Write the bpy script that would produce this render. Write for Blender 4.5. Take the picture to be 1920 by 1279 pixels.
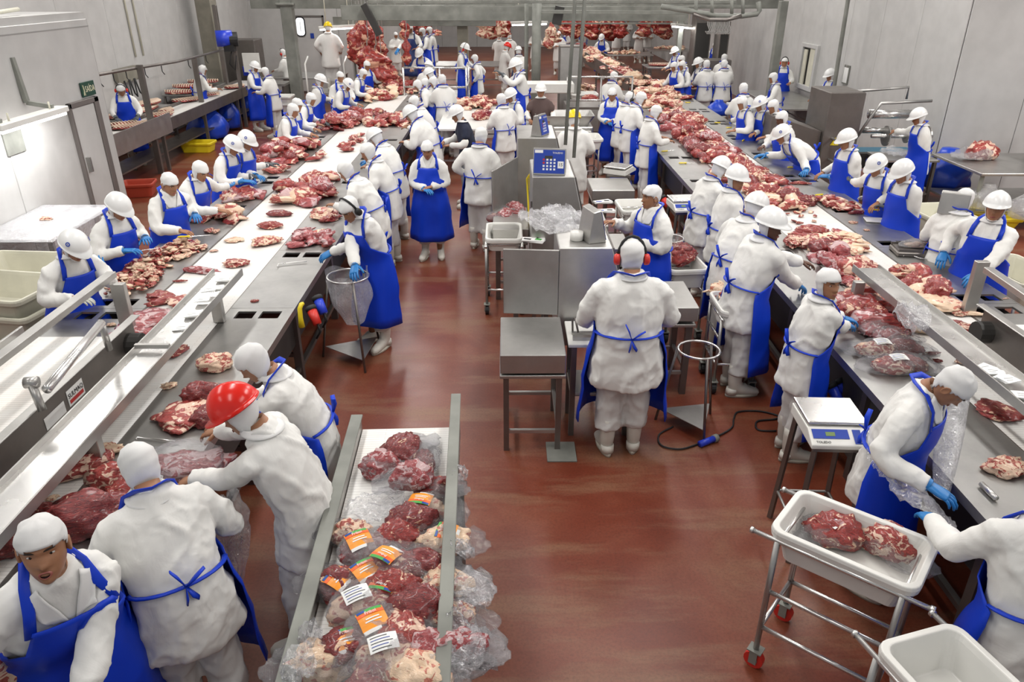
import bpy, bmesh, math, random
from mathutils import Vector, Matrix, Quaternion, noise
from math import sin, cos, pi, radians, sqrt, atan2

random.seed(7)
SC = bpy.context.scene
COL = SC.collection
for o in list(bpy.data.objects): bpy.data.objects.remove(o)

# ---------------------------------------------------------------- camera
F_PX, PITCH, YAW, CAM_H = 1390.0, radians(26.0), radians(0.52), 3.5
cam_data = bpy.data.cameras.new('camera'); cam = bpy.data.objects.new('camera', cam_data); COL.objects.link(cam)
cam_data.sensor_width = 36.0; cam_data.lens = 36.0 * F_PX / 1920.0
cam_data.clip_start = 0.05; cam_data.clip_end = 200
cam.location = (0, 0, CAM_H); cam.rotation_euler = (radians(90) - PITCH, 0, -YAW)
SC.camera = cam

# ---------------------------------------------------------------- world, exposure
world = bpy.data.worlds.new('world'); SC.world = world; world.use_nodes = True
world.node_tree.nodes['Background'].inputs[0].default_value = (0.9, 0.95, 1.0, 1)
world.node_tree.nodes['Background'].inputs[1].default_value = 0.4
SC.view_settings.view_transform = 'Standard'; SC.view_settings.look = 'None'
SC.view_settings.gamma = 1.0; SC.view_settings.use_curve_mapping = False
SC.view_settings.exposure = -0.12
SC.cycles.use_denoising = True
SC.cycles.max_bounces = 6; SC.cycles.diffuse_bounces = 2; SC.cycles.glossy_bounces = 3
SC.cycles.transparent_max_bounces = 12; SC.cycles.transmission_bounces = 3
SC.cycles.sample_clamp_indirect = 6.0
CEIL = 5.6
def area(loc, sx, sy, power, col=(1.0, 0.98, 0.95)):
    d = bpy.data.lights.new('overhead_light', 'AREA'); d.shape = 'RECTANGLE'; d.size = sx; d.size_y = sy
    d.energy = power; d.color = col
    o = bpy.data.objects.new('overhead_light', d); o.location = loc; COL.objects.link(o); return o
for ix, lx in enumerate((-6.0, -2.1, 1.6, 5.6)):
    for iy, ly in enumerate((0.6, 5.0, 9.4, 13.8, 18.6, 23.4)):
        area((lx, ly, CEIL - 0.35), 0.5, 2.6, 105 if iy > 0 else 52)
for ly in (5.0, 9.4): area((10.4, ly, CEIL-.35), .5, 2.6, 260)  # unseen lamps added at the right to brighten wall_right_front
for lx in (-3, 3, 9):
    for ly in (30, 38): area((lx, ly, CEIL - 0.6), 1.2, 4.0, 190)

# ---------------------------------------------------------------- pixel of the photo -> point on a level plane
_s, _c, _sy, _cy = sin(PITCH), cos(PITCH), sin(YAW), cos(YAW)
FWD = Vector((_sy*_c, _cy*_c, -_s)); RGT = Vector((_cy, -_sy, 0)); UPV = RGT.cross(FWD)
def at(px, py, z=0.9):
    d = FWD*F_PX + RGT*(px-960) - UPV*(py-639.5); t = (z-CAM_H)/d.z
    return Vector((0, 0, CAM_H)) + d*t
def pix(p):
    v = Vector(p)-Vector((0, 0, CAM_H)); d = v.dot(FWD); return 960+F_PX*v.dot(RGT)/d, 639.5-F_PX*v.dot(UPV)/d
def at_x(px, py, X):
    d = FWD*F_PX + RGT*(px-960) - UPV*(py-639.5); t = X/d.x
    return Vector((0, 0, CAM_H)) + d*t
def at_y(px, py, Y):
    d = FWD*F_PX + RGT*(px-960) - UPV*(py-639.5); t = Y/d.y
    return Vector((0, 0, CAM_H)) + d*t

# ---------------------------------------------------------------- materials
def mat(name):
    m = bpy.data.materials.new(name); m.use_nodes = True
    nt = m.node_tree; b = nt.nodes['Principled BSDF']; return m, nt, b
def nd(nt, t, **kw):
    n = nt.nodes.new(t)
    for k, v in kw.items():
        if k in n.inputs.keys(): n.inputs[k].default_value = v
        else: setattr(n, k, v)
    return n
def ramp(nt, src, stops):
    r = nt.nodes.new('ShaderNodeValToRGB'); e = r.color_ramp.elements
    while len(e) > 1: e.remove(e[-1])
    e[0].position = stops[0][0]; e[0].color = (*stops[0][1], 1)
    for p, c in stops[1:]:
        x = e.new(p); x.color = (*c, 1)
    nt.links.new(src, r.inputs[0]); return r.outputs[0]
def bump(nt, b, src, strength, dist=0.01):
    n = nt.nodes.new('ShaderNodeBump'); n.inputs['Strength'].default_value = strength; n.inputs['Distance'].default_value = dist
    nt.links.new(src, n.inputs['Height']); nt.links.new(n.outputs[0], b.inputs['Normal']); return n
def coords(nt, scale=(1,1,1), obj=True, rand=False):
    tc = nt.nodes.new('ShaderNodeTexCoord'); mp = nt.nodes.new('ShaderNodeMapping'); mp.inputs['Scale'].default_value = scale
    nt.links.new(tc.outputs['Object' if obj else 'Generated'], mp.inputs[0])
    if rand:
        oi = nt.nodes.new('ShaderNodeObjectInfo'); mu = nt.nodes.new('ShaderNodeMath'); mu.operation = 'MULTIPLY'; mu.inputs[1].default_value = 57.0
        nt.links.new(oi.outputs['Random'], mu.inputs[0]); nt.links.new(mu.outputs[0], mp.inputs['Location'])
    return mp.outputs[0]
def simple(name, col, rough=0.5, metal=0.0, bumps=0, bscale=40, var=0.0, spec=0.5, coat=0.0):
    m, nt, b = mat(name); b.inputs['Base Color'].default_value = (*col, 1); b.inputs['Roughness'].default_value = rough
    b.inputs['Metallic'].default_value = metal; b.inputs['Specular IOR Level'].default_value = spec; b.inputs['Coat Weight'].default_value = coat
    if bumps or var:
        v = coords(nt); n = nd(nt, 'ShaderNodeTexNoise', Scale=bscale, Detail=4.0); nt.links.new(v, n.inputs['Vector'])
        if bumps: bump(nt, b, n.outputs[0], bumps)
        if var:
            n2 = nd(nt, 'ShaderNodeTexNoise', Scale=3.0, Detail=6.0); nt.links.new(v, n2.inputs['Vector'])
            lo = tuple(c*(1-var) for c in col); hi = tuple(min(1, c*(1+var)) for c in col)
            nt.links.new(ramp(nt, n2.outputs[0], [(0.35, lo), (0.65, hi)]), b.inputs['Base Color'])
    return m
M = {}
def mk_steel(name, col, rough, sc=(1, 1, 1)):
    m, nt, b = mat(name); b.inputs['Metallic'].default_value = 0.88
    v = coords(nt, sc)
    n = nd(nt, 'ShaderNodeTexNoise', Scale=2.2, Detail=8.0, Roughness=0.65); nt.links.new(v, n.inputs['Vector'])
    nt.links.new(ramp(nt, n.outputs[0], [(0.3, tuple(c*.82 for c in col)), (0.55, col), (0.8, tuple(min(1, c*1.12) for c in col))]), b.inputs['Base Color'])
    n2 = nd(nt, 'ShaderNodeTexNoise', Scale=5.0, Detail=6.0); nt.links.new(v, n2.inputs['Vector'])
    mr = nd(nt, 'ShaderNodeMapRange'); mr.inputs['To Min'].default_value = rough-.08; mr.inputs['To Max'].default_value = rough+.16
    nt.links.new(n2.outputs[0], mr.inputs[0]); nt.links.new(mr.outputs[0], b.inputs['Roughness'])
    n3 = nd(nt, 'ShaderNodeTexNoise', Scale=90.0, Detail=2.0); nt.links.new(v, n3.inputs['Vector']); bump(nt, b, n3.outputs[0], 0.06, 0.002)
    return m
M['steel'] = mk_steel('brushed_steel', (0.47, 0.46, 0.44), 0.36)
M['steel_table'] = mk_steel('worn_table_steel', (0.40, 0.395, 0.38), 0.34)
M['steel_dark'] = mk_steel('dark_frame_steel', (0.22, 0.20, 0.185), 0.42)
M['steel_bright'] = mk_steel('bright_steel', (0.72, 0.71, 0.69), 0.24)
M['galv'] = simple('grey_painted_beam', (0.22, 0.225, 0.20), 0.6, 0.2, var=.2)
M['concrete'] = simple('concrete', (0.22, 0.205, 0.165), 0.85, var=.15, bumps=.2)
M['black'] = simple('black_rubber', (0.012, 0.012, 0.013), 0.6)
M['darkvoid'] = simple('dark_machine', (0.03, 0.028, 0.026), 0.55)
M['plastic'] = simple('white_plastic', (0.74, 0.73, 0.69), 0.35, var=.05)
M['plastic_old'] = simple('cream_plastic', (0.60, 0.58, 0.47), 0.5, var=.1)
M['hat'] = simple('white_hard_hat', (0.78, 0.78, 0.765), 0.30)
M['hat_red'] = simple('red_hard_hat', (0.72, 0.02, 0.012), 0.22)
M['hat_yellow'] = simple('yellow_hard_hat', (0.85, 0.62, 0.01), 0.3)
M['yellow'] = simple('yellow_plastic', (0.80, 0.62, 0.02), 0.4)
M['red'] = simple('red_plastic', (0.60, 0.03, 0.02), 0.4)
M['redbin'] = simple('red_bin_plastic', (0.45, 0.06, 0.03), 0.5)
M['bluebag'] = simple('blue_polythene', (0.012, 0.06, 0.52), 0.3, bumps=.5, bscale=12)
M['blueplug'] = simple('blue_plug_plastic', (0.02, 0.05, 0.55), 0.35)
M['apron'] = simple('blue_pvc_apron', (0.005, 0.042, 0.52), 0.42, bumps=.3, bscale=9, spec=.3)
M['apron_dark'] = simple('navy_pvc_apron', (0.02, 0.04, 0.15), 0.4, bumps=.3, bscale=9)
M['glove'] = simple('blue_rubber_glove', (0.02, 0.19, 0.50), 0.4)
M['glove_grey'] = simple('grey_mesh_glove', (0.10, 0.11, 0.12), 0.5, 0.4, bumps=.5, bscale=200)
M['glove_white'] = simple('white_knit_glove', (0.55, 0.56, 0.50), 0.8)
M['glove_yellow'] = simple('yellow_rubber_glove', (0.75, 0.45, 0.03), 0.5)
M['navy'] = simple('navy_cotton', (0.018, 0.022, 0.045), 0.9)
M['brown'] = simple('brown_cotton', (0.10, 0.065, 0.06), 0.9)
M['greycloth'] = simple('grey_cotton', (0.20, 0.21, 0.23), 0.9, bumps=.3, bscale=30)
M['boot'] = simple('white_rubber_boot', (0.66, 0.63, 0.56), 0.38, var=.08)
M['sole'] = simple('cream_boot_sole', (0.50, 0.46, 0.38), 0.6)
M['paper'] = simple('white_label_paper', (0.82, 0.82, 0.80), 0.5)
M['ink'] = simple('black_print', (0.015, 0.015, 0.015), 0.6)
M['ink_blue'] = simple('blue_print', (0.015, 0.05, 0.35), 0.4)
M['ink_red'] = simple('red_print', (0.5, 0.02, 0.02), 0.5)
M['ink_green'] = simple('green_print', (0.05, 0.35, 0.05), 0.5)
M['orange'] = simple('orange_print', (0.90, 0.30, 0.02), 0.4, var=.2)
M['orange_red'] = simple('orange_red_print', (0.85, 0.12, 0.01), 0.4)
M['sign_green'] = simple('dark_green_sign', (0.005, 0.05, 0.03), 0.5)
M['eye'] = simple('eye_white', (0.70, 0.68, 0.64), 0.3)
M['iris'] = simple('dark_iris', (0.02, 0.012, 0.008), 0.2)
M['lips'] = simple('lips', (0.30, 0.09, 0.07), 0.5)
M['mouth'] = simple('open_mouth', (0.03, 0.008, 0.008), 0.6)
M['doorframe'] = simple('grey_door_frame', (0.17, 0.15, 0.14), 0.5, 0.3)
M['lcd'] = simple('green_lcd', (0.20, 0.28, 0.12), 0.2)
M['teal'] = simple('teal_painted_machine', (0.01, 0.13, 0.22), 0.4)
M['bone'] = simple('bone', (0.72, 0.55, 0.42), 0.5)
def mk_skin(name, col):
    m, nt, b = mat(name); b.inputs['Roughness'].default_value = 0.5
    v = coords(nt); n = nd(nt, 'ShaderNodeTexNoise', Scale=14.0, Detail=4.0); nt.links.new(v, n.inputs['Vector'])
    nt.links.new(ramp(nt, n.outputs[0], [(0.3, tuple(c*.85 for c in col)), (0.7, tuple(c*1.1 for c in col))]), b.inputs['Base Color'])
    b.inputs['Subsurface Weight'].default_value = 0.05; b.inputs['Subsurface Radius'].default_value = (0.02, 0.01, 0.005)
    return m
M['skin'] = mk_skin('tan_skin', (0.36, 0.17, 0.09)); M['skin_dark'] = mk_skin('dark_skin', (0.115, 0.048, 0.026)); M['skin_light'] = mk_skin('light_skin', (0.52, 0.29, 0.19))
M['brow'] = simple('dark_eyebrow', (0.02, 0.012, 0.008), 0.9)
def mk_cloth(name, col, sc=1.0, bs=.45):
    m, nt, b = mat(name); b.inputs['Roughness'].default_value = 0.88; b.inputs['Specular IOR Level'].default_value = 0.15
    v = coords(nt, (1, 1, .7), rand=True)
    n = nd(nt, 'ShaderNodeTexNoise', Scale=7.0*sc, Detail=5.0, Roughness=.45, Distortion=.9); nt.links.new(v, n.inputs['Vector'])
    n2 = nd(nt, 'ShaderNodeTexNoise', Scale=2.5, Detail=5.0); nt.links.new(v, n2.inputs['Vector'])
    nt.links.new(ramp(nt, n2.outputs[0], [(0.3, tuple(c*.90 for c in col)), (0.6, col)]), b.inputs['Base Color'])
    bump(nt, b, n.outputs[0], bs, 0.02); return m
M['cloth'] = mk_cloth('white_cotton_coat', (0.80, 0.79, 0.755)); M['trousers'] = mk_cloth('white_cotton_trousers', (0.66, 0.645, 0.62), .8)
M['hood'] = mk_cloth('white_knit_hood', (0.76, 0.755, 0.74), 1.6, .18)
# modular belt: white plastic with fine cross lines
def mk_belt():
    m, nt, b = mat('white_modular_belt'); b.inputs['Roughness'].default_value = 0.42
    v = coords(nt); w = nd(nt, 'ShaderNodeTexWave', Scale=6.4, Distortion=0.0); w.bands_direction = 'Y'; w.wave_profile = 'SAW'
    nt.links.new(v, w.inputs['Vector'])
    br = nd(nt, 'ShaderNodeTexBrick', Scale=1.0); br.inputs['Brick Width'].default_value = 0.31; br.inputs['Row Height'].default_value = 0.0254
    br.inputs['Mortar Size'].default_value = 0.0016; br.inputs['Color1'].default_value = (0.80, 0.79, 0.76, 1); br.inputs['Color2'].default_value = (0.77, 0.765, 0.735, 1)
    br.inputs['Mortar'].default_value = (0.56, 0.55, 0.52, 1); nt.links.new(v, br.inputs['Vector'])
    n = nd(nt, 'ShaderNodeTexNoise', Scale=2.0, Detail=7.0, Roughness=.7); nt.links.new(v, n.inputs['Vector'])
    mx = nd(nt, 'ShaderNodeMix', data_type='RGBA', blend_type='MULTIPLY'); mx.inputs[0].default_value = 1.0
    nt.links.new(br.outputs[0], mx.inputs[6]); nt.links.new(ramp(nt, n.outputs[0], [(0.42, (1, 1, 1)), (0.62, (0.97, .93, .90)), (0.8, (.92, .80, .76))]), mx.inputs[7])
    nt.links.new(mx.outputs[2], b.inputs['Base Color']); bump(nt, b, br.outputs['Fac'], -0.4, 0.004)
    return m
M['belt'] = mk_belt()
def mk_floor():
    m, nt, b = mat('red_brown_epoxy_floor')
    v = coords(nt)
    n1 = nd(nt, 'ShaderNodeTexNoise', Scale=0.9, Detail=9.0, Roughness=.62, Distortion=.4); nt.links.new(v, n1.inputs['Vector'])
    c1 = ramp(nt, n1.outputs[0], [(0.25, (0.115, 0.020, 0.008)), (0.46, (0.165, 0.034, 0.015)), (0.56, (0.195, 0.052, 0.026)), (0.72, (0.23, 0.095, 0.05))])
    v2 = coords(nt, (1.0, 5.0, 1)); n2 = nd(nt, 'ShaderNodeTexNoise', Scale=0.55, Detail=8.0, Roughness=.66); nt.links.new(v2, n2.inputs['Vector'])
    mx = nd(nt, 'ShaderNodeMix', data_type='RGBA'); nt.links.new(ramp(nt, n2.outputs[0], [(0.50, (0, 0, 0)), (0.60, (.55, .55, .55)), (0.74, (.95, .95, .95))]), mx.inputs[0])
    nt.links.new(c1, mx.inputs[6]); mx.inputs[7].default_value = (0.235, 0.115, 0.062, 1)
    n3 = nd(nt, 'ShaderNodeTexNoise', Scale=55.0, Detail=5.0, Roughness=.8); nt.links.new(v, n3.inputs['Vector'])
    mx2 = nd(nt, 'ShaderNodeMix', data_type='RGBA', blend_type='MULTIPLY'); mx2.inputs[0].default_value = .8
    nt.links.new(mx.outputs[2], mx2.inputs[6]); nt.links.new(ramp(nt, n3.outputs[0], [(0.3, (.55, .52, .50)), (0.55, (1, 1, 1)), (0.72, (1.0, 1.0, 1.0))]), mx2.inputs[7])
    nt.links.new(mx2.outputs[2], b.inputs['Base Color'])
    mr = nd(nt, 'ShaderNodeMapRange'); mr.inputs['To Min'].default_value = .22; mr.inputs['To Max'].default_value = .52
    nt.links.new(n2.outputs[0], mr.inputs[0]); nt.links.new(mr.outputs[0], b.inputs['Roughness'])
    bump(nt, b, n1.outputs[0], 0.25, 0.01); return m
M['floor'] = mk_floor()
M['panel'] = simple('white_cold_room_panel', (0.50, 0.492, 0.478), 0.5, var=.05)
M['wall_back'] = simple('grey_joint', (0.30, 0.29, 0.28), 0.7)
M['ceil'] = simple('pale_ceiling', (0.55, 0.55, 0.54), 0.7)
def mk_meat(name, lean, dark, fat, thr, rough=.30, sc=1.0):
    m, nt, b = mat(name); v = coords(nt, (1, 1, 1.6), rand=True); vf = coords(nt, (2.2, 9, 9), rand=True)
    n = nd(nt, 'ShaderNodeTexNoise', Scale=4.6*sc, Detail=4.0, Roughness=.55, Distortion=1.1); nt.links.new(v, n.inputs['Vector'])
    w = nd(nt, 'ShaderNodeTexNoise', Scale=5.0*sc, Detail=5.0, Roughness=.6, Distortion=.8); nt.links.new(vf, w.inputs['Vector'])
    c = ramp(nt, w.outputs[0], [(0.34, dark), (0.54, lean), (0.66, tuple(a*1.25 for a in lean)), (0.72, tuple(a*.5+f*.5 for a, f in zip(lean, fat)))])
    mx = nd(nt, 'ShaderNodeMix', data_type='RGBA'); nt.links.new(ramp(nt, n.outputs[0], [(thr-.012, (0, 0, 0)), (thr+.012, (1, 1, 1))]), mx.inputs[0])
    nt.links.new(c, mx.inputs[6]); nt.links.new(ramp(nt, w.outputs[0], [(.3, tuple(f*.85 for f in fat)), (.6, fat)]), mx.inputs[7]); nt.links.new(mx.outputs[2], b.inputs['Base Color'])
    b.inputs['Roughness'].default_value = rough; b.inputs['Coat Weight'].default_value = 0.35; b.inputs['Coat Roughness'].default_value = .15
    bump(nt, b, w.outputs[0], 0.7, 0.012); return m
RED = (0.33, 0.032, 0.026); DRK = (0.115, 0.008, 0.009); FAT = (0.88, 0.60, 0.42)
MEATS = [mk_meat('lean_red_meat', RED, DRK, FAT, .60), mk_meat('dark_red_meat', (0.22, .022, .022), (0.075, .006, .008), FAT, .64, .24),
         mk_meat('marbled_meat', (0.38, .05, .04), (.16, .015, .014), (.88, .62, .47), .535), mk_meat('fatty_meat', (0.46, .09, .065), (.22, .03, .024), (.90, .64, .46), .475, .36),
         mk_meat('pale_fat', (0.60, .20, .13), (.36, .07, .05), (.90, .66, .46), .42, .4), mk_meat('silver_skin_meat', (0.36, .065, .07), (.17, .02, .024), (.62, .42, .42), .53, .2)]
M['hang'] = mk_meat('hanging_carcass_meat', (.40, .045, .035), (.12, .008, .008), (.85, .45, .30), .55, .3, .6)
def mk_film(name, tint, op, rough=.12, bs=26):
    m, nt, b = mat(name); nt.nodes.remove(b); out = nt.nodes['Material Output']
    tr = nd(nt, 'ShaderNodeBsdfTransparent'); tr.inputs[0].default_value = (.97, .97, .98, 1)
    gl = nd(nt, 'ShaderNodeBsdfGlossy'); gl.inputs['Roughness'].default_value = rough; gl.inputs[0].default_value = (1, 1, 1, 1)
    df = nd(nt, 'ShaderNodeBsdfDiffuse'); df.inputs[0].default_value = (*tint, 1)
    v = coords(nt); n = nd(nt, 'ShaderNodeTexNoise', Scale=bs, Detail=4.0, Distortion=2.5); nt.links.new(v, n.inputs['Vector'])
    bp = nd(nt, 'ShaderNodeBump'); bp.inputs['Strength'].default_value = 1.0; bp.inputs['Distance'].default_value = .03; nt.links.new(n.outputs[0], bp.inputs['Height'])
    nt.links.new(bp.outputs[0], gl.inputs['Normal']); nt.links.new(bp.outputs[0], df.inputs['Normal'])
    s1 = nd(nt, 'ShaderNodeMixShader'); s1.inputs[0].default_value = .42; nt.links.new(df.outputs[0], s1.inputs[1]); nt.links.new(gl.outputs[0], s1.inputs[2])
    lw = nd(nt, 'ShaderNodeLayerWeight'); lw.inputs[0].default_value = .35; nt.links.new(bp.outputs[0], lw.inputs['Normal'])
    mr = nd(nt, 'ShaderNodeMapRange'); mr.inputs['To Min'].default_value = op; mr.inputs['To Max'].default_value = min(.95, op+.42)
    nt.links.new(lw.outputs['Facing'], mr.inputs[0]); s2 = nd(nt, 'ShaderNodeMixShader'); nt.links.new(mr.outputs[0], s2.inputs[0])
    nt.links.new(tr.outputs[0], s2.inputs[1]); nt.links.new(s1.outputs[0], s2.inputs[2]); nt.links.new(s2.outputs[0], out.inputs[0]); return m
M['film'] = mk_film('clear_plastic_film', (.85, .85, .87), .07)
M['film_thin'] = mk_film('thin_plastic_film', (.85, .85, .87), .02, .08, 9)
M['film_milky'] = mk_film('milky_plastic_film', (.80, .80, .82), .24)
def mk_emit(name, col, st):
    m, nt, b = mat(name); b.inputs['Base Color'].default_value = (*col, 1); b.inputs['Emission Color'].default_value = (*col, 1); b.inputs['Emission Strength'].default_value = st; return m
M['tube'] = mk_emit('fluorescent_tube', (1, .98, .94), 9.0); M['glow'] = mk_emit('lit_window', (.95, .97, 1), .8); M['led'] = mk_emit('green_led', (.05, 1, .3), 2.0)

# ---------------------------------------------------------------- mesh building
class MB:
    def __init__(s): s.v = []; s.f = []; s.m = []; s.mats = []
    def mi(s, m):
        if m not in s.mats: s.mats.append(m)
        return s.mats.index(m)
    def add(s, vs, fs, m):
        k = len(s.v); i = s.mi(m); s.v += [tuple(p) for p in vs]; s.f += [tuple(a+k for a in f) for f in fs]; s.m += [i]*len(fs)
    def box(s, x0, x1, y0, y1, z0, z1, m, rz=0, c=None):
        vs = [Vector((x, y, z)) for z in (z0, z1) for y in (y0, y1) for x in (x0, x1)]
        if rz:
            c = c or ((x0+x1)/2, (y0+y1)/2); R = Matrix.Rotation(rz, 3, 'Z'); cc = Vector((c[0], c[1], 0)); vs = [R @ (v-cc)+cc for v in vs]
        s.add(vs, [(0, 2, 3, 1), (4, 5, 7, 6), (0, 1, 5, 4), (2, 6, 7, 3), (0, 4, 6, 2), (1, 3, 7, 5)], m); return s
    def rings(s, rs, m, cap=True, closed=False):
        n = len(rs[0]); vs = [p for r in rs for p in r]; fs = []
        K = len(rs); R = range(K if closed else K-1)
        for i in R:
            a = i*n; b = ((i+1) % K)*n
            for j in range(n): fs.append((a+j, a+(j+1) % n, b+(j+1) % n, b+j))
        if cap and not closed: fs.append(tuple(range(n-1, -1, -1))); fs.append(tuple((K-1)*n+j for j in range(n)))
        s.add(vs, fs, m); return s
    def tube(s, path, r, m, n=8, cap=True, flat=1.0, up=None, closed=False):
        P = [Vector(p) for p in path]; K = len(P); rr = r if isinstance(r, (list, tuple)) else [r]*K; rs = []; prev = None
        for i, p in enumerate(P):
            if closed: t = P[(i+1) % K]-P[i-1]
            else: t = P[min(i+1, K-1)]-P[max(i-1, 0)]
            t = t.normalized() if t.length > 1e-9 else Vector((0, 0, 1))
            if prev is None:
                u = Vector(up) if up else (Vector((0, 0, 1)) if abs(t.z) < .9 else Vector((1, 0, 0)))
            else: u = prev
            a = (u - t*u.dot(t));  a = a.normalized() if a.length > 1e-6 else t.orthogonal().normalized(); b = t.cross(a); prev = a
            rs.append([p + a*(cos(2*pi*j/n)*rr[i]*flat) + b*(sin(2*pi*j/n)*rr[i]) for j in range(n)])
        return s.rings(rs, m, cap, closed)
    def cyl(s, a, b, r, m, n=12, r2=None): return s.tube([a, b], [r, r if r2 is None else r2], m, n)
    def bar(s, a, b, w, h, m, up=(0, 0, 1)):
        a = Vector(a); b = Vector(b); t = (b-a).normalized(); u = Vector(up); u = u-t*u.dot(t)
        u = u.normalized() if u.length > 1e-5 else t.orthogonal().normalized(); q = t.cross(u)
        rs = [[p+q*(sx*w/2)+u*(sz*h/2) for sx, sz in ((-1, -1), (1, -1), (1, 1), (-1, 1))] for p in (a, b)]
        return s.rings(rs, m)
    def build(s, name, parent=None, smooth=False, kind=None, label=None):
        me = bpy.data.meshes.new(name); me.from_pydata(s.v, [], s.f)
        for m in s.mats: me.materials.append(m)
        if len(s.mats) > 1: me.polygons.foreach_set('material_index', s.m)
        if smooth: me.polygons.foreach_set('use_smooth', [True]*len(me.polygons))
        me.update(); o = bpy.data.objects.new(name, me); COL.objects.link(o)
        if parent: o.parent = parent
        if kind: o['kind'] = kind
        if label: o['label'] = label
        return o
def recalc(o):
    bm = bmesh.new(); bm.from_mesh(o.data); bmesh.ops.recalc_face_normals(bm, faces=bm.faces); bm.to_mesh(o.data); bm.free(); return o
def bev(o, w=.004, seg=1):
    b = o.modifiers.new('bevel', 'BEVEL'); b.width = w; b.segments = seg; b.limit_method = 'ANGLE'; b.angle_limit = radians(40); return o
def thing(name, label, cat, loc=(0, 0, 0), rz=0, group=None):
    o = bpy.data.objects.new(name, None); COL.objects.link(o); o.location = loc; o.rotation_euler = (0, 0, rz); o.empty_display_size = .1
    o['label'] = label; o['category'] = cat
    if group: o['group'] = group
    return o
def tag(o, label, cat, group=None, kind=None):
    o['label'] = label; o['category'] = cat
    if group: o['group'] = group
    if kind: o['kind'] = kind
    return o
def copy_tree(o, parent=None):
    c = o.copy(); COL.objects.link(c)
    if parent: c.parent = parent
    for ch in o.children: copy_tree(ch, c)
    return c
FONT_CACHE = {}
def text(body, name, size, m, mtx, parent, depth=.0006, align='CENTER'):
    key = (body, size, depth, m.name)
    if key not in FONT_CACHE:
        c = bpy.data.curves.new('t', 'FONT'); c.body = body; c.size = size; c.extrude = depth; c.align_x = align; c.align_y = 'CENTER'; c.resolution_u = 2
        t = bpy.data.objects.new('t', c); COL.objects.link(t); dg = bpy.context.evaluated_depsgraph_get()
        me = bpy.data.meshes.new_from_object(t.evaluated_get(dg)); bpy.data.objects.remove(t); me.materials.clear(); me.materials.append(m); FONT_CACHE[key] = me
    o = bpy.data.objects.new(name, FONT_CACHE[key]); COL.objects.link(o)
    if parent: o.parent = parent
    o.matrix_local = mtx; return o
def frame(origin, xax, yax):
    x = Vector(xax).normalized(); y = Vector(yax); y = (y-x*y.dot(x)).normalized(); z = x.cross(y)
    return Matrix(((x.x, y.x, z.x, origin[0]), (x.y, y.y, z.y, origin[1]), (x.z, y.z, z.z, origin[2]), (0, 0, 0, 1)))
def smoothstep(x, a, b):
    t = max(0, min(1, (x-a)/(b-a))); return t*t*(3-2*t)
# ================================================================ THE ROOM
def panels_x(name, x, y0, y1, z0, z1, face, step=1.15, skip=()):
    """a wall in the plane x = const made of insulated panels; face = +1 looks to +x"""
    mb = MB(); mb.box(min(x, x-.12*face), max(x, x-.12*face), y0, y1, z0, z1, M['wall_back']); w = mb.build(name, kind='structure')
    y = y0; shared = {}
    while y < y1-.05:
        e = min(y+step, y1); me_key = round(e-y, 3)
        if me_key not in shared:
            p = MB(); p.box(-.012, .022, 0, e-y-.010, 0, z1-z0, M['panel']); o = p.build('panel', w); shared[me_key] = o.data; bev(o, .006)
        else:
            o = bpy.data.objects.new('panel', shared[me_key]); COL.objects.link(o); o.parent = w; bev(o, .006)
        o.location = (x+(0 if face > 0 else 0), y+.005, z0); o.scale = (face, 1, 1); y = e
    return w
def panels_y(name, y, x0, x1, z0, z1, step=1.15):
    mb = MB(); mb.box(x0, x1, y, y+.12, z0, z1, M['wall_back']); w = mb.build(name, kind='structure'); x = x0; shared = {}
    while x < x1-.05:
        e = min(x+step, x1); k = round(e-x, 3)
        if k not in shared:
            p = MB(); p.box(0, e-x-.010, -.022, .012, 0, z1-z0, M['panel']); o = p.build('panel', w); shared[k] = o.data
        else: o = bpy.data.objects.new('panel', shared[k]); COL.objects.link(o); o.parent = w
        bev(o, .006); o.location = (x+.005, y, z0); x = e
    return w
fl = MB(); fl.box(-13, 15, -3, 48, -.2, 0, M['floor']); fl = fl.build('floor', kind='structure')
cl = MB(); cl.box(-13, 15, -3, 48, CEIL, CEIL+.15, M['ceil']); cl.build('ceiling', kind='structure')
WL, WR = -8.5, 7.75
panels_x('wall_left', WL, 11.6, 27.0, 0, CEIL, 1, 1.9)
panels_y('wall_back_left', 27.0, WL, -5.2, 0, CEIL, 1.46)
panels_x('wall_left_hall', -5.2, 27.12, 46, 0, CEIL, 1, 2.0)
panels_y('wall_back', 46, -9.6, 14, 0, CEIL, 2.0)
panels_x('wall_right', WR, 13.4, 46, 0, CEIL, -1, 1.5)
panels_y('wall_right_front', 13.4, WR, 14, 0, CEIL, 1.3)
# cold room box on the left
CX, CY = -5.95, 11.5
w = panels_x('wall_cold_room', CX, 1.5, CY, 0, 3.0, 1, 2.5)
t_ = MB(); t_.box(-12, CX, 1.5, CY, 3.0, 3.09, M['panel']); t_.build('trim_1', kind='structure')
panels_y('wall_cold_room_end', CY-.08, WL-.5, CX, 0, 3.0, 1.1)
t_ = MB(); t_.box(CX, CX+.028, 1.5, CY, 2.90, 2.915, M['wall_back']); t_.build('trim_2', kind='structure')
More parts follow.
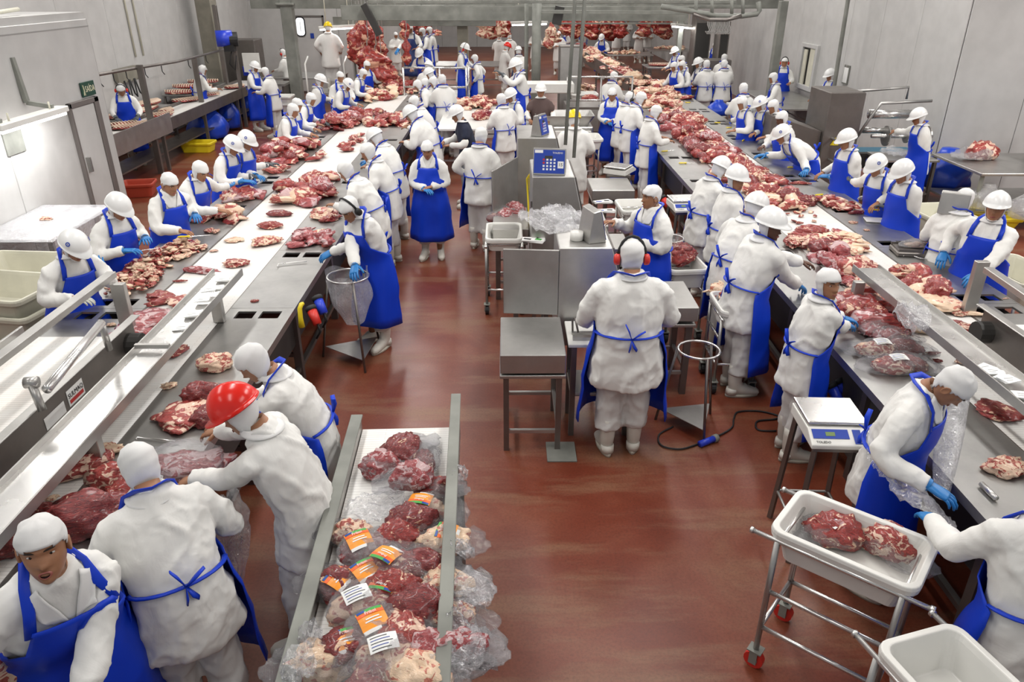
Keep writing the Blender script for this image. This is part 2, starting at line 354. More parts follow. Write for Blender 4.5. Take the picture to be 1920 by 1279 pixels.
# cold room door: between these two edges on the wall
ya = 10.48; yb = 11.10; zt = 1.92
d = MB(); d.box(CX+.025, CX+.055, ya, yb, 0.02, zt, M['panel']); D1 = bev(d.build('door_1', kind='structure'), .01)
d = MB()
for y0, y1, z0, z1 in ((ya-.05, ya, 0, zt+.07), (yb, yb+.12, 0, zt+.07), (ya-.05, yb+.12, zt, zt+.07)): d.box(CX+.02, CX+.075, y0, y1, z0, z1, M['doorframe'])
bev(d.build('door_frame', D1), .006)
d = MB(); d.box(CX+.055, CX+.11, ya+.06, ya+.10, 1.05, 1.25, M['steel']); d.build('door_handle', D1)
# exit sign above the door
sg = thing('exit_sign', 'dark green exit sign with cream lettering above the cold room door', 'sign', (CX+.045, 11.06, 2.11)); sg.scale = (1, .5, .62)
s_ = MB(); s_.box(-.012, .006, -.36, .36, -.155, .155, M['sign_green']); bev(s_.build('sign_plate', sg), .004)
text('SAÍDA', 'lettering', .185, simple('cream_print', (.80, .76, .55), .5), frame((.008, .075, -.005), (0, 1, 0), (0, 0, 1)), sg)
s_ = MB(); cpm = simple('cream_figure', (.75, .72, .50), .5)
s_.bar((.008, -.30, .10), (.008, -.27, -.02), .03, .003, cpm); s_.bar((.008, -.27, -.02), (.008, -.24, -.12), .022, .003, cpm); s_.bar((.008, -.27, -.02), (.008, -.31, -.12), .022, .003, cpm); s_.bar((.008, -.29, .04), (.008, -.24, .0), .018, .003, cpm)
s_.build('running_figure', sg)
# grey service plate on the cold room wall
p_ = at_y(20, 262, 8.6); s_ = MB(); s_.box(CX+.02, CX+.04, 8.95, 9.32, 1.60, 1.92, M['galv']); tag(bev(s_.build('vent_cover'), .004), 'small square grey plate low on the cold room wall', 'vent')
# door with a rounded window in the back left wall
a0 = at_y(548, 32, 26.95); a1 = at_y(603, 190, 26.95)
X0, X1 = a0.x, a0.x+.98; ZT = a0.z
d = MB(); d.box(X0, X1, 26.93, 26.965, .02, ZT, M['panel']); D2 = bev(d.build('door_2', kind='structure'), .008)
d = MB()
for x0, x1, z0, z1 in ((X0-.05, X0, 0, ZT+.05), (X1, X1+.05, 0, ZT+.05), (X0-.05, X1+.05, ZT, ZT+.05)): d.box(x0, x1, 26.90, 26.97, z0, z1, M['steel_dark'])
d.build('door_frame', D2)
def rrect(cx, cz, w, h, r, y, n=6):
    o = []
    for qx, qz, a0_ in ((1, 1, 0), (-1, 1, 90), (-1, -1, 180), (1, -1, 270)):
        for k in range(n+1):
            a = radians(a0_+90*k/n); o.append(Vector((cx+qx*(w/2-r)+cos(a)*r, y, cz+qz*(h/2-r)+sin(a)*r)))
    return o
wc = at_y(563, 50, 26.9)
d = MB(); d.rings([rrect(wc.x, wc.z, .34, .62, .13, 26.925), rrect(wc.x, wc.z, .34, .62, .13, 26.90), rrect(wc.x, wc.z, .27, .55, .10, 26.90), rrect(wc.x, wc.z, .27, .55, .10, 26.93)], M['black'], cap=False)
d.rings([rrect(wc.x, wc.z, .27, .55, .10, 26.915), rrect(wc.x, wc.z, .02, .3, .009, 26.915)], M['glow'], cap=False); d.build('window_pane', D2)
d = MB(); d.box(X1-.13, X1-.07, 26.86, 26.93, 1.15, 1.32, M['steel_dark']); d.build('door_handle', D2)
s_ = MB(); s_.box(wc.x+.30, wc.x+.42, 26.915, 26.928, 1.72, 1.88, M['ink_blue']); s_.build('notice', D2)
# hatch in the right wall and clipboard
hx = 8.70
d = MB()
hy0, hy1 = 19.5, 20.35
for y0, y1, z0, z1 in ((hy0-.12, hy0, .95, 2.05), (hy1, hy1+.12, .95, 2.05), (hy0, hy1, 1.95, 2.05), (hy0, hy1, .95, 1.07)): d.box(WR-.10, WR, y0, y1, z0, z1, M['panel'])
W1 = bev(d.build('window_1', kind='structure'), .01)
d = MB(); d.box(WR-.035, WR-.025, hy0, hy1, 1.07, 1.95, M['darkvoid']); d.build('opening', W1)
d = MB(); d.box(WR-.08, WR-.05, hy0+.05, hy0+.35, 1.07, 1.95, M['plastic_old']); d.box(WR-.08, WR-.05, hy1-.3, hy1-.1, 1.07, 1.9, M['plastic_old']); d.build('strip_curtain', W1)
# concrete column on the left wall, steel columns
c_ = at(392, 170, 0)
def column(px0, px1, pyy, Y, z1, m, name, label, cat='column', depth=.4):
    a = at_y(px0, pyy, Y); b = at_y(px1, pyy, Y); mb = MB(); mb.box(a.x, b.x, Y, Y+depth, 0, z1, m)
    return tag(bev(mb.build(name), .01), label, cat)
column(374, 402, 60, 21.6, CEIL, M['concrete'], 'concrete_column', 'square grey green concrete column against the left wall', depth=.5)
column(411, 418, 100, 21.3, 2.9, M['steel_dark'], 'steel_post', 'thin dark steel post beside the left concrete column', 'post', .12)
column(857, 877, 60, 23.3, CEIL, M['concrete'], 'concrete_column', 'square concrete column behind the middle of the hall', depth=.42)
column(1272, 1281, 60, 24.5, CEIL, M['galv'], 'steel_column', 'grey steel column beside the far right cutting table', depth=.18)
def postc(px, py_, Y, r, z1, m, name, label, tilt=0):
    a = at_y(px, py_, Y); mb = MB(); mb.cyl((a.x, Y, 0), (a.x+tilt, Y, z1), r, m, 14)
    return tag(mb.build(name, smooth=True), label, 'post')
postc(1006, 60, 19.6, .115, 3.4, M['galv'], 'steel_pillar', 'round grey steel pillar in the middle of the hall')
postc(987, 60, 19.9, .05, 3.3, M['galv'], 'thin_pillar', 'thin grey steel pillar just left of the round middle pillar')
# frame post at left of the portal (square) and at right
a = at_y(546, 100, 22.5); mb = MB(); mb.box(a.x-.16, a.x+.16, 22.5, 22.8, 0, 3.05, M['galv']); mb.box(a.x-.25, a.x+.25, 22.4, 22.9, 2.86, 2.92, M['galv']); tag(bev(mb.build('portal_post'), .01), 'tall square grey steel post left of the hanging carcasses', 'post')
a = at_y(1464, 60, 19.0); mb = MB(); mb.box(a.x-.09, a.x+.09, 19.0, 19.2, 0, 3.05, M['galv']); tag(bev(mb.build('portal_post'), .01), 'grey steel post against the right wall holding the overhead frame', 'post')
# the two long conduit rods hanging down in the middle
for (x0, y0, x1, y1), lb in (((1078, 0, 1060, 272), 'left of the two thin steel rods hanging down by the yellow helmet'), ((1096, 0, 1076, 296), 'right of the two thin steel rods hanging down by the yellow helmet')):
    Y = 9.6; a = at_y(x0, y0, Y); b = at_y(x1, y1, Y-.3); d_ = (a-b); a = b+d_*1.0; top_ = b+d_*((CEIL-b.z)/d_.z)
    mb = MB(); mb.cyl(b, top_, .022, M['galv'], 10); tag(mb.build('conduit_rod', smooth=True), lb, 'rod')
# pipe on right wall running down
a = at_x(1590, 0, WR-.5); b = at_x(1563, 168, WR-.5); d_ = a-b; mb = MB(); mb.cyl(b, b+d_*((CEIL-b.z)/d_.z), .045, M['galv'], 10); mb.box(b.x-.07, b.x+.07, b.y-.05, b.y+.05, b.z-.1, b.z+.05, M['galv']); tag(mb.build('conduit_pipe', smooth=False), 'grey conduit pipe dropping in front of the right wall to the steel machine', 'pipe')
# conduits on the left wall
for px, lb in ((295, 'left of the pair of thin conduits on the left wall'), (303, 'right of the pair of thin conduits on the left wall')):
    Y = 18.2; a = at_y(px, 30, Y); mb = MB(); mb.cyl((WL+.05, Y+(px-295)*.05, 1.9), (WL+.05, Y+(px-295)*.05, CEIL), .02, M['plastic_old'], 8); tag(mb.build('wall_conduit', smooth=True), lb, 'pipe')
mb = MB(); mb.cyl((CX+.05, 8.75, 2.2), (CX+.05, 8.75, 3.12), .02, M['plastic_old'], 8); mb.cyl((CX+.05, 8.75, 3.12), (CX-.25, 10.4, 3.16), .025, M['plastic_old'], 8); tag(mb.build('wall_conduit', smooth=True), 'cream conduit running over the top edge of the cold room', 'pipe')
# ---------------------------------------------------------------- overhead steelwork
def beam(name, label, segs, m='galv', cat='beam'):
    mb = MB()
    for a, b, w_, h_ in segs: mb.bar(a, b, w_, h_, M[m])
    return tag(bev(mb.build(name), .006), label, cat)
def az(px, py_, Y): return at_y(px, py_, Y)
Yb = 20.2
t = thing('overhead_frame', 'long grey overhead steel frame crossing the hall above the workers', 'steel frame', (0, Yb, 2.6))
def part_bars(parent, name, segs, m='galv'):
    mb = MB(); o = parent.location
    for a, b, w_, h_ in segs: mb.bar(Vector(a)-o, Vector(b)-o, w_, h_, M[m])
    return bev(mb.build(name, parent), .005)
part_bars(t, 'beam', [(az(470, 5, 22.6), az(1480, 5, 22.6), .12, .30)])
part_bars(t, 'beam', [(az(640, 24, Yb), az(1290, 26, Yb), .10, .34)])
part_bars(t, 'beam', [(az(625, 40, Yb+3), az(930, 40, Yb+3), .1, .25)])
part_bars(t, 'lower_beam', [(az(1010, 22, Yb-.6), az(1290, 24, Yb-.6), .08, .08)])
part_bars(t, 'rail', [(az(660, 10, Yb+1), az(1420, 12, Yb+1), .06, .06)])
part_bars(t, 'rail', [(az(690, 3, Yb-1), az(1380, 3, Yb-1), .05, .07)])
part_bars(t, 'rail', [(az(1020, 44, 26), az(1290, 44, 26), .05, .05)])
part_bars(t, 'diagonal_brace', [(az(682, 8, 20), az(712, 66, 20), .16, .16)], 'darkvoid')
part_bars(t, 'diagonal_brace', [(az(1050, 12, 20), az(1043, 46, 20), .22, .22)], 'darkvoid')
# curved rail loop at the right
mb = MB(); o = t.location
pts = [(1240, 12), (1300, 22), (1345, 30), (1390, 30), (1420, 26), (1424, 20), (1422, 4)]
mb.tube([az(x, y, 16)-o for x, y in pts], .05, M['galv'], 8); mb.tube([az(1300, 26, 15.9)-o, az(1330, 37, 15.9)-o, az(1362, 37, 15.9)-o, az(1390, 30, 15.9)-o], .04, M['steel_dark'], 8)
for x in (1305, 1335, 1372, 1393): mb.cyl(az(x, 28, 16)-o, az(x, -8, 16)-o, .035, M['galv'], 8)
mb.build('curved_rail', t, smooth=True)
mb = MB()
for k in range(14):
    x = 1328+k*3.1; a = az(x, 36, 15.9)-o; mb.tube([a, a+Vector((0, 0, -.10)), a+Vector((.05, 0, -.20)), a+Vector((.01, 0, -.27)), a+Vector((-.03, 0, -.22))], .012, M['steel'], 6)
mb.build('hooks', t).__setitem__('kind', 'stuff')
for k, (x0, x1, y) in enumerate(((650, 1000, 33), (1010, 1290, 32))):
    part_bars(t, 'crossbar', [(az(x0, y, 21.5), az(x1, y, 21.5), .05, .05)])
for x in (700, 740, 790, 835, 930, 965, 1110, 1160, 1190, 1240): part_bars(t, 'hanger', [(az(x, 30, 20.4), az(x, -6, 20.4), .04, .04)])
# ---------------------------------------------------------------- hanging fluorescent lamps
def lamp(a, b, label, hang=1.0, w=.16):
    c = (a+b)/2; t = thing('fluorescent_lamp', label, 'lamp', c); d_ = (b-a)
    mb = MB(); mb.bar(-d_/2, d_/2, w, .07, M['plastic']); bev(mb.build('housing', t), .01)
    n = Vector((0, 0, 1)); q = d_.normalized().cross(n)
    for k in (-1, 1):
        mb = MB(); mb.cyl(-d_*.47+q*k*.04-n*.055, d_*.47+q*k*.04-n*.055, .019, M['tube'], 10); mb.build('tube', t, smooth=True)
    for k in (-.3, .3):
        mb = MB(); mb.cyl(d_*k+n*.03, d_*k+n*hang, .012, M['plastic_old'], 6); mb.build('hanger', t, smooth=True)
    la = bpy.data.lights.new('lamp_light', 'AREA'); la.shape = 'RECTANGLE'; la.size = d_.length; la.size_y = .14; la.energy = 22
    lo = bpy.data.objects.new('lamp_light', la); COL.objects.link(lo); lo.location = c-n*.09; lo.rotation_euler = (0, 0, atan2(d_.y, d_.x))
    return t
def fix(px0, py0, px1, py1, Y0, Y1, label, **k): return lamp(at_y(px0, py0, Y0), at_y(px1, py1, Y1), label, **k)
# near left pair stand off the cold room wall on brackets
for (p0, p1, Y0, Y1, lb) in (((-10, 241), (118, 203), 8.4, 9.75, 'twin fluorescent lamp on a bracket at the cold room door, nearest the camera'), ((168, 103), (225, 92), 16.6, 18.0, 'twin fluorescent lamp glowing beyond the cold room corner')):
    a = at_y(*p0, Y0); b = at_y(*p1, Y1); L_ = lamp(a, b, lb, hang=.12)
    for k in (.1, .85):
        q = a.lerp(b, k)-L_.location; mb = MB(); mb.bar(q+Vector((0, 0, .05)), q+Vector((-.30, .0, .10)), .05, .05, M['galv']); mb.bar(q+Vector((-.30, 0, .10)), q+Vector((-.34, 0, .62)), .06, .05, M['galv']); mb.build('bracket', L_)
fix(598, 52, 668, 48, 22.0, 22.0, 'twin fluorescent lamp hanging beside the yellow helmet of the white-coated man', hang=1.2)
fix(958, 43, 1027, 41, 22.0, 22.0, 'twin fluorescent lamp hanging by the middle pillar', hang=1.2)
fix(1262, 46, 1298, 50, 23.5, 25.5, 'twin fluorescent lamp near the far right wall', hang=1.0)
# ---------------------------------------------------------------- people
BAKE = []      # clothes grown as one skin: remeshed together at the end
def remeshed(o, vox, disp=0.0, dsize=.09, smooth=3):
    o['fold'] = disp; disp = 0
    r = o.modifiers.new('skin', 'REMESH'); r.mode = 'VOXEL'; r.voxel_size = vox; r.adaptivity = 0
    s = o.modifiers.new('soft', 'SMOOTH'); s.factor = .5; s.iterations = smooth
    if disp:
        key = 'fold%.3f' % dsize
        t = bpy.data.textures.get(key) or bpy.data.textures.new(key, 'CLOUDS'); t.noise_scale = dsize; t.noise_depth = 2
        d = o.modifiers.new('folds', 'DISPLACE'); d.texture = t; d.strength = disp; d.mid_level = .5; d.texture_coords = 'LOCAL'
    BAKE.append(o); return o
def bake_all():
    from mathutils.bvhtree import BVHTree
    bpy.context.view_layer.update(); dg = bpy.context.evaluated_depsgraph_get(); coats = {}
    for o in BAKE:
        me = bpy.data.meshes.new_from_object(o.evaluated_get(dg)); m = o.data.materials[0]; A = o.get('fold', 0); o.modifiers.clear(); o.data = me
        if 'fold' in o.keys(): del o['fold']
        me.materials.clear(); me.materials.append(m); me.polygons.foreach_set('use_smooth', [True]*len(me.polygons))
        if A:      # creases: sharp valleys where a stretched noise crosses zero
            sd = hash(o.name) % 7; off = Vector((o.parent.location.x*3, o.parent.location.y*3, 0)); co = []
            for v in me.vertices:
                p = v.co; q = Vector((p.x*4.4+p.z*1.6, p.y*4.4, p.z*2.6-p.x*2.6))+off; q += noise.noise_vector(q*.5)*.9
                n1 = noise.noise(q); n2 = noise.noise(q*2.3+Vector((9, 3, 1))); n3 = noise.noise(Vector((p.x*9+p.z*7, p.y*9, p.z*10-p.x*8))+off*2); d = A*(.95*math.exp(-(n1/.13)**2)-.3+.50*math.exp(-(n2/.11)**2)*(.5+n1)+.22*math.exp(-(n3/.14)**2))
                co.extend(p+v.normal*d)
            me.vertices.foreach_set('co', co)
        me.update()
        if o.name.startswith(('coat', 'shirt')): coats[o.parent.name] = o
    for pn, c in coats.items():
        P = c.parent; tree = BVHTree.FromPolygons([v.co for v in c.data.vertices], [tuple(p.vertices) for p in c.data.polygons if not (abs(p.center.x) > .20 and p.center.z > .95)])
        for cl_ in [x for x in P.children if x.name.startswith('collar')]:
            for v in cl_.data.vertices:
                hit = tree.find_nearest(v.co)
                if hit[0] is not None: v.co = hit[0]+hit[1]*.010
            cl_.data.update()
        for ap in [x for x in P.children if x.name.startswith('apron')]:
            for ob, mrg in [(ap, .010)]+[(x, .008) for x in ap.children]:
                for v in ob.data.vertices:
                    hit = tree.find_nearest(v.co)
                    if hit[0] is None or hit[3] > .06: continue
                    sg = (v.co-hit[0]).dot(hit[1])
                    if sg < mrg: v.co = hit[0]+hit[1]*mrg
                ob.data.update()

def head_prof(t):   # t: 0 chin .. 1 crown -> half width, front, back
    pts = [(0.0, .030, .078, -.005), (.06, .045, .088, .010), (.16, .058, .090, .045), (.30, .068, .088, .072), (.45, .073, .088, .090), (.58, .076, .089, .098),
           (.70, .077, .090, .100), (.82, .070, .078, .094), (.91, .054, .056, .074), (.97, .032, .030, .046), (1.0, .008, .008, .012)]
    for a, b in zip(pts, pts[1:]):
        if t <= b[0]:
            k = (t-a[0])/(b[0]-a[0]); return tuple(a[i]+(b[i]-a[i])*k for i in (1, 2, 3))
    return pts[-1][1:]
def head_pt(t, th, grow=0.0, det=True):
    """th measured from the front (0) round to the back (pi)"""
    w, fr, bk = head_prof(t); z = -.105 + .225*t; c, s_ = cos(th), sin(th)
    d = fr if c > 0 else bk
    x = s_*(w+grow); y = c*(d+grow)
    if det and c > 0.2:
        ax = abs(x)
        nose = math.exp(-(ax/.013)**2)*(.026*math.exp(-((t-.36)/.05)**2)+.014*math.exp(-((t-.46)/.09)**2))
        sock = -.010*math.exp(-((ax-.032)/.016)**2)*math.exp(-((t-.53)/.045)**2)
        brow = .005*math.exp(-((t-.62)/.04)**2)
        lip = .008*math.exp(-(ax/.024)**2)*math.exp(-((t-.22)/.04)**2); ch = .006*math.exp(-(ax/.02)**2)*math.exp(-((t-.06)/.05)**2)
        cheek = .004*math.exp(-((ax-.045)/.018)**2)*math.exp(-((t-.40)/.08)**2)
        y += nose+sock+brow+lip+ch+cheek
    return Vector((x, y, z + (grow if t > .9 else 0)))
HAND = {}
def hand_mesh(side, curl, m):
    key = (side, curl, m.name)
    if key in HAND: return HAND[key]
    mb = MB(); rs = []
    for y, w, t in ((-.015, .028, .020), (.02, .034, .019), (.055, .041, .017), (.088, .042, .014), (.098, .036, .010)):
        rs.append([Vector((cos(a)*w, y, sin(a)*t)) for a in [2*pi*j/10 for j in range(10)]])
    mb.rings(rs, m)
    for bx, L, r, yb in ((-.030, .070, .0095, .082), (-.010, .080, .010, .088), (.011, .074, .0095, .086), (.030, .058, .0085, .078)):
        p = Vector((bx, yb, 0)); path = [p-Vector((0, .015, 0)), p]; ang = curl*.35
        for k, fr in enumerate((.42, .32, .26)):
            p = p+Vector((bx*.25*fr*L/.07*.6, cos(ang)*L*fr, -sin(ang)*L*fr)); path.append(p.copy()); ang += curl*.75
        mb.tube(path, [r*.9, r, r*.95, r*.85, r*.55], m, 6)
    p = Vector((-.026, .018, -.004)); path = [p]
    for k in range(3):
        p = p+Vector((-.024+.006*k+curl*.006, .018+.003*k, -.006-.008*curl)); path.append(p.copy())
    mb.tube(path, [.013, .0125, .0105, .007], m, 6)
    if side < 0: mb.v = [(-x, y, z) for x, y, z in mb.v]; mb.f = [tuple(reversed(f)) for f in mb.f]
    o = mb.build('hand_src', smooth=True); me = o.data; bpy.data.objects.remove(o); HAND[key] = me; return me
BOOT = {}
def boot_mesh():
    if 'b' in BOOT: return BOOT['b']
    mb = MB(); m = M['boot']; rs = []
    N = 14
    def ring(c, rx, ry, tilt=0): return [Vector((c[0]+cos(a)*rx, c[1]+sin(a)*ry*cos(tilt), c[2]+sin(a)*ry*sin(tilt))) for a in [2*pi*j/N for j in range(N)]]
    for c, rx, ry, tl in (((0, -.02, .32), .060, .066, 0), ((0, -.02, .26), .060, .067, 0), ((0, -.02, .16), .055, .062, 0), ((0, -.005, .10), .052, .068, .35),
                          ((0, .03, .075), .050, .072, .8), ((0, .09, .055), .050, .050, 1.25), ((0, .15, .045), .050, .042, 1.5), ((0, .19, .040), .042, .034, 1.57), ((0, .212, .034), .022, .018, 1.57)):
        rs.append(ring(c, rx, ry, tl))
    mb.rings(rs, m)
    hs = [ring((0, -.035, .085), .052, .052, 0), ring((0, -.04, .03), .050, .055, 0)]; mb.rings(hs, m)
    out = []
    for a in [2*pi*j/20 for j in range(20)]:
        x = cos(a)*.050*(1 if sin(a) > -.2 else .92); y = .06+sin(a)*.155; out.append((x, y))
    mb.rings([[Vector((x, y, 0)) for x, y in out], [Vector((x, y, .028)) for x, y in out]], M['sole'])
    o = mb.build('boot_src', smooth=True); me = o.data; bpy.data.objects.remove(o); BOOT['b'] = me; return me
HATS = {}
def hat_mesh(m):
    if m.name in HATS: return HATS[m.name]
    mb = MB(); N = 28; rs = []
    for k in range(9):
        e = k/8*pi/2; rz = .128*sin(e); rr = cos(e)
        rs.append([Vector((cos(a)*(.108*rr+.002)*(1+.02*(k < 1)), sin(a)*(.130*rr+.002), rz+.0)) for a in [2*pi*j/N for j in range(N)]])
    ridge = []
    for r in rs:
        ridge.append([p+Vector((0, 0, .006*math.exp(-(p.x/.02)**2) if p.z > .05 else 0)) for p in r])
    brim = [[Vector((cos(a)*.112, sin(a)*.134+(.050*max(0, sin(a))**2), -.010*(max(0, sin(a)))-.002)) for a in [2*pi*j/N for j in range(N)]],
            [Vector((cos(a)*.112, sin(a)*.134+(.050*max(0, sin(a))**2), -.010*(max(0, sin(a)))+.003)) for a in [2*pi*j/N for j in range(N)]]]
    mb.rings([[p*.985 for p in ridge[0]]]+brim+ridge, m)
    o = mb.build('hat_src', smooth=True); me = o.data; bpy.data.objects.remove(o); HATS[m.name] = me; return me
def put(me, name, parent, mtx, label=None):
    o = bpy.data.objects.new(name, me); COL.objects.link(o); o.parent = parent; o.matrix_local = mtx
    if label: o['label'] = label
    return o

PEOPLE = 0
def person(px, py, F, label, lean=12, hat='C', ht=1.68, bulk=1.0, hp=18, cap=False, yaw=0, hl=None, hr=None, gl=None, gr=None, skin='skin', apron=True, tie=True,
           muffs=None, face=False, Y=None, emblem=False, top=None, legs=None, coat_len=.66, group=None, base=0.0, stance=0.0, curl=.6, mouth=False, hood=False, sleeves=True, strap=True):
    """px, py: top of the head in the photo; F: heading in degrees (0 = +x, 90 = away from the camera)"""
    global PEOPLE; PEOPLE += 1
    rnd = random.Random(PEOPLE*17+3); s = ht/1.70; L = radians(lean); b = bulk
    # spine
    tab = [(-.08*sin(L), .86)]; y, z = tab[0]
    for k in range(1, 24):
        a = L*smoothstep(.86+k*.04, .86, 1.16); y += sin(a)*.04; z += cos(a)*.04; tab.append((y, z))
    def tp(x, yy, zz):
        if zz <= .86: return Vector((x, tab[0][0]*smoothstep(zz, .3, .86)+yy, zz))
        k = (zz-.86)/.04; i = min(int(k), 22); f = k-i; cy_ = tab[i][0]+(tab[i+1][0]-tab[i][0])*f; cz = tab[i][1]+(tab[i+1][1]-tab[i][1])*f
        a = L*smoothstep(zz, .86, 1.16); return Vector((x, cy_+yy*cos(a), cz-yy*sin(a)))
    neck = tp(0, .005, 1.455)
    HR = Matrix.Rotation(radians(yaw), 4, 'Z') @ Matrix.Rotation(-(L*.55+radians(hp)), 4, 'X')
    hc = neck + (HR @ Vector((0, .020, .112)))
    HM = Matrix.Translation(hc) @ HR
    sil = [HM @ Vector((sin(a)*cos(e)*.086, cos(a)*cos(e)*.106, .012+sin(e)*.118)) for a in [2*pi*j/12 for j in range(12)] for e in (-.3, .1, .5, .9, 1.3, 1.57)]
    if hat in ('H', 'R', 'Y'): sil += [HM @ Vector((sin(a)*cos(e)*.115, cos(a)*cos(e)*.138, .036+sin(e)*.132)) for a in [2*pi*j/12 for j in range(12)] for e in (.1, .5, .9, 1.2, 1.57)]
    htop = max(sil, key=lambda p: p.z)
    Rz = Matrix.Rotation(radians(F-90), 4, 'Z')
    if Y is not None:
        w = at_y(px, py, Y); base = w.z-htop.z*s
    else: w = at(px, py, base+htop.z*s)
    off = Rz @ Vector((htop.x*s, htop.y*s, 0)); loc = Vector((w.x-off.x, w.y-off.y, base))
    for it in range(6):
        Q_ = [Rz @ (p*s)+loc for p in sil]; pq = [pix(p) for p in Q_]; ty = min(q[1] for q in pq); tx = (min(q[0] for q in pq)+max(q[0] for q in pq))/2
        if Y is None: zt_ = Q_[min(range(len(pq)), key=lambda i: pq[i][1])].z; loc += at(px, py, zt_)-at(tx, ty, zt_)
        else: d_ = at_y(px, py, Y)-at_y(tx, ty, Y); loc += Vector((d_.x, 0, d_.z)); base = loc.z
    dist = loc.length
    P = thing('person', label, 'person', loc, radians(F-90), group); P.scale = (s, s, s)
    inv = (Matrix.Translation(loc) @ Rz @ Matrix.Scale(s, 4)).inverted()
    vox = .013 if dist < 5.5 else .018 if dist < 9 else .028 if dist < 14 else .038
    near = dist < 9
    SK = M[skin]; topm = M[top] if top else M['cloth']; legm = M[legs] if legs else M['trousers']
    # arms by two-bone reach
    arms = []
    for sd, tgt, dflt in ((-1, hl, (-.17, .40, 1.03)), (1, hr, (.17, .40, 1.03))):
        S = tp(sd*.162*b, .0, 1.37)
        if tgt is None: T = Vector(dflt)+Vector((rnd.uniform(-.04, .04), rnd.uniform(-.05, .05), rnd.uniform(-.01, .04)))
        elif len(tgt) == 4: T = Vector(tgt[:3])           # already in the person's own frame
        else: T = inv @ at(*tgt)
        if len(tgt or ()) != 4: T = T - (T-S).normalized()*.06
        d = T-S; D = min(d.length, .565); dn = d.normalized(); T = S+dn*D
        pole = Vector((sd*.7, -.35, -1.0)); pole = (pole-dn*pole.dot(dn)).normalized()
        a = (.30**2-.275**2+D*D)/(2*D); hgt = sqrt(max(0, .30**2-a*a)); E = S+dn*a+pole*hgt
        arms.append((sd, S, E, T))
    # inner body: head, neck, trunk in one loft, limbs grown out of it
    mb = MB(); N = 28 if dist < 9 else 18; K = 26 if dist < 9 else 14; rs = []
    for zz, rx, ry in ((.86, .12, .09), (1.0, .11, .085), (1.2, .13, .09), (1.36, .13, .08), (1.42, .07, .06)):
        rs.append([tp(sin(th)*rx, cos(th)*ry, zz) for th in [2*pi*j/N for j in range(N)]])
    for k, f in enumerate((0, .5)):
        c = neck.lerp(hc, f*.5+.1); up_ = (HR @ Vector((0, -.012, -.02)))
        rs.append([c+up_*0 + (HR @ Vector((sin(th)*.056, cos(th)*.056-.008, -.02 if k == 0 else -.0))) for th in [2*pi*j/N for j in range(N)]])
    rs.append([HM @ Vector((sin(th)*.050, cos(th)*(.060 if cos(th) > 0 else .055)-.004, -.098)) for th in [2*pi*j/N for j in range(N)]])
    for k in range(K+1):
        t = (k/K)**.93; rs.append([HM @ head_pt(t, 2*pi*j/N, 0, dist < 14) for j in range(N)])
    mb.rings(rs, SK)
    for sd, S, E, T in arms: mb.tube([tp(sd*.05, 0, 1.32), S.lerp(tp(0, 0, 1.3), .12), E.lerp((S+T)/2, .18), T], [.034, .034, .028, .026], SK, 8)
    for sd in (-1, 1): mb.tube([(sd*.05, 0, .90), (sd*.09, 0, .86), (sd*.10, .02, .48), (sd*.10, 0, .12)], [.07, .075, .05, .035], SK, 8)
    body = mb.build('body', P, smooth=True)
    if face:
        for sx in (-1, 1):
            e = MB(); c = head_pt(.53, 0, 0); ex = sx*.031; ey = head_pt(.53, math.asin(min(.9, .031/.0745)), 0).y-.0035
            e.rings([[HM @ Vector((ex+cos(a)*.0145*q, ey+.006*(1-q)+.001, head_pt(.53, 0).z+sin(a)*.0065*q)) for a in [2*pi*j/12 for j in range(12)]] for q in (1, .8, .4, .05)], M['eye'], cap=False)
            e.rings([[HM @ Vector((ex+cos(a)*.0068*q, ey+.0062+.002*(1-q), head_pt(.53, 0).z+sin(a)*.0064*q)) for a in [2*pi*j/10 for j in range(10)]] for q in (1, .05)], M['iris'], cap=False)
            e.build('eye', P, smooth=True)
            e = MB(); pth = []
            for u in (-1, -.5, 0, .5, 1):
                xx = sx*.033+u*.018; yy = head_pt(.635, math.asin(min(.95, abs(xx)/.077)), 0).y+.001; pth.append(HM @ Vector((xx, yy, head_pt(.635, 0).z-.003*u*u)))
            e.tube(pth, [.001, .0038, .0042, .0038, .001], M['brow'], 6); e.build('eyebrow', P, smooth=True)
        e = MB(); zl = head_pt(.21, 0).z; yl = head_pt(.21, 0).y
        if mouth:
            e.rings([[HM @ Vector((cos(a)*.021*q, yl+.004-.009*abs(cos(a))*q+d, zl+sin(a)*.013*q)) for a in [2*pi*j/14 for j in range(14)]] for q, d in ((1.15, -.003), (1.0, .004), (.75, .001))], M['lips'], cap=False)
            e.rings([[HM @ Vector((cos(a)*.021*q, yl-.002-.006*abs(cos(a))*q, zl+sin(a)*.013*q)) for a in [2*pi*j/14 for j in range(14)]] for q in (.9, .05)], M['mouth'], cap=False)
        else:
            for dz, r in ((.0032, .0034), (-.0035, .0042)):
                e.tube([HM @ Vector((u*.022, yl-.007*u*u+.001, zl+dz-.001*u*u)) for u in (-1, -.6, 0, .6, 1)], [.001, r*.8, r, r*.8, .001], M['lips'], 6)
        e.build('mouth', P, smooth=True)
    # ears (hidden by most hoods, but part of the head)
    # coat
    prof = [(coat_len, .225, .165), (coat_len+.03, .232, .170), (.76, .222, .162), (.88, .205, .152), (.97, .192, .144), (1.06, .186, .140), (1.16, .198, .142), (1.26, .196, .132), (1.34, .186, .114), (1.40, .140, .092), (1.44, .092, .078), (1.475, .070, .070)]
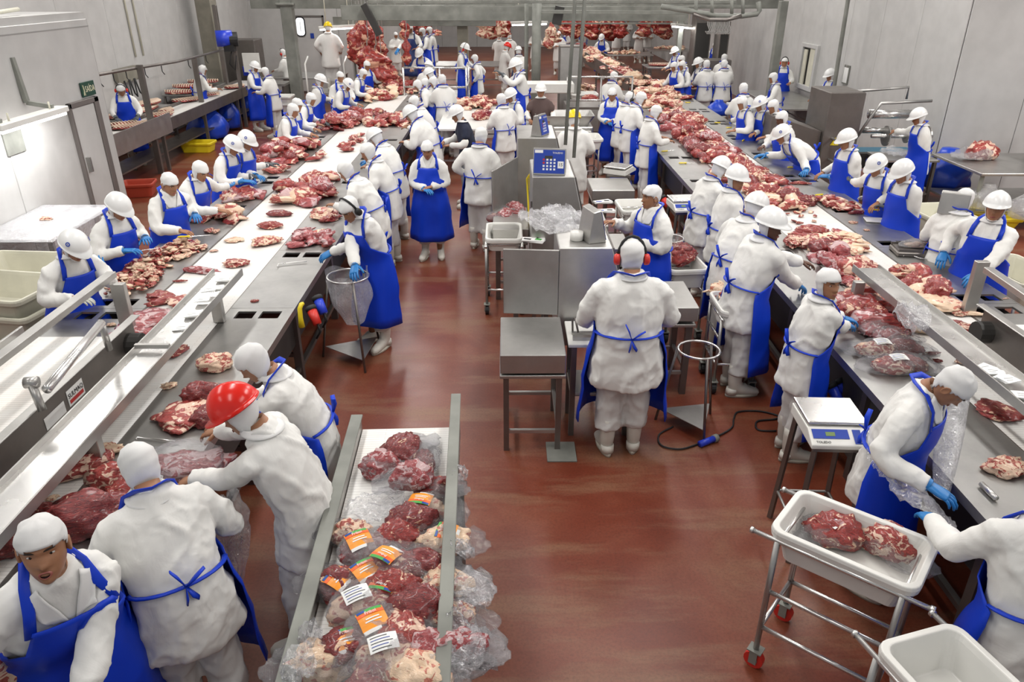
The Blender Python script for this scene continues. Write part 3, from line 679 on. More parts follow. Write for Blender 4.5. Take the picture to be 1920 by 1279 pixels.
    def crad(zz):
        for a_, b_ in zip(prof, prof[1:]):
            if zz <= b_[0]:
                k = max(0, (zz-a_[0])/(b_[0]-a_[0])); return (a_[1]+(b_[1]-a_[1])*k)*b, (a_[2]+(b_[2]-a_[2])*k)*b
        return prof[-1][1]*b, prof[-1][2]*b
    mb = MB(); N = 22; rs = []; ph = rnd.uniform(0, 6); zs = [coat_len]
    zz = coat_len
    while zz < 1.47: zz += .035; zs.append(min(zz, 1.475))
    for zz in zs:
        rx, ry = crad(zz); row = []
        for j in range(N):
            th = 2*pi*j/N; fold = 1+.05*smoothstep(1.0-zz, 0, .4)*sin(5*th+ph)+.02*sin(zz*40+3*th+ph)
            k = 1.0 if zz < 1.40 else 1.0
            row.append(tp(sin(th)*rx*fold, cos(th)*ry*fold, zz))
        rs.append(row)
    if coat_len < .9: mb.rings(rs, topm)
    else: mb.rings(rs, topm)
    def sleeve(mbx, S, E, T, sd, f0=0.0, f1=1.0, rr=(.074, .060, .050), m_=topm):
        pts = []; rad = []
        inn = tp(sd*.09*b, 0, 1.35); tot = 12
        for k in range(tot+1):
            u = k/tot
            if u < .5: p = S.lerp(E, u/.5); r = rr[0]+(rr[1]-rr[0])*(u/.5)
            else: p = E.lerp(T, (u-.5)/.5); r = rr[1]+(rr[2]-rr[1])*((u-.5)/.5)
            if u < f0 or u > f1: continue
            pts.append(p); rad.append(r*b**.5*(1+.055*sin(k*2.4+ph+sd)))
        if f0 == 0: pts = [inn]+pts; rad = [.074*b]+rad
        # round the elbow a little
        for q in range(2):
            pts = [pts[0]]+[pts[i]*.5+(pts[i-1]+pts[i+1])*.25 for i in range(1, len(pts)-1)]+[pts[-1]]
        mbx.tube(pts, rad, m_, 12)
    if top and sleeves == 'white':
        for sd, S, E, T in arms: sleeve(mb, S, E, T, sd, 0, .35)
        sm = MB()
        for sd, S, E, T in arms:
            e = MB(); sleeve(e, S, E, T, sd, .30, 1.0, m_=M['cloth']); remeshed(e.build('sleeve', P), vox, .010)
    else:
        for sd, S, E, T in arms: sleeve(mb, S, E, T, sd)
    coat = remeshed(mb.build('coat' if not top else 'shirt', P), vox, .013 if dist < 9 else .010 if dist < 16 else 0, .075)
    # trousers
    mb = MB(); hipy = tab[0][0]
    feet = ((-1, .03-stance*.5, .11), (1, -.03+stance*.5, .11))
    mb.rings([[Vector((sin(th)*rx*b, hipy+cos(th)*ry*b, zz)) for th in [2*pi*j/16 for j in range(16)]] for zz, rx, ry in ((.70, .14, .10), (.78, .175, .125), (.90, .17, .12), (.98, .15, .11))], legm)
    for sd, fy, fx in feet:
        pts = []; rad = []
        for k in range(11):
            u = k/10; zz = .84-u*(.84-.22); yy = hipy*(1-u)+fy*u+.03*sin(u*pi); pts.append((sd*(.085+.02*u), yy, zz)); rad.append((.108-.020*u)*b**.6*(1+.06*sin(k*2.2+ph+sd)*u))
        mb.tube(pts, rad, legm, 12)
    remeshed(mb.build('trousers', P), vox, .012 if dist < 16 else 0, .08)
    for sd, fy, fx in feet:
        put(boot_mesh(), 'boot', P, Matrix.Translation((sd*.108, fy, 0)) @ Matrix.Rotation(-sd*radians(10), 4, 'Z'))
    # hands
    for (sd, S, E, T), g in zip(arms, (gl, gr)):
        f = (T-E).normalized(); f2 = (f*.75+Vector((0, .25, -.12))).normalized() if (T.y > .25) else f
        side = Vector((1, 0, 0)); zax = side.cross(f2).normalized(); xax = f2.cross(zax).normalized()
        Mx = Matrix(((xax.x, f2.x, zax.x, T.x), (xax.y, f2.y, zax.y, T.y), (xax.z, f2.z, zax.z, T.z), (0, 0, 0, 1)))
        mm = M[g] if g else SK; sc_ = 1.16 if g else 1.0
        put(hand_mesh(sd, curl, mm), 'glove' if g else 'hand', P, Mx @ Matrix.Scale(sc_, 4))
        if g and g != 'glove_white':
            e = MB(); bk = -f; e.rings([[T+f*d+(side.cross(f).normalized()*sin(a)+f.cross(side.cross(f)).normalized()*cos(a))*r for a in [2*pi*j/12 for j in range(12)]] for d, r in ((-.06, .046), (-.02, .042), (.012, .034))], mm, cap=False)
            e.build('glove_cuff', P, smooth=True)
    # hood / head cover
    if cap:
        mb = MB(); N = 32; K = 20; rows = []; mi = mb.mi(M['hood'])
        for k in range(K+1):
            t = 1-k/K*.90; rows.append([HM @ head_pt(t, 2*pi*j/N, .007+.0022*sin(20*t+j*.9+ph), False) for j in range(N)])
        for r in rows: mb.v += [tuple(p) for p in r]
        mb.f.append(tuple(range(N))); mb.m.append(mi)
        for i in range(K):
            t = 1-(i+.5)/K*.90
            for j in range(N):
                th = 2*pi*(j+.5)/N; th = min(th, 2*pi-th); cut_ = .68-.06*smoothstep(th, .3, 1.1)-.14*smoothstep(th, 1.1, 1.7)-.36*smoothstep(th, 1.8, 2.5)
                if t > cut_: mb.f.append((i*N+j, (i+1)*N+j, (i+1)*N+(j+1) % N, i*N+(j+1) % N)); mb.m.append(mi)
        cp = mb.build('cap', P, smooth=True); so = cp.modifiers.new('thick', 'SOLIDIFY'); so.thickness = .005; so.offset = 1
        for sx in (-1, 1):
            e = MB(); e.rings([[HM @ Vector((sx*(.070+d), -.006+cos(a)*r*.62, -.002+sin(a)*r)) for a in [2*pi*j/14 for j in range(14)]] for d, r in ((0, .022), (.010, .031), (.017, .030), (.013, .018), (.009, .006))], SK); recalc(e.build('ear', P, smooth=True))
        # open collar of the coat
        for sx in (-1, 1):
            e = MB(); q = [tp(sx*.010, .13*b, 1.315), tp(sx*.085*b, .13*b, 1.335), tp(sx*.110*b, .05*b, 1.43), tp(sx*.072, .050, 1.468)]
            e.add([q[0].lerp(q[1], i/8).lerp(q[3].lerp(q[2], i/8), j/8) for j in range(9) for i in range(9)], [(j*9+i, j*9+i+1, (j+1)*9+i+1, (j+1)*9+i) for j in range(8) for i in range(8)], M['hood'])
            co_ = e.build('collar', P, smooth=True); so = co_.modifiers.new('thick', 'SOLIDIFY'); so.thickness = .007; so.offset = 0
    elif hat != 'none':
        mb = MB(); N = 26; vs = []; K = 15; g0 = .008
        rows = []
        for k in range(K+1):
            t = 1-k/K*.97
            rows.append([HM @ head_pt(t, 2*pi*j/N, g0+(.006*sin(9*t+2*j*.5+ph) if hood else .0018*sin(26*t+j*.7)), False) for j in range(N)])
        low = [(.10, .035), (.32, .055), (.62, .085), (.90, .120), (1.18, .150)]
        for f_, r_ in low:
            c = (HM @ Vector((0, -.012, -.085))).lerp(neck+Vector((0, -.01, -.005)), f_)
            rows.append([c+Vector((sin(th)*(.060+r_*.35), cos(th)*(.062+r_*.32), 0)) for th in [2*pi*j/N for j in range(N)]])
        n0 = len(mb.v)
        mi = mb.mi(M['hood'])
        for r in rows: mb.v += [tuple(p) for p in r]
        mb.f.append(tuple(range(N))); mb.m.append(mi)
        open_lo = 0.0; open_hi = .70
        for i in range(len(rows)-1):
            t = 1-(i+.5)/K*.97
            for j in range(N):
                th = 2*pi*(j+.5)/N; th = min(th, 2*pi-th)
                lim = 1.12 if t < .55 else 1.12-.3*smoothstep(t, .55, .72)
                if i < K and open_lo-.05 < t < open_hi and th < lim: continue
                mb.f.append((i*N+j, (i+1)*N+j, (i+1)*N+(j+1) % N, i*N+(j+1) % N)); mb.m.append(mi)
        cap = mb.build('hood', P, smooth=True); so = cap.modifiers.new('thick', 'SOLIDIFY'); so.thickness = .006; so.offset = 1
    if hat in ('H', 'R', 'Y'):
        hm = {'H': M['hat'], 'R': M['hat_red'], 'Y': M['hat_yellow']}[hat]
        ho = put(hat_mesh(hm), 'hard_hat', P, HM @ Matrix.Translation((0, 0, .036)) @ Matrix.Rotation(radians(4), 4, 'X') @ Matrix.Scale(1.03, 4))
        if emblem:
            e = MB()
            for sx in (-1, 1):
                c = Vector((sx*.086, .048, .066)); nrm = Vector((sx*.086/.108**2, .048/.13**2, .066/.128**2)).normalized(); u = nrm.cross(Vector((0, 0, 1))).normalized(); v_ = nrm.cross(u)
                c = c+nrm*.004
                e.rings([[c+u*cos(a)*r+v_*sin(a)*r+nrm*h for a in [2*pi*j/14 for j in range(14)]] for r, h in ((.019, 0), (.0185, .002), (.011, .002), (.0108, .0005))], M['ink_blue'], cap=False)
                e.bar(c-v_*.006+nrm*.002, c+v_*.006+nrm*.002, .004, .001, M['ink_blue'])
            em = e.build('emblem', ho); em['label'] = 'round dark blue emblem'
    if muffs:
        mm = M['red'] if muffs == 'red' else M['black']; e = MB()
        pts = [HM @ Vector((sin(a)*(.098 if hat == 'C' else .125), -.005, .0+cos(a)*(.150 if hat == 'C' else .175))) for a in [radians(-88+22*k) for k in range(9)]]
        e.tube(pts, .006, M['black'], 6, flat=1.8)
        eo = e.build('headband', P, smooth=True)
        for sx in (-1, 1):
            e = MB(); xo = .084
            e.rings([[HM @ Vector((sx*(xo+d), cos(a)*r*.82-.002, sin(a)*r-.012)) for a in [2*pi*j/16 for j in range(16)]] for d, r in ((0, .030), (.004, .040), (.022, .041), (.036, .036), (.042, .022))], mm)
            recalc(e.build('ear_cup', P, smooth=True))
    if apron:
        am = M[apron] if isinstance(apron, str) else M['apron']; mb = MB(); mi = mb.mi(am)
        rows = []; W = 18; zs = [1.325, 1.30, 1.24, 1.18, 1.12, 1.07, 1.02, .95, .87, .78, .68, .58, .48, .39, .30]
        for zz in zs:
            rx, ry = crad(max(zz, coat_len)); cl = .022+(.012 if zz < .9 else 0)+lean*.0003
            if zz > 1.17: ph_ = .60+.12*(1.325-zz)/.1
            elif zz > 1.02: ph_ = .82+(1.17-zz)/.15*1.0
            else: ph_ = 1.85
            if zz < .6: rx += (.6-zz)*.10; ry += (.6-zz)*.12
            row = []
            for j in range(W+1):
                th = -ph_+2*ph_*j/W
                fo = .014*smoothstep(1-zz, 0, .6)*sin(th*6+ph)+.004*sin(zz*22+th*4)
                row.append(tp(sin(th)*(rx+cl+fo), cos(th)*(ry+cl+fo), zz))
            rows.append(row)
        for r in rows: mb.v += [tuple(p) for p in r]
        for i in range(len(rows)-1):
            for j in range(W): mb.f.append((i*(W+1)+j, i*(W+1)+j+1, (i+1)*(W+1)+j+1, (i+1)*(W+1)+j)); mb.m.append(mi)
        ap = mb.build('apron', P, smooth=True); so = ap.modifiers.new('thick', 'SOLIDIFY'); so.thickness = .006; so.offset = 0
        if strap:
            e = MB(); pts = [rows[1][0]]
            for x_, y_, z_ in ((-.115, .085, 1.40), (-.095, .02, 1.462), (-.06, -.06, 1.485), (0, -.092, 1.478), (.06, -.06, 1.485), (.095, .02, 1.462), (.115, .085, 1.40)):
                pts.append(tp(x_*max(1, b*.95), y_*b, z_))
            pts.append(rows[1][-1]); e.tube(pts, .021, am, 8, flat=.28, up=(0, -1, .3)); e.build('neck_strap', ap, smooth=True)
        if tie:
            e = MB(); rx, ry = crad(1.04); pts = [tp(sin(th)*(rx+.016), cos(th)*(ry+.016), 1.04+.0*th) for th in [1.7+(2*pi-3.4)*k/14 for k in range(15)]]
            e.tube(pts, .017, am, 6, flat=.4); c = tp(0, -(ry+.024), 1.04)
            for dx, dz in ((.09, .07), (-.05, .12), (-.015, -.09), (.04, -.08)):
                e.tube([c, c+Vector((dx*.5, -.012, dz*.6)), c+Vector((dx, -.008, dz))], [.008, .019, .016], am, 6, flat=.3)
            e.build('waist_tie', ap, smooth=True)
    return P
# ================================================================ CUTTING LINES
def plate(mb, x0, x1, y0, y1, z, th, holes, m):
    xs = sorted({x0, x1} | {h[0] for h in holes} | {h[1] for h in holes}); ys = sorted({y0, y1} | {h[2] for h in holes} | {h[3] for h in holes})
    for i in range(len(xs)-1):
        for j in range(len(ys)-1):
            cx, cy_ = (xs[i]+xs[i+1])/2, (ys[j]+ys[j+1])/2
            if any(h[0] < cx < h[1] and h[2] < cy_ < h[3] for h in holes): continue
            mb.box(xs[i], xs[i+1], ys[j], ys[j+1], z-th, z, m)
def cutting_line(label, xo, xb0, xb1, xi, y0, y1, seam0, hole0, step=1.55):
    """xo..xb0 one work shelf, xb0..xb1 belt, xb1..xi other work shelf (x ascending)"""
    t = thing('cutting_line', label, 'conveyor table', (0, 0, 0))
    ys = [y0]; y = seam0
    while y < y0+.2: y += step
    while y < y1-.3: ys.append(y); y += step
    ys.append(y1)
    for a, b in zip(ys, ys[1:]):
        for sx0, sx1, side in ((xo, xb0-.012, 0), (xb1+.012, xi, 1)):
            w = sx1-sx0; hs = []
            for hy in (a+.07, b-.22):
                if hy < a+.04 or hy+.15 > b-.03 or b-a < 1.0: continue
                if side == 1 and hy == a+.07 and xi < 0: continue
                if side == 0 and hy == a+.07 and xi > 0: continue
                inner = sx1 if side == 0 else sx0
                hs += [(sx0+.09, sx0+.09+.16, hy, hy+.15), (sx0+.30, sx0+.30+.17, hy, hy+.15)]
            mb = MB(); plate(mb, sx0, sx1, a+.002, b-.002, .90, .018, hs, M['steel_table']); mb.build('tabletop', t)
    mb = MB(); mb.box(xb0, xb1, y0-.1, y1, .872, .892, M['belt']); mb.build('belt', t)
    for x in (xb0-.006, xb1+.006): 
        mb = MB(); mb.box(x-.005, x+.005, y0, y1, .80, .897, M['steel_dark']); mb.build('belt_edge', t)
    for x in (xo, xi):
        mb = MB(); mb.box(x-.006, x+.006, y0, y1, .84, .902, M['steel_table']); mb.build('edge_lip', t)
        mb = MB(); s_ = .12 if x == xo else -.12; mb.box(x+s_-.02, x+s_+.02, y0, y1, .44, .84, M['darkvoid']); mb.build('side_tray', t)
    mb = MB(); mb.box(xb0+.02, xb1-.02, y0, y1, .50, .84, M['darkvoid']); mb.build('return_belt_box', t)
    y = y0+.4
    while y < y1:
        for x in (xo+.10, xi-.10):
            mb = MB(); mb.box(x-.035, x+.035, y-.035, y+.035, .0, .84, M['steel_dark']); mb.build('leg', t)
        mb = MB(); mb.box(xo+.1, xi-.1, y-.02, y+.02, .30, .34, M['steel_dark']); mb.build('crossbar', t); y += 1.55
    for x in (xo+.10, xi-.10): 
        mb = MB(); mb.box(x-.02, x+.02, y0+.4, y1, .16, .20, M['steel_dark']); mb.build('foot_rail', t)
    return t
cutting_line('long steel cutting table with a white belt on the left side of the hall', -3.78, -3.17, -2.43, -1.86, 1.2, 21.5, 6.01, 5.87)
cutting_line('long steel cutting table with a white belt on the right side of the hall', 2.57, 3.18, 4.0, 4.57, 1.2, 20.2, 6.05, 6.13)

# label troughs above the belts
def trough(x0, x1, y0, y1, z, label, posts, name='label_trough'):
    t = thing(name, label, 'trough', (0, 0, 0)); mb = MB()
    mb.box(x0, x1, y0, y1, z-.012, z, M['steel_bright']); mb.build('trough_floor', t)
    for a, b in ((x0, x0-.01), (x1, x1+.01)):
        mb = MB(); mb.box(min(a, b), max(a, b), y0, y1, z-.03, z+.035, M['steel']); mb.build('side_lip', t)
    for px, py_ in posts:
        mb = MB(); mb.box(px-.045, px+.045, py_-.03, py_+.03, .90, z-.012, M['steel']); bev(mb.build('post', t), .004)
    return t
trough(-2.60, -2.36, 1.0, 6.25, 1.15, 'narrow steel label trough running above the left belt', [(at(415, 600, .9).x, at(415, 603, .9).y), (at(186, 872, .9).x, at(186, 872, .9).y), (-2.35, 2.0)])
t = trough(3.15, 3.37, 1.0, 6.30, 1.15, 'narrow steel label trough running above the right belt', [(3.08, 6.0), (3.24, 3.4), (3.3, 1.8)])
bpy.context.view_layer.update()
def stop_bar(x0, x1, y, z, label):
    mb = MB(); mb.bar((x0, y, z+.04), (x1, y, z+.04), .03, .03, M['steel']); tag(mb.build('stop_bar'), label, 'bar')
stop_bar(-2.60, -2.36, 4.68, 1.15, 'small steel stop bar across the left label trough')
# slips of paper labels lying in the troughs
def slips(trx0, trx1, spots, lab, grp):
    for k, (px, py_, rz) in enumerate(spots):
        p = at(px, py_, 1.156); x = min(max(p.x, trx0+.07), trx1-.07)
        t = thing('label_stack', lab % k if '%' in lab else lab, 'labels', (x, p.y, 1.152+(k % 4)*.0131), rz, grp); n = 3
        for i in range(n):
            mb = MB(); mb.box(-.055, .055, -.045, .045, i*.004, i*.004+.003, M['paper'], rz=i*.12); mb.build('paper_label', t)
        for yy in (-.022, .005):
            mb = MB(); mb.box(-.03, .012 if yy < 0 else .03, yy, yy+.003, n*.004-.0008, n*.004+.0002, M['galv']); mb.build('print', t)
slips(-2.60, -2.36, [(352, 615, .1), (362, 593, .15), (380, 568, .1), (392, 552, .2), (407, 540, .1), (418, 527, .1)], 'small stack of white printed labels at the far end of the left trough', 'labels lined up in the left trough')
random.seed(11)
slips(3.15, 3.37, [(1838, 690, .3), (1852, 700, -.2), (1872, 716, .4), (1888, 722, .1), (1868, 700, .8), (1900, 745, -.4)], 'loose white printed labels in the near end of the right trough', 'labels strewn in the right trough')
# side conveyors that drop on the belts
def side_conveyor(x0, x1, y0, y1, z, label, face, sticker_y, rail_side):
    t = thing('infeed_conveyor', label, 'conveyor', (0, 0, 0))
    mb = MB(); mb.box(x0, x1, y0, y1, z-.03, z, M['belt']); mb.tube([(x0, y1, z-.045), (x1, y1, z-.045)], .045, M['belt'], 12); mb.build('belt', t)
    xs = x1 if face > 0 else x0; s_ = 1 if face > 0 else -1
    mb = MB(); mb.box(min(xs, xs+.02*s_), max(xs, xs+.02*s_), y0, y1+.10, z-.16, z+.10, M['steel_dark']); mb.box(min(xs-.01*s_, xs+.055*s_), max(xs-.01*s_, xs+.055*s_), y0, y1+.16, z+.10, z+.112, M['steel']); bev(mb.build('side_plate', t), .004)
    xo_ = x0 if face > 0 else x1
    mb = MB(); mb.box(min(xo_, xo_-.02*s_), max(xo_, xo_-.02*s_), y0, y1+.1, z-.12, z+.05, M['steel']); bev(mb.build('side_plate', t), .004)
    mb = MB(); mb.cyl((xs+.02*s_, y1-.02, z-.05), (xs+.12*s_, y1-.02, z-.05), .085, M['darkvoid'], 14); mb.build('drum_bearing', t)
    # maker's plate
    w_ = .19; yc = sticker_y; xp = xs+.0215*s_
    mb = MB(); mb.box(min(xp, xp+.002*s_), max(xp, xp+.002*s_), yc-w_/2, yc+w_/2, z-.08, z+.03, M['paper']); st = mb.build('maker_plate', t)
    fx = frame((xp+.004*s_, yc, z-.012), (0, 1*s_, 0), (0, 0, 1)); text('SULMAQ', 'lettering', .045, M['ink'], fx, st)
    mb = MB(); a_ = xp+.002*s_; mb.box(min(a_, a_+.002*s_), max(a_, a_+.002*s_), yc-w_*.42, yc+w_*.42, z-.064, z-.040, M['ink_red']); mb.build('red_stripe', st)
    if face > 0:
        mb = MB(); mb.box(xp, xp+.002, yc-.36, yc-.14, z-.085, z-.005, M['paper']); mb.build('white_sticker', t)
    for yy in (y1-.2, y1-1.8):
        for xx in (x0+.06, x1-.06):
            mb = MB(); mb.box(xx-.03, xx+.03, yy-.03, yy+.03, .90, z-.05, M['steel_dark']); mb.build('leg', t)
    return t
LC = side_conveyor(-3.60, -2.80, .6, 4.95, 1.13, 'wide white infeed conveyor above the near end of the left table', 1, 4.18, 0)
RC = side_conveyor(3.70, 4.50, .6, 5.10, 1.13, 'wide white infeed conveyor above the near end of the right table', -1, 4.42, 0)
def guard(label, pts, posts, w_=.075, h_=.05, name='guard_rail'):
    t = thing(name, label, 'rail', (0, 0, 0)); mb = MB()
    for a, b in zip(pts, pts[1:]): mb.bar(a, b, w_, h_, M['steel'])
    bev(mb.build('rail_bar', t), .004)
    for (x, y, z0, z1, ww) in posts:
        mb = MB(); mb.box(x-ww, x+ww, y-.028, y+.028, z0, z1, M['steel']); bev(mb.build('post', t), .004)
    return t
p0 = at(210, 514, 1.35); p1 = at(0, 672, 1.35)
guard('flat steel guard rail rising beside the first worker on the left line', [tuple(p0), tuple(p0.lerp(p1, 3.2))], [(-3.10, 5.55, .90, 1.32, .055), (-3.62, 4.05, 1.0, 1.33, .03)])
q0 = at(1852, 506, 1.35); q1 = at(1925, 556, 1.35)
guard('flat steel guard rail beside the helmeted worker at right', [tuple(q0), tuple(q0.lerp(q1, 5))], [(at(1812, 590, .9).x+.02, at(1812, 588, .9).y, .90, 1.38, .055), (q0.x+.25, 3.4, .9, 1.33, .03)])
# bent pipe handle above the left infeed conveyor
t = thing('pipe_handle', 'thick steel pipe handle above the left infeed conveyor', 'pipe', (0, 0, 0))
a = at(190, 606, 1.46); b = at(88, 730, 1.46); mb = MB(); mb.tube([a, a.lerp(b, .5), b], .028, M['steel_bright'], 12); mb.build('grip_pipe', t, smooth=True)
c = at(205, 655, 1.24); mb = MB(); mb.tube([a+Vector((.0, 0, .0)), c], .022, M['steel'], 10); mb.build('post', t, smooth=True)
t = thing('cut_pipe', 'short capped pipe stub standing on the left infeed conveyor', 'pipe', (0, 0, 0)); a = at(58, 718, 1.40); c = at(80, 770, 1.24); mb = MB(); mb.cyl(c, a, .024, M['steel'], 12); mb.build('stub', t, smooth=True); mb = MB(); mb.cyl(a+Vector((-.035, 0, 0)), a+Vector((.035, .01, 0)), .034, M['steel'], 12); mb.build('end_cap', t, smooth=True)

# ---------------------------------------------------------------- generic furniture
def steel_table(name, label, x0, x1, y0, y1, z=.9, th=.04, m='steel_table', legm='steel_dark', shelf=None, lw=.022, cat='table', rz=0, group=None, skirt=.0, stretch=.28, parts=True):
    cx, cy_ = (x0+x1)/2, (y0+y1)/2; t = thing(name, label, cat, (cx, cy_, 0), rz, group); w, d_ = (x1-x0)/2, (y1-y0)/2
    mb = MB(); mb.box(-w, w, -d_, d_, z-th, z, M[m]); bev(mb.build('tabletop', t), .005)
    for sx in (-1, 1):
        for sy in (-1, 1):
            mb = MB(); mb.box(sx*(w-.05)-lw, sx*(w-.05)+lw, sy*(d_-.05)-lw, sy*(d_-.05)+lw, 0, z-th, M[legm]); mb.build('leg', t)
    mb = MB()
    for sy in (-1, 1): mb.box(-w+.05, w-.05, sy*(d_-.05)-.015, sy*(d_-.05)+.015, stretch-.015, stretch+.015, M['steel'])
    for sx in (-1, 1): mb.box(sx*(w-.05)-.015, sx*(w-.05)+.015, -d_+.05, d_-.05, stretch+.02, stretch+.05, M['steel'])
    mb.build('stretcher', t)
    if shelf: mb = MB(); mb.box(-w+.03, w-.03, -d_+.03, d_-.03, shelf-.02, shelf, M[m]); mb.build('shelf', t)
    return t
def rr(w, d_, r, z, n=5):
    o = []
    for qx, qy, a0_ in ((1, 1, 0), (-1, 1, 90), (-1, -1, 180), (1, -1, 270)):
        for k in range(n+1):
            a = radians(a0_+90*k/n); o.append(Vector((qx*(w/2-r)+cos(a)*r, qy*(d_/2-r)+sin(a)*r, z)))
    return o
def tub(label, loc, w, d_, h, rz=0, m='plastic', name='plastic_tub', cat='tub', group=None, rim=.035, taper=.86):
    t = thing(name, label, cat, loc, rz, group); mm = M[m]; mb = MB()
    mb.rings([rr(w*taper, d_*taper, .05, 0), rr(w, d_, .06, h-.05)], mm)
    mb.v = mb.v[:]  # outer wall with floor
    mb2 = MB(); k = len(rr(1, 1, .1, 0)); R = [rr(w*taper, d_*taper, .05, 0), rr(w*.97, d_*.97, .06, h-.06), rr(w+rim, d_+rim, .07, h-.055), rr(w+rim+.01, d_+rim+.01, .075, h-.02), rr(w+rim, d_+rim, .07, h), rr(w-.01, d_-.01, .055, h), rr(w-.03, d_-.03, .05, h-.03), rr(w*taper-.03, d_*taper-.03, .045, .02)]
    mb2.rings(R, mm, cap=True); recalc(mb2.build('tub_shell', t, smooth=False)); bev(t.children[0], .006, 2)
    return t
def wheel(mb, x, y, r, m='red'):
    mb.cyl((x-.02, y, r), (x+.02, y, r), r, M[m], 14); mb.cyl((x-.024, y, r), (x+.024, y, r), r*.45, M['galv'], 10); mb.box(x-.035, x+.035, y-.04, y+.04, 2*r+.012, 2*r+.02, M['galv']); 
    for s_ in (-1, 1): mb.box(x+s_*.03-.003, x+s_*.03+.003, y-.022, y+.022, r*.7, 2*r+.012, M['galv'])
def trolley(label, loc, w, d_, z, rz=0, handles=True, wm='red', group=None, r=.013, name='tub_trolley', low=.30):
    t = thing(name, label, 'trolley', loc, rz, group); W, D_ = w/2, d_/2
    for sx in (-1, 1):
        mb = MB(); y0 = -D_-(.10 if handles else 0); mb.tube([(sx*W, y0, z), (sx*W, D_+(.10 if handles else 0), z)], r, M['steel_bright'], 10)
        if handles: mb.tube([(sx*W, y0-.01, z), (sx*W, y0+.012, z)], r*1.4, M['steel_bright'], 10); mb.tube([(sx*W, D_+.1, z), (sx*W, D_+.115, z)], r*1.4, M['steel_bright'], 10)
        mb.build('side_rail', t, smooth=True)
        for sy in (-1, 1):
            mb = MB(); mb.cyl((sx*W, sy*(D_-.03), .13), (sx*W, sy*(D_-.03), z), r*1.25, M['steel'], 10); mb.build('leg', t, smooth=True)
            mb = MB(); wheel(mb, sx*W, sy*(D_-.03), .055, wm); mb.build('caster', t)
    for a, b_ in [((-W, sy*(D_-.03), zz), (W, sy*(D_-.03), zz)) for sy in (-1, 1) for zz in (z-.02, low)]+[((sx*W, -D_+.03, zz), (sx*W, D_-.03, zz)) for sx in (-1, 1) for zz in (low, low+.26)]:
        mb = MB(); mb.cyl(a, b_, r, M['steel_bright'], 8); mb.build('cross_rail', t, smooth=True)
    return t

# ================================================================ CENTRE: packed-meat conveyor
t = thing('packing_conveyor', 'short conveyor full of bagged meat coming towards the camera', 'conveyor', (0, 0, 0))
mb = MB(); mb.box(-.93, -.35, 1.3, 4.08, .85, .88, M['belt']); mb.tube([(-.93, 4.07, .835), (-.35, 4.07, .835)], .045, M['belt'], 12); mb.build('belt', t)
for x0, x1, z1, yend in ((-.985, -.935, .985, 4.10), (-.345, -.305, 1.055, 4.22)):
    mb = MB(); mb.box(x0, x1, 1.3, yend, .72, z1-.012, M['steel']); bev(mb.build('side_plate', t), .005)
    mb = MB(); mb.box(x0-.012, x1+.012, 1.3, yend, z1-.012, z1, M['galv']); bev(mb.build('top_rail', t), .003)
for x in (-.90, -.40):
    for y in (1.6, 2.9, 3.9): mb = MB(); mb.box(x-.03, x+.03, y-.03, y+.03, 0, .8, M['steel_dark']); mb.build('leg', t)
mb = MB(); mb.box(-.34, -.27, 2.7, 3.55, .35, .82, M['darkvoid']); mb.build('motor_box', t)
_R = Matrix.Rotation(radians(2.0), 3, 'Z'); _p = Vector((-.65, 4.08, 0)); t.location = _p-_R @ _p; t.rotation_euler[2] = radians(2.0)

# ================================================================ CENTRE: weighing stations
def station(label, x0, x1, y0, y1, z, zb=.30, door=None):
    t = thing('packing_cabinet', label, 'cabinet', ((x0+x1)/2, (y0+y1)/2, 0)); w = (x1-x0)/2; d_ = (y1-y0)/2
    mb = MB(); sl = .20
    prof = [(-w, zb), (w+sl, zb), (w+sl, .80), (w, z), (-w, z)]
    mb.rings([[Vector((x, y, zz)) for x, zz in prof] for y in (-d_, d_)], M['steel']); bev(recalc(mb.build('cabinet_body', t)), .008)
    mb = MB(); mb.bar((w+.012, 0, z-.01), (w+sl+.012, 0, .80), .012, 2*d_-.04, M['steel_dark'], up=(0, 1, 0)); mb.build('slanted_flap', t)
    for sx in (-1, 1):
        for sy in (-1, 1): mb = MB(); mb.box(sx*(w-.04)-.02, sx*(w-.04)+.02, sy*(d_-.05)-.02, sy*(d_-.05)+.02, 0, zb, M['steel_dark']); mb.build('leg', t)
    for zz in (z-.3, .65): mb = MB(); mb.cyl((-w-.008, -d_+.01, zz-.04), (-w-.008, -d_+.01, zz+.04), .008, M['steel_dark'], 8); mb.build('hinge', t)
    if door:
        mb = MB(); a = Vector((-w, -d_, 0)); b = Vector((door[0]-(x0+x1)/2, door[1]-(y0+y1)/2, 0)); mb.bar(a+Vector((0, 0, (door[2]+door[3])/2)), b+Vector((0, 0, (door[2]+door[3])/2)), .02, door[3]-door[2], M['steel']); bev(mb.build('open_door', t), .004)
    return t
station('nearest steel packing cabinet, beside the man with red ear muffs', .44, .88, 5.80, 6.45, 1.52, zb=.62, door=(-.02, 5.84, .92, 1.50))
station('middle steel packing cabinet with the blue weighing display on it', .28, .72, 7.65, 8.5, 1.66, zb=.3)
station('far steel packing cabinet in front of the brown-shirted worker', .16, .66, 9.75, 10.7, 1.66, zb=.3, door=(-.16, 8.95, .62, 1.42))
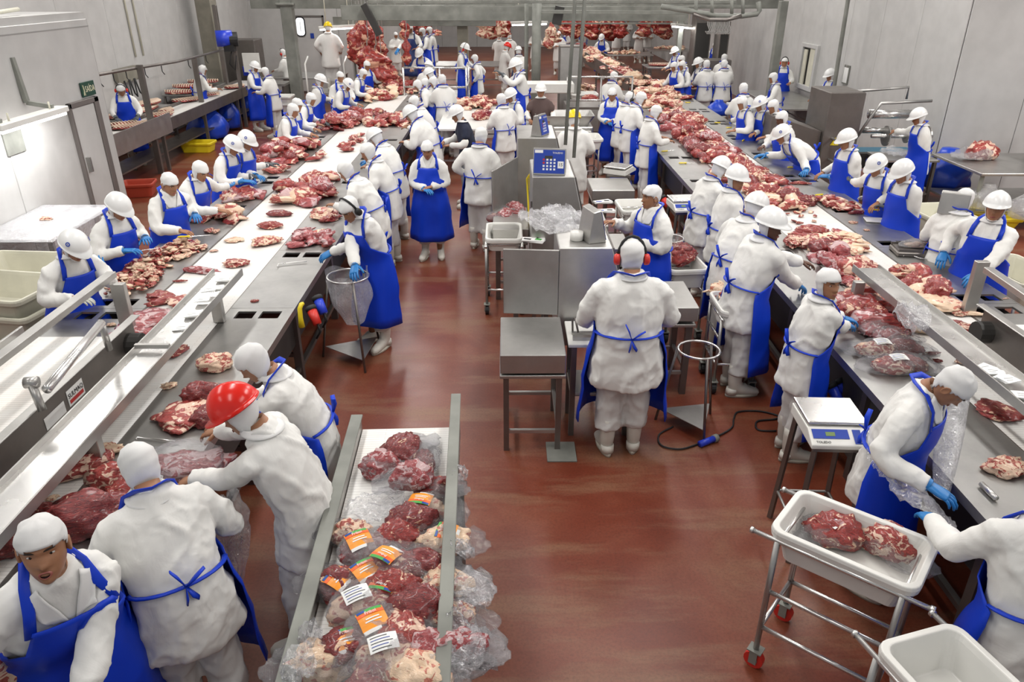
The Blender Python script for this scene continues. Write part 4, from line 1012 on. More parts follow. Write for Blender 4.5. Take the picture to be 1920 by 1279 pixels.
def scale_head(label, c, w, h, tilt, rz, blue=True, pole=None, num=None):
    t = thing('weighing_display', label, 'display', c, rz); mb = MB(); d_ = .16
    prof = [(-d_/2, 0), (d_/2, 0), (d_/2*.55, h*.95), (-d_/2*.25, h)]
    mb.rings([[Vector((x, y, zz)) for y, zz in prof] for x in (-w/2, w/2)], M['steel']); bev(recalc(mb.build('housing', t)), .006)
    if blue:
        a = Vector((0, -d_/2, 0)); b = Vector((0, -d_*.125, h)); up_ = (b-a).normalized(); n = Vector((1, 0, 0)).cross(up_); org = (a+b)/2+n*.004
        Fm = frame(org, (1, 0, 0), up_)
        def pl(name, x0, x1, y0, y1, m, dz=.001):
            q = MB(); q.box(x0, x1, y0, y1, 0, .0015, m); o = q.build(name, t); o.matrix_local = Fm @ Matrix.Translation((0, 0, dz)); return o
        pl('front_panel', -w*.47, w*.47, -h*.44, h*.44, M['ink_blue']); pl('sticker', -w*.45, -w*.20, h*.32, h*.43, M['paper'], .002); pl('display', -w*.14, w*.10, h*.10, h*.22, M['darkvoid'], .002)
        for i in range(4):
            for j in range(4): pl('key', -w*.20+i*w*.11, -w*.20+i*w*.11+w*.06, -h*.32+j*h*.12, -h*.32+j*h*.12+h*.07, M['ink_red'] if i == 0 and j > 1 else M['paper'], .002)
        text('TOLEDO', 'lettering', h*.10, M['paper'], Fm @ Matrix.Translation((w*.25, h*.33, .004)), t)
        if num: o = pl('number_sticker', w*.26, w*.44, -h*.24, h*.02, M['paper'], .002); text(num, 'number', h*.17, M['ink'], Fm @ Matrix.Translation((w*.35, -h*.11, .005)), t)
    if pole:
        mb = MB(); mb.tube([(0, .03, 0), (0, .03, -pole)], .016, M['steel'], 8); mb.build('pole', t, smooth=True)
    return t
a = at(1032, 318, 1.66); scale_head('blue-fronted weighing display numbered 15 on the middle cabinet', (a.x-.02, 7.80, 1.66), .34, .27, 0, radians(-8), num='15')
a = at(1013, 243, 1.66); scale_head('smaller weighing display turned sideways on the far cabinet', (a.x-.02, 9.95, 1.66), .24, .27, 0, radians(62))
a = at(1097, 432, 1.52); scale_head('plain grey back of a weighing display on the nearest cabinet', (.73, 6.02, 1.52), .24, .28, 0, radians(108))
# lower platform box left of the nearest cabinet (stand with closed box)
t = steel_table('platform_stand', 'steel box stand to the left of the man with red ear muffs', -.05, .47, 5.08, 5.80, .72, .03, m='steel', stretch=.18)
mb = MB(); mb.box(-.255, .255, -.36, .36, .735, .90, M['steel']); bev(mb.build('platform_box', t), .006)
mb = MB(); mb.box(.12, .36, -.50, -.22, 0, .012, M['galv']); bev(mb.build('floor_plate', t), .002)
# white board work top with heat sealer next to it
t = steel_table('sealer_bench', 'narrow bench with a white board under the hands of the man with ear muffs', .50, 1.06, 5.30, 5.76, .88, .03, m='plastic', stretch=.40, shelf=.42)
ts = thing('bag_sealer', 'small steel bag sealer on the white board', 'sealer', (.60, 5.46, .88)); mb = MB(); mb.box(-.06, .12, -.09, -.04, .0, .03, M['steel']); mb.box(-.06, .14, .02, .05, .0, .02, M['steel']); mb.build('jaw', ts); mb = MB(); mb.tube([(-.05, .06, .0), (-.055, .06, .12), (-.035, .05, .14), (-.01, 0, .03)], .009, M['steel_dark'], 8); mb.build('lever', ts, smooth=True)
# platform scale on a stand at right
def platform_scale(label, x0, x1, y0, y1, z, h=.14, ticket=True):
    t = steel_table('platform_scale', label, x0, x1, y0, y1, z-h-.03, .03, m='steel', cat='scale', stretch=.22, lw=.028)
    w, d_ = (x1-x0)/2, (y1-y0)/2; mb = MB(); mb.box(-w-.01, w+.01, -d_-.01, d_+.01, z-h, z, M['steel']); bev(mb.build('weighing_platform', t), .008)
    if ticket: mb = MB(); mb.box(-w*.95, -w*.95+.09, -d_-.014, -d_-.010, z-h+.06, z-h+.09, M['ink_green']); mb.build('green_mark', t)
    return t
platform_scale('platform scale with a cut of meat right of the man with ear muffs', 1.10, 1.70, 6.0, 6.62, .90)
platform_scale('platform scale behind the woman with the stretched arm', 1.22, 1.80, 10.2, 10.9, .86, ticket=False)
platform_scale('platform scale left of the small bag scale', .80, 1.22, 8.55, 9.25, .86, ticket=False)
platform_scale('platform scale with paper labels left of the middle cabinet', -.14, .26, 8.30, 9.2, .90, ticket=False)
def shop_scale(label, c, rz, num=None, z=.9, w=.36, brand=True, stand=True):
    t = thing('bench_scale', label, 'scale', (c[0], c[1], z), rz); d_ = .34; mb = MB()
    prof = [(-d_/2-.10, 0), (d_/2, 0), (d_/2, .075), (-d_/2+.02, .085), (-d_/2-.10, .03)]
    mb.rings([[Vector((x, y, zz)) for y, zz in prof] for x in (-w/2, w/2)], M['plastic']); bev(recalc(mb.build('scale_body', t)), .008, 2)
    mb = MB(); mb.box(-w/2+.005, w/2-.005, -d_/2+.035, d_/2+.01, .095, .115, M['steel_bright']); bev(mb.build('weighing_plate', t), .006, 2)
    a = Vector((0, -d_/2-.10, .03)); b = Vector((0, -d_/2+.02, .085)); up_ = (b-a).normalized(); n = Vector((1, 0, 0)).cross(up_); Fm = frame((a+b)/2+n*.001, (1, 0, 0), up_); H = (b-a).length
    def pl(name, x0, x1, y0, y1, m, dz=.001): q = MB(); q.box(x0, x1, y0, y1, 0, .0015, m); o = q.build(name, t); o.matrix_local = Fm @ Matrix.Translation((0, 0, dz)); return o
    pl('display_panel', -w*.45, w*.13, -H*.12, H*.40, M['ink_blue']); pl('lcd', -w*.24, -w*.09, H*.02, H*.24, M['lcd'], .0025); pl('keypad', w*.20, w*.46, -H*.38, H*.40, M['ink_blue'])
    pl('key', w*.28, w*.32, -H*.30, -H*.16, M['paper'], .0025); pl('key', w*.40, w*.44, -H*.30, -H*.16, M['paper'], .0025)
    if num: pl('number_sticker', w*.33, w*.47, -H*.06, H*.40, M['paper'], .0028); text(num, 'number', H*.34, M['ink'], Fm @ Matrix.Translation((w*.40, H*.16, .005)), t)
    text('TOLEDO', 'lettering', H*.17, M['ink'], Fm @ Matrix.Translation((-w*.30, -H*.32, .0015)), t)
    return t
def splay_stand(label, c, rz, z, w=.32, d_=.32, m='steel_dark'):
    t = thing('scale_stand', label, 'stand', (c[0], c[1], 0), rz); mb = MB(); mb.box(-w/2, w/2, -d_/2, d_/2, z-.03, z, M[m]); mb.build('stand_top', t)
    for sx in (-1, 1):
        for sy in (-1, 1): mb = MB(); mb.bar((sx*w*.55, sy*d_*.55, 0), (sx*w*.45, sy*d_*.45, z-.03), .03, .03, M[m]); mb.build('leg', t)
    mb = MB()
    for sy in (-1, 1): mb.cyl((-w*.52, sy*d_*.52, .25), (w*.52, sy*d_*.52, .25), .01, M['steel'], 8)
    for sx in (-1, 1): mb.cyl((sx*w*.52, -d_*.52, .25), (sx*w*.52, d_*.52, .25), .01, M['steel'], 8)
    mb.build('stretcher', t); return t
a = (2.08, 4.05); shop_scale('white bench scale numbered 39 on a splayed stand by the right table', a, radians(-3), '39', .90, .38); splay_stand('splayed steel stand under the scale numbered 39', (a[0], a[1]-.04), radians(-3), .90, .34, .42)
a = at(1282, 378, .95); shop_scale('white bench scale just behind the first right-hand aisle worker', (a.x, a.y), radians(4), None, .88, .36); splay_stand('stand under the scale behind the first right-hand aisle worker', (a.x, a.y-.04), radians(4), .88, .32, .4)
a = at(1160, 315, .95); shop_scale('white bench scale seen from behind beside the middle cabinet', (a.x, a.y), radians(150), None, .88, .36); splay_stand('stand with a blue sack under the scale beside the middle cabinet', (a.x, a.y), radians(-5), .88, .34, .4)
# round-ring bag stands
def ring_stand(label, c, z, r, rz=0, tri=True, legs=3):
    t = thing('bag_stand', label, 'stand', (c[0], c[1], 0), rz); mb = MB(); mb.tube([(cos(a)*r, sin(a)*r, z) for a in [2*pi*j/28 for j in range(28)]], .010, M['steel_bright'], 8, closed=True); mb.build('ring', t, smooth=True)
    pts = []
    for k in range(legs):
        a = 2*pi*k/legs+.6; p = Vector((cos(a)*r*1.75, sin(a)*r*1.75, 0)); pts.append(p); mb = MB(); mb.cyl((cos(a)*r, sin(a)*r, z), p, .012, M['steel_dark'], 8); mb.build('leg', t, smooth=True)
    if tri:
        q = [p*.90+Vector((0, 0, .12)) for p in pts]; mb = MB(); mb.rings([[p-Vector((0, 0, .006)) for p in q], q], M['steel']); mb.build('base_plate', t)
    return t
ring_stand('empty steel ring stand with a triangular plate beside the man with ear muffs', (1.60, 5.48), .74, .17, .1)
rs_ = ring_stand('steel ring stand holding a clear bag before the worker with black ear muffs', (at(652, 514, .92).x, at(652, 514, .92).y), .90, .20, .35)
ring_stand('ring stand holding a clear bag behind the woman with the stretched arm', (1.83, 7.9), .91, .15, .2, tri=False)
# trolleys and tubs
a = at(1590, 1000, .95)
def rot_of(p, q): d_ = q-p; return atan2(d_.y, d_.x)
c0, c1 = at(1485, 945, .93), at(1730, 1045, .93); cc = (at(1490, 912, .95)+at(1742, 1005, .95)+at(1722, 1112, .95)+at(1467, 1012, .95))/4; rz = rot_of(c0, c1)
trolley('tube trolley under the white tub with two bagged joints', (cc.x, cc.y, 0), .44, .66, .90, rz+pi/2)
tb = tub('white tub with two bagged joints on the nearest trolley', (cc.x, cc.y, .76), .40, .66, .20, rz+pi/2, rim=.05)
c2 = at(1800, 1270, .93); c2 = Vector((1.86, 2.0, 0))
trolley('tube trolley in the bottom right corner', (c2.x, c2.y, 0), .42, .66, .90, radians(16), group=None); tub('empty white tub in the bottom right corner', (c2.x, c2.y, .76), .38, .62, .20, radians(16), rim=.05)
a = at(945, 432, .92); trolley('tube trolley left of the middle cabinet', (a.x, a.y, 0), .40, .62, .86, radians(0), wm='black'); tub('white tub with wrapped meat on the trolley left of the cabinets', (a.x, a.y, .76), .38, .60, .16, 0)
a = at(1352, 562, .85)
trolley('square steel frame under the tub of pale trimmings', (2.12, 6.25, 0), .36, .46, .76, 0, handles=False, wm='black'); tub('white tub of pale trimmings beside the right-hand aisle workers', (2.12, 6.25, .66), .36, .48, .19, 0)
a = at(1275, 500, .85); tub('white tub of red meat behind the woman with the stretched arm', (1.86, 7.35, .62), .38, .50, .22, .1); trolley('frame under the tub behind the woman with the stretched arm', (1.86, 7.35, 0), .36, .46, .72, .1, handles=False, wm='black')
a = at(1190, 388, .85); tub('empty white tub beside the woman with the stretched arm', (a.x, a.y, .70), .40, .55, .18, .05); trolley('frame under the empty tub beside the woman', (a.x, a.y, 0), .38, .5, .80, .05, handles=False, wm='black')
for (px, py_, z, w, d_, lb, ct) in ((1095, 176, .95, .62, .5, 'round-sided white tub heaped with trimmings near the tall rods', 0), (1103, 197, .85, .62, .5, 'lower white tub with a red cut near the tall rods', 0)):
    a = at(px, py_, z); tub(lb, (a.x, a.y, z-.25), w, d_, .28, .05); trolley('frame under the '+lb, (a.x, a.y, 0), w*.8, d_*.8, z-.15, .05, handles=False, wm='black')
a = at(1100, 255, .9); tub('white tub next to the platform scale behind the yellow helmet', (a.x, a.y, .70), .5, .6, .2, .05); trolley('frame under the tub behind the yellow helmet', (a.x, a.y, 0), .4, .5, .8, .05, handles=False, wm='black')
# left side: stacked cream tubs on a trolley, table with film, ribs line
a = at(60, 545, .95); t_ = trolley('low trolley of stacked cream tubs beside the first left worker', (-4.75, 6.4, 0), .60, 1.1, .55, radians(80), wm='black')
tub('lower cream tub stacked beside the first left worker', (-4.75, 6.4, .55), .62, 1.12, .26, radians(80), 'plastic_old'); tub('upper cream tub stacked beside the first left worker', (-4.78, 6.42, .70), .66, 1.16, .28, radians(80), 'plastic_old')
tub('cream tub behind the stacked pair at the left edge', (-4.95, 7.25, .62), .60, 1.0, .28, radians(85), 'plastic_old')
FT = steel_table('film_table', 'steel side table covered with clear film below the cold room wall', -5.90, -5.05, 7.95, 9.25, .90, m='steel', rz=0)
mb = MB(); mb.box(-5.92, -4.98, 7.85, 9.35, .902, .906, M['film_thin']); 
for y in (7.85, 9.35): mb.box(-5.92, -4.98, y-.003, y+.003, .45, .905, M['film_thin'])
mb.box(-4.983, -4.977, 7.85, 9.35, .40, .905, M['film_thin']); tag(mb.build('film_cover'), 'clear plastic film draped over the side table at left', 'film')
a = at(258, 345, .2); tub('red brown floor bin beyond the left workers', (a.x, a.y, 0), .55, .42, .24, .2, 'redbin', 'floor_bin', 'bin')
# ribs line (far left)
t = thing('rib_conveyor', 'steel conveyor with a white belt carrying ribs along the left wall', 'conveyor', (0, 0, 0))
A = at(215, 262, .92); B = at(480, 148, .92); x0, x1 = -7.55, -6.85
mb = MB(); mb.box(x0, x1, 12.6, 22.5, .86, .89, M['belt']); mb.build('belt', t)
for x, zt_ in ((x0-.03, .95), (x1+.03, .97)): mb = MB(); mb.box(x-.015, x+.015, 12.6, 22.5, .74, zt_, M['steel_dark']); mb.build('side_plate', t)
mb = MB(); mb.box(x1+.03, x1+.05, 12.6, 15.6, .70, 1.08, M['steel']); mb.build('guard_plate', t)
for y in (12.9, 15.2, 17.5, 19.8, 22.2):
    for x in (x0, x1): mb = MB(); mb.box(x-.03, x+.03, y-.03, y+.03, 0, .75, M['steel_dark']); mb.build('leg', t)
mb = MB(); mb.box(x0+.1, x1-.1, 13.0, 22.0, .30, .33, M['steel_dark']); mb.build('lower_rail', t)
mb = MB(); mb.box(x0-.02, x1+.02, 12.2, 12.9, .45, .80, M['steel']); mb.build('drive_box', t)
steel_table('rib_table', 'steel table with a long rib rack behind the rib conveyor', -8.40, -7.65, 15.6, 17.8, .92); steel_table('rib_table', 'steel table of stacked ribs at the concrete column', -8.35, -7.6, 18.9, 21.4, .98)
# overhead hook rail for the ribs line
t = thing('hook_rail', 'thin overhead rail with hooks above the rib conveyor', 'rail', (0, 0, 0)); mb = MB()
pts = [at_y(185, 140, 13.5), at_y(235, 131, 14.4), at_y(330, 116, 17), at_y(425, 92, 20.5)]; mb.tube(pts, .028, M['steel_dark'], 8); mb.build('rail_pipe', t, smooth=True)
for k in range(7):
    q = pts[0].lerp(pts[1], k/2) if k < 2 else pts[1].lerp(pts[2], (k-2)/3) if k < 5 else pts[2].lerp(pts[3], (k-5)/3+.2); mb = MB(); mb.tube([q, q-Vector((0, 0, .14)), q-Vector((-.04, 0, .2))], .010, M['black'], 6); mb.build('hook', t)
for (xa, ya_, xb, yb_, Y) in ((262, 127, 284, 214, 14.9), (364, 112, 378, 180, 18.3)):
    a = at_y(xa, ya_, Y); mb = MB(); mb.box(a.x-.05, a.x+.05, Y-.04, Y+.04, 0, a.z+.05, M['steel_dark']); mb.build('post', t)
a = at_y(322, 130, 18); mb = MB(); mb.box(WL+.03, WL+.13, 17.0, 18.0, 1.45, 1.75, M['concrete']); bx = mb.build('socket_box');  tag(bx, 'grey socket box with looped cables on the left wall', 'box')
for k in range(3): mb = MB(); y = 17.2+k*.25; mb.tube([(WL+.15, y, 1.5), (WL+.2, y+.02, 1.2), (WL+.2, y+.12, 1.12), (WL+.16, y+.2, 1.5)], .018, M['black'], 6); mb.build('cable', bx, smooth=True)
a = at_y(423, 72, 20.0); t = thing('winch_motor', 'blue and black motor hung beside the concrete column', 'motor', a); mb = MB(); mb.cyl((-.2, -.1, 0), (.15, .05, 0), .19, M['blueplug'], 16); mb.build('motor_cover', t, smooth=True); mb = MB(); mb.cyl((.1, .0, -.02), (.28, .05, -.02), .17, M['black'], 16); mb.box(-.05, .2, -.1, .1, -.30, -.12, M['black']); mb.build('motor_housing', t)
mb = MB(); mb.tube([(.1, 0, -.3), (.0, 0, -.6), (.12, 0, -.75), (.2, 0, -.4)], .015, M['black'], 6); mb.build('cable', t, smooth=True)
mb = MB(); mb.box(.10, .18, .1, .18, -a.z, .0, M['steel_dark']); mb.build('post', t); t.location.y += 0
# blue sacks and bins under the rib line
def sack(label, c, w, h, m='bluebag', name='plastic_sack', cat='bag', seed=1, lean=0.0):
    rnd = random.Random(seed); mb = MB(); N = 20; rs = []
    for k in range(9):
        u = k/8; r = w*(1.05-.72*smoothstep(u, .35, 1.0))*(1 if k else .96); row = []
        for j in range(N):
            a = 2*pi*j/N; q = 1+.22*noise.noise(Vector((cos(a)*1.6, sin(a)*1.6, u*2.2+seed*7)))+.07*sin(7*a+seed+u*5); row.append(Vector((cos(a)*r*q+lean*u, sin(a)*r*q*.8, u*h)))
        rs.append(row)
    mb.rings(rs, M[m]); o = mb.build(name, smooth=True); o.location = c; return tag(o, label, cat)
for k, (px, py_, z, w, h, lb) in enumerate(((394, 256, .05, .42, .75, 'large blue plastic sack spreading out under the rib conveyor'), (432, 238, .08, .26, .80, 'blue sack hanging from the rib conveyor left of the helmeted worker'), (392, 215, .40, .2, .45, 'small blue sack hanging at the bend of the rib conveyor'), (470, 218, .08, .26, .8, 'blue sack hanging under the far rib conveyor'),
      (1765, 345, .30, .42, .62, 'large blue sack under the film-wrapped meat at right'), (1158, 372, .10, .22, .6, 'blue sack under the bench scale stand'), (1093, 232, .15, .25, .7, 'blue sack behind the yellow helmet'), (1345, 215, .5, .28, .35, 'blue bag of trimmings by the far right table'))):
    a = at(px, py_, z); sack(lb, (a.x, a.y, z), w, h, seed=k+2)
a = at(372, 275, .1); tub('yellow floor bin under the rib conveyor', (a.x, a.y, 0), .7, .42, .22, .0, 'yellow', 'floor_bin', 'bin')
a = at(1690, 365, .2); tub('yellow floor bin below the right side table', (7.1, 10.9, .12), 1.2, .55, .2, -.1, 'yellow', 'floor_bin', 'bin'); tub('yellow floor bin at the right edge', (8.35, 9.75, .12), .9, .5, .2, -.1, 'yellow', 'floor_bin', 'bin')
sack('milky white sack of scraps on the shelf at right', (7.75, 10.6, .34), .30, .42, 'film_milky', seed=21); sack('milky white sack hanging under the right side table', (7.3, 11.0, .38), .24, .35, 'film_milky', seed=22)
# right side table, machine
steel_table('side_table', 'long steel side table with a wrapped joint at the right wall', 7.1, 9.3, 10.95, 12.4, .90, m='steel', shelf=.32, legm='galv')
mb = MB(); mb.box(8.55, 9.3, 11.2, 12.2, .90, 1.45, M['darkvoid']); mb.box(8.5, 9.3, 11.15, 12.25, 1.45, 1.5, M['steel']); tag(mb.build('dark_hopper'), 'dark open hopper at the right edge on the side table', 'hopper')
t = thing('wrapping_machine', 'big dark steel wrapping machine with a yellow warning triangle by the right wall', 'machine', (0, 0, 0))
ma = at_y(1545, 168, 12.9); mb_ = at_y(1610, 178, 12.9)
X0, X1 = 5.45, 6.05; 
mb = MB(); mb.box(X0, X1, 12.9, 13.8, .25, 1.80, M['steel_dark']); bev(mb.build('cabinet', t), .015)
mb = MB(); mb.rings([[Vector((4.55, y, .45)), Vector((X0, y, .25)), Vector((X0, y, 1.15)), Vector((4.55, y, 1.42))] for y in (13.0, 13.75)], M['steel_dark']); bev(recalc(mb.build('infeed_housing', t)), .01)
mb = MB(); mb.box(4.9, 5.6, 13.8, 15.2, .90, .96, M['teal']); mb.box(4.8, 5.7, 13.8, 15.2, .84, .90, M['steel']); mb.build('infeed_bed', t)
mb = MB(); c = Vector((5.66, 12.893, .98)); mb.rings([[c+Vector((cos(a)*r, -h_, sin(a)*r*1.05)) for a in (pi/2, pi*7/6, pi*11/6)] for r, h_ in ((.085, 0), (.085, .004))], M['yellow']); wt = recalc(mb.build('warning_triangle', t)); mb = MB(); mb.bar(c+Vector((0, -.006, .03)), c+Vector((0, -.006, -.03)), .012, .002, M['ink']); mb.build('warning_mark', wt)
mb = MB(); mb.box(X1, 7.4, 12.9, 13.8, .62, .72, M['teal']); mb.box(X1, 7.2, 12.85, 13.0, .55, .80, M['darkvoid']); mb.build('outfeed_bed', t)
for k, (xx, yy, zz, L_, r_) in enumerate(((6.25, 13.1, 1.42, .75, .075), (6.2, 13.1, 1.15, .5, .05))):
    mb = MB(); mb.cyl((xx, yy, zz), (xx+L_, yy, zz), r_, M['steel_bright'], 16); mb.build('film_roller', t, smooth=True)
for k, xx in enumerate((6.55, 6.9, 7.25)): mb = MB(); mb.cyl((xx-.01, 12.95, 1.08), (xx+.01, 12.95, 1.08), (.17, .12, .17)[k], M['steel'], 20); mb.build('reel_disc', t)
mb = MB(); mb.cyl((6.3, 12.95, 1.08), (7.35, 12.95, 1.08), .035, M['steel_bright'], 12); mb.build('reel_axle', t, smooth=True)
mb = MB(); mb.tube([(X1, 13.0, 1.0), (6.25, 12.95, 1.45), (6.35, 12.95, 1.62), (7.2, 12.95, 1.66)], .025, M['steel'], 8); mb.tube([(X1, 13.6, 1.72), (7.1, 13.6, 1.80), (7.1, 13.6, 1.6)], .022, M['steel'], 8); mb.build('film_arm', t, smooth=True)
for x in (5.0, 5.95, 7.0): mb = MB(); mb.box(x-.04, x+.04, 13.0, 13.08, 0, .6, M['steel_dark']); mb.build('leg', t)
steel_table('outfeed_table', 'small steel table with crumpled film at the wrapping machine', 6.2, 7.1, 12.1, 12.78, .85, m='steel')
steel_table('hatch_table', 'steel table below the wall hatch at right', 6.3, 7.6, 17.4, 20.6, .85)
steel_table('packing_table', 'steel table before the hatch worker at right', 5.35, 6.1, 15.4, 17.0, .85, m='steel')
a = at(1500, 250, .7); t = thing('guard_rail', 'bent steel guard rail behind the leaning right-line workers', 'rail', (0, 0, 0)); mb = MB(); mb.tube([(5.6, 13.3, 1.05), (5.62, 12.0, 1.05), (5.62, 11.9, 1.0), (5.62, 11.9, 0)], .022, M['steel_bright'], 10); mb.tube([(5.6, 13.3, .7), (5.62, 11.9, .7)], .018, M['steel_bright'], 10); mb.build('rail_pipe', t, smooth=True)
# middle meat table
steel_table('trim_table', 'white-topped trimming table beyond the navy-shirted worker', -1.33, -.12, 14.7, 17.6, .90, m='plastic', legm='galv')
# second display on a pole with tray scale on the right outer side
a = at(1700, 468, .93); t = thing('tray_scale', 'low dark tray scale with a bagged piece before the helmeted worker at right', 'scale', (a.x+.15, a.y-.05, .9), radians(-8)); mb = MB(); mb.box(-.30, .30, -.14, .14, 0, .05, M['steel_dark']); bev(mb.build('scale_base', t), .01); mb = MB(); mb.box(-.28, .28, -.12, .12, .05, .06, M['steel_dark']); mb.box(-.29, .29, -.13, -.12, .05, .08, M['steel_dark']); mb.box(-.29, .29, .12, .13, .05, .08, M['steel_dark']); mb.build('tray', t)
b = at(1765, 440, 1.25)
scale_head('grey tilted weighing display on a pole among the right-hand workers', (at_y(1780, 415, 7.25).x, 7.25, 1.38), .26, .22, 0, radians(150), blue=False, pole=.50)
# extra bins at the right side behind
for (px, py_, z, lb) in ((1770, 395, .8, 'cream tub behind the yellow-glove worker on the right'), (1912, 500, .7, 'cream tub at the right edge behind the helmeted worker')):
    a = at(px, py_, z); tub(lb, (a.x, a.y, z-.3), .6, .9, .28, .1, 'plastic_old'); trolley('low frame under the '+lb.split(' behind')[0], (a.x, a.y, 0), .5, .8, z-.28, .1, handles=False, wm='black', low=.15)
a = at(1400, 188, .9); tub('white tub on a frame behind the far right workers', (a.x, a.y, .62), .8, .5, .2, 0); trolley('frame under the tub behind the far right workers', (a.x, a.y, 0), .7, .45, .74, 0, handles=False, wm='black')
a = at(525, 180, .8); tub('upper of the stacked white crates at the left far table', (a.x, a.y, .60), .62, .5, .22, 0); tub('lower of the stacked white crates at the left far table', (a.x, a.y, .42), .60, .48, .22, 0); trolley('frame under the stacked white crates at the left far table', (a.x, a.y, 0), .5, .4, .43, 0, handles=False, wm='black', low=.12)
# cable with blue plug
pts = [at(x, y, .012) for x, y in ((1262, 800), (1236, 815), (1240, 835), (1275, 842), (1310, 832), (1345, 818), (1372, 802), (1376, 785), (1385, 772), (1425, 771), (1460, 780), (1452, 786), (1420, 790), (1422, 806), (1460, 808))]
sm = []
for i in range(len(pts)-1):
    p0_, p1_, p2_, p3_ = pts[max(i-1, 0)], pts[i], pts[i+1], pts[min(i+2, len(pts)-1)]
    for k in range(6):
        u = k/6; sm.append(.5*((2*p1_)+(-p0_+p2_)*u+(2*p0_-5*p1_+4*p2_-p3_)*u*u+(-p0_+3*p1_-3*p2_+p3_)*u**3))
mb = MB(); mb.tube(sm, .008, M['black'], 6); cb = tag(mb.build('power_cable', smooth=True), 'black power cable curling on the red floor by the ring stand', 'cable')
a = at(1312, 833, .03); b = at(1338, 823, .03); mb = MB(); mb.cyl(a, b, .028, M['blueplug'], 14); mb.cyl(b, b+(b-a)*.25, .034, M['galv'], 14); mb.build('blue_plug', cb, smooth=True)
# tool holders on table edges
def tool(name, label, px, py_, z, ang, m='yellow', blade=True, L=.13, group=None, loc=None, tilt=0):
    c = loc or at(px, py_, z); t = thing(name, label, 'knife' if blade else 'tool', c, radians(ang), group); t.rotation_euler[1] = tilt
    mb = MB(); mb.tube([(-.13, 0, .012), (-.10, 0, .014), (-.05, 0, .012), (-.01, 0, .012)], [.010, .014, .012, .015], M[m], 8, flat=.8); mb.build('handle', t, smooth=True)
    mb = MB(); mb.rings([[Vector((x, y, .012+zz)) for y, zz in ((-w_, 0), (0, .0012), (w_*.6, 0), (0, -.0012))] for x, w_ in ((-.01, .012), (.08, .012), (L+.02, .003))], M['steel_bright']); mb.build('blade', t); return t
kn = [(1288, 307, 5), (1252, 284, 25), (1298, 180, 0), (1295, 193, 5), (1395, 263, 60), (1372, 240, 20), (1351, 231, 10), (1492, 315, 0), (1543, 366, 20), (1425, 383, 175)]
for k, (x, y, an) in enumerate(kn): tool('knife', 'yellow-handled knife lying on the right cutting table between workers' if x > 700 else 'yellow-handled knife by the left workers', x, y, .902, an, group='yellow-handled knives on the right table' if x > 700 else None)
tool('knife', 'long knife held by the second left-line worker over the heap', 262, 472, 1.09, 28, L=.20); tool('knife', 'long knife held by the bare-headed-looking third left worker', 358, 445, 1.04, 12, L=.20); tool('knife', 'knife held over the dark red cut by the right-line worker', 1628, 395, 1.0, 175, L=.16)
for (px, py_, m, lb) in ((562, 585, 'yellow', 'yellow tool handle sticking up from the left table edge'),):
    a = at(px, py_, .95); t = thing('knife', lb, 'tool', a, radians(60)); mb = MB(); mb.tube([(0, 0, -.14), (0, 0, -.06), (.005, 0, .03), (.03, 0, .06), (.05, 0, .06)], [.028, .020, .020, .02, .016], M['yellow'], 10); mb.build('handle', t, smooth=True)
for (px, py_, m, lb, z) in ((590, 595, 'red', 'red industrial plug hanging at the left table edge', .78), (602, 575, 'blueplug', 'blue industrial plug hanging at the left table edge', .80), (1583, 733, 'blueplug', 'blue socket under the right table edge by the woman', .55), (1568, 742, 'blueplug', 'second blue socket under the right table edge', .55), (1248, 380, 'red', 'red plug below the right table edge', .6)):
    a = at(px, py_, z); t = thing('industrial_plug', lb, 'plug', a); mb = MB(); mb.cyl((-.03, .04, .05), (.03, -.04, -.05), .045, M[m], 14, r2=.038); mb.build('plug_body', t, smooth=True); mb = MB(); mb.cyl((-.045, .06, .075), (-.028, .037, .047), .05, M['black'], 14); mb.tube([(.03, -.04, -.05), (.05, -.05, -.12), (.0, -.02, -.2)], .01, M['black'], 6); mb.build('collar', t, smooth=True)
# hooks (meat hooks) lying on tables
for (pts, lb) in (([(520, 500), (522, 495), (550, 492), (575, 490)], 'steel meat hook lying on the left table'), ([(255, 824), (258, 820), (300, 824), (328, 828)], 'long thin steel hook on the near left table'), ([(1694, 480), (1700, 476), (1725, 484), (1738, 486)], 'steel hook with a handle on the right table')):
    mb = MB(); mb.tube([at(x, y, .915) for x, y in pts], .006, M['steel_bright'], 6); h_ = tag(mb.build('meat_hook', smooth=True), lb, 'hook')
mb = MB(); a = at(1840, 907, .92); b = at(1868, 935, .92); mb.cyl(a, b, .016, M['steel_bright'], 12); tag(mb.build('sharpening_steel', smooth=True), 'short steel rod on the near right table', 'rod')
# cutting board
a = at(1648, 414, .905); mb = MB(); mb.box(-.16, .16, -.09, .09, 0, .015, M['plastic']); o = bev(mb.build('cutting_board'), .004); o.location = a; o.rotation_euler[2] = radians(-12); tag(o, 'white cutting board before the sixth right-line worker', 'board')
# ---------------------------------------------------------------- far equipment
steel_table('far_table', 'far steel table with trimmings in front of the white-coated group', 5.8, 7.5, 31.6, 33.4, .95, m='steel'); steel_table('far_table', 'far table with orange trimmings beside the chute', 3.6, 5.6, 29.7, 31.0, .95, m='steel')
steel_table('far_table', 'table of ribs left of the far right workers', 4.6, 5.6, 25.3, 26.4, .95, m='steel'); steel_table('far_table', 'low grey table left of the yellow helmet man', -7.6, -4.9, 23.0, 24.6, .9, m='steel'); steel_table('far_table', 'long back table behind the column', -2.4, .2, 26.4, 28.0, .9, m='steel')
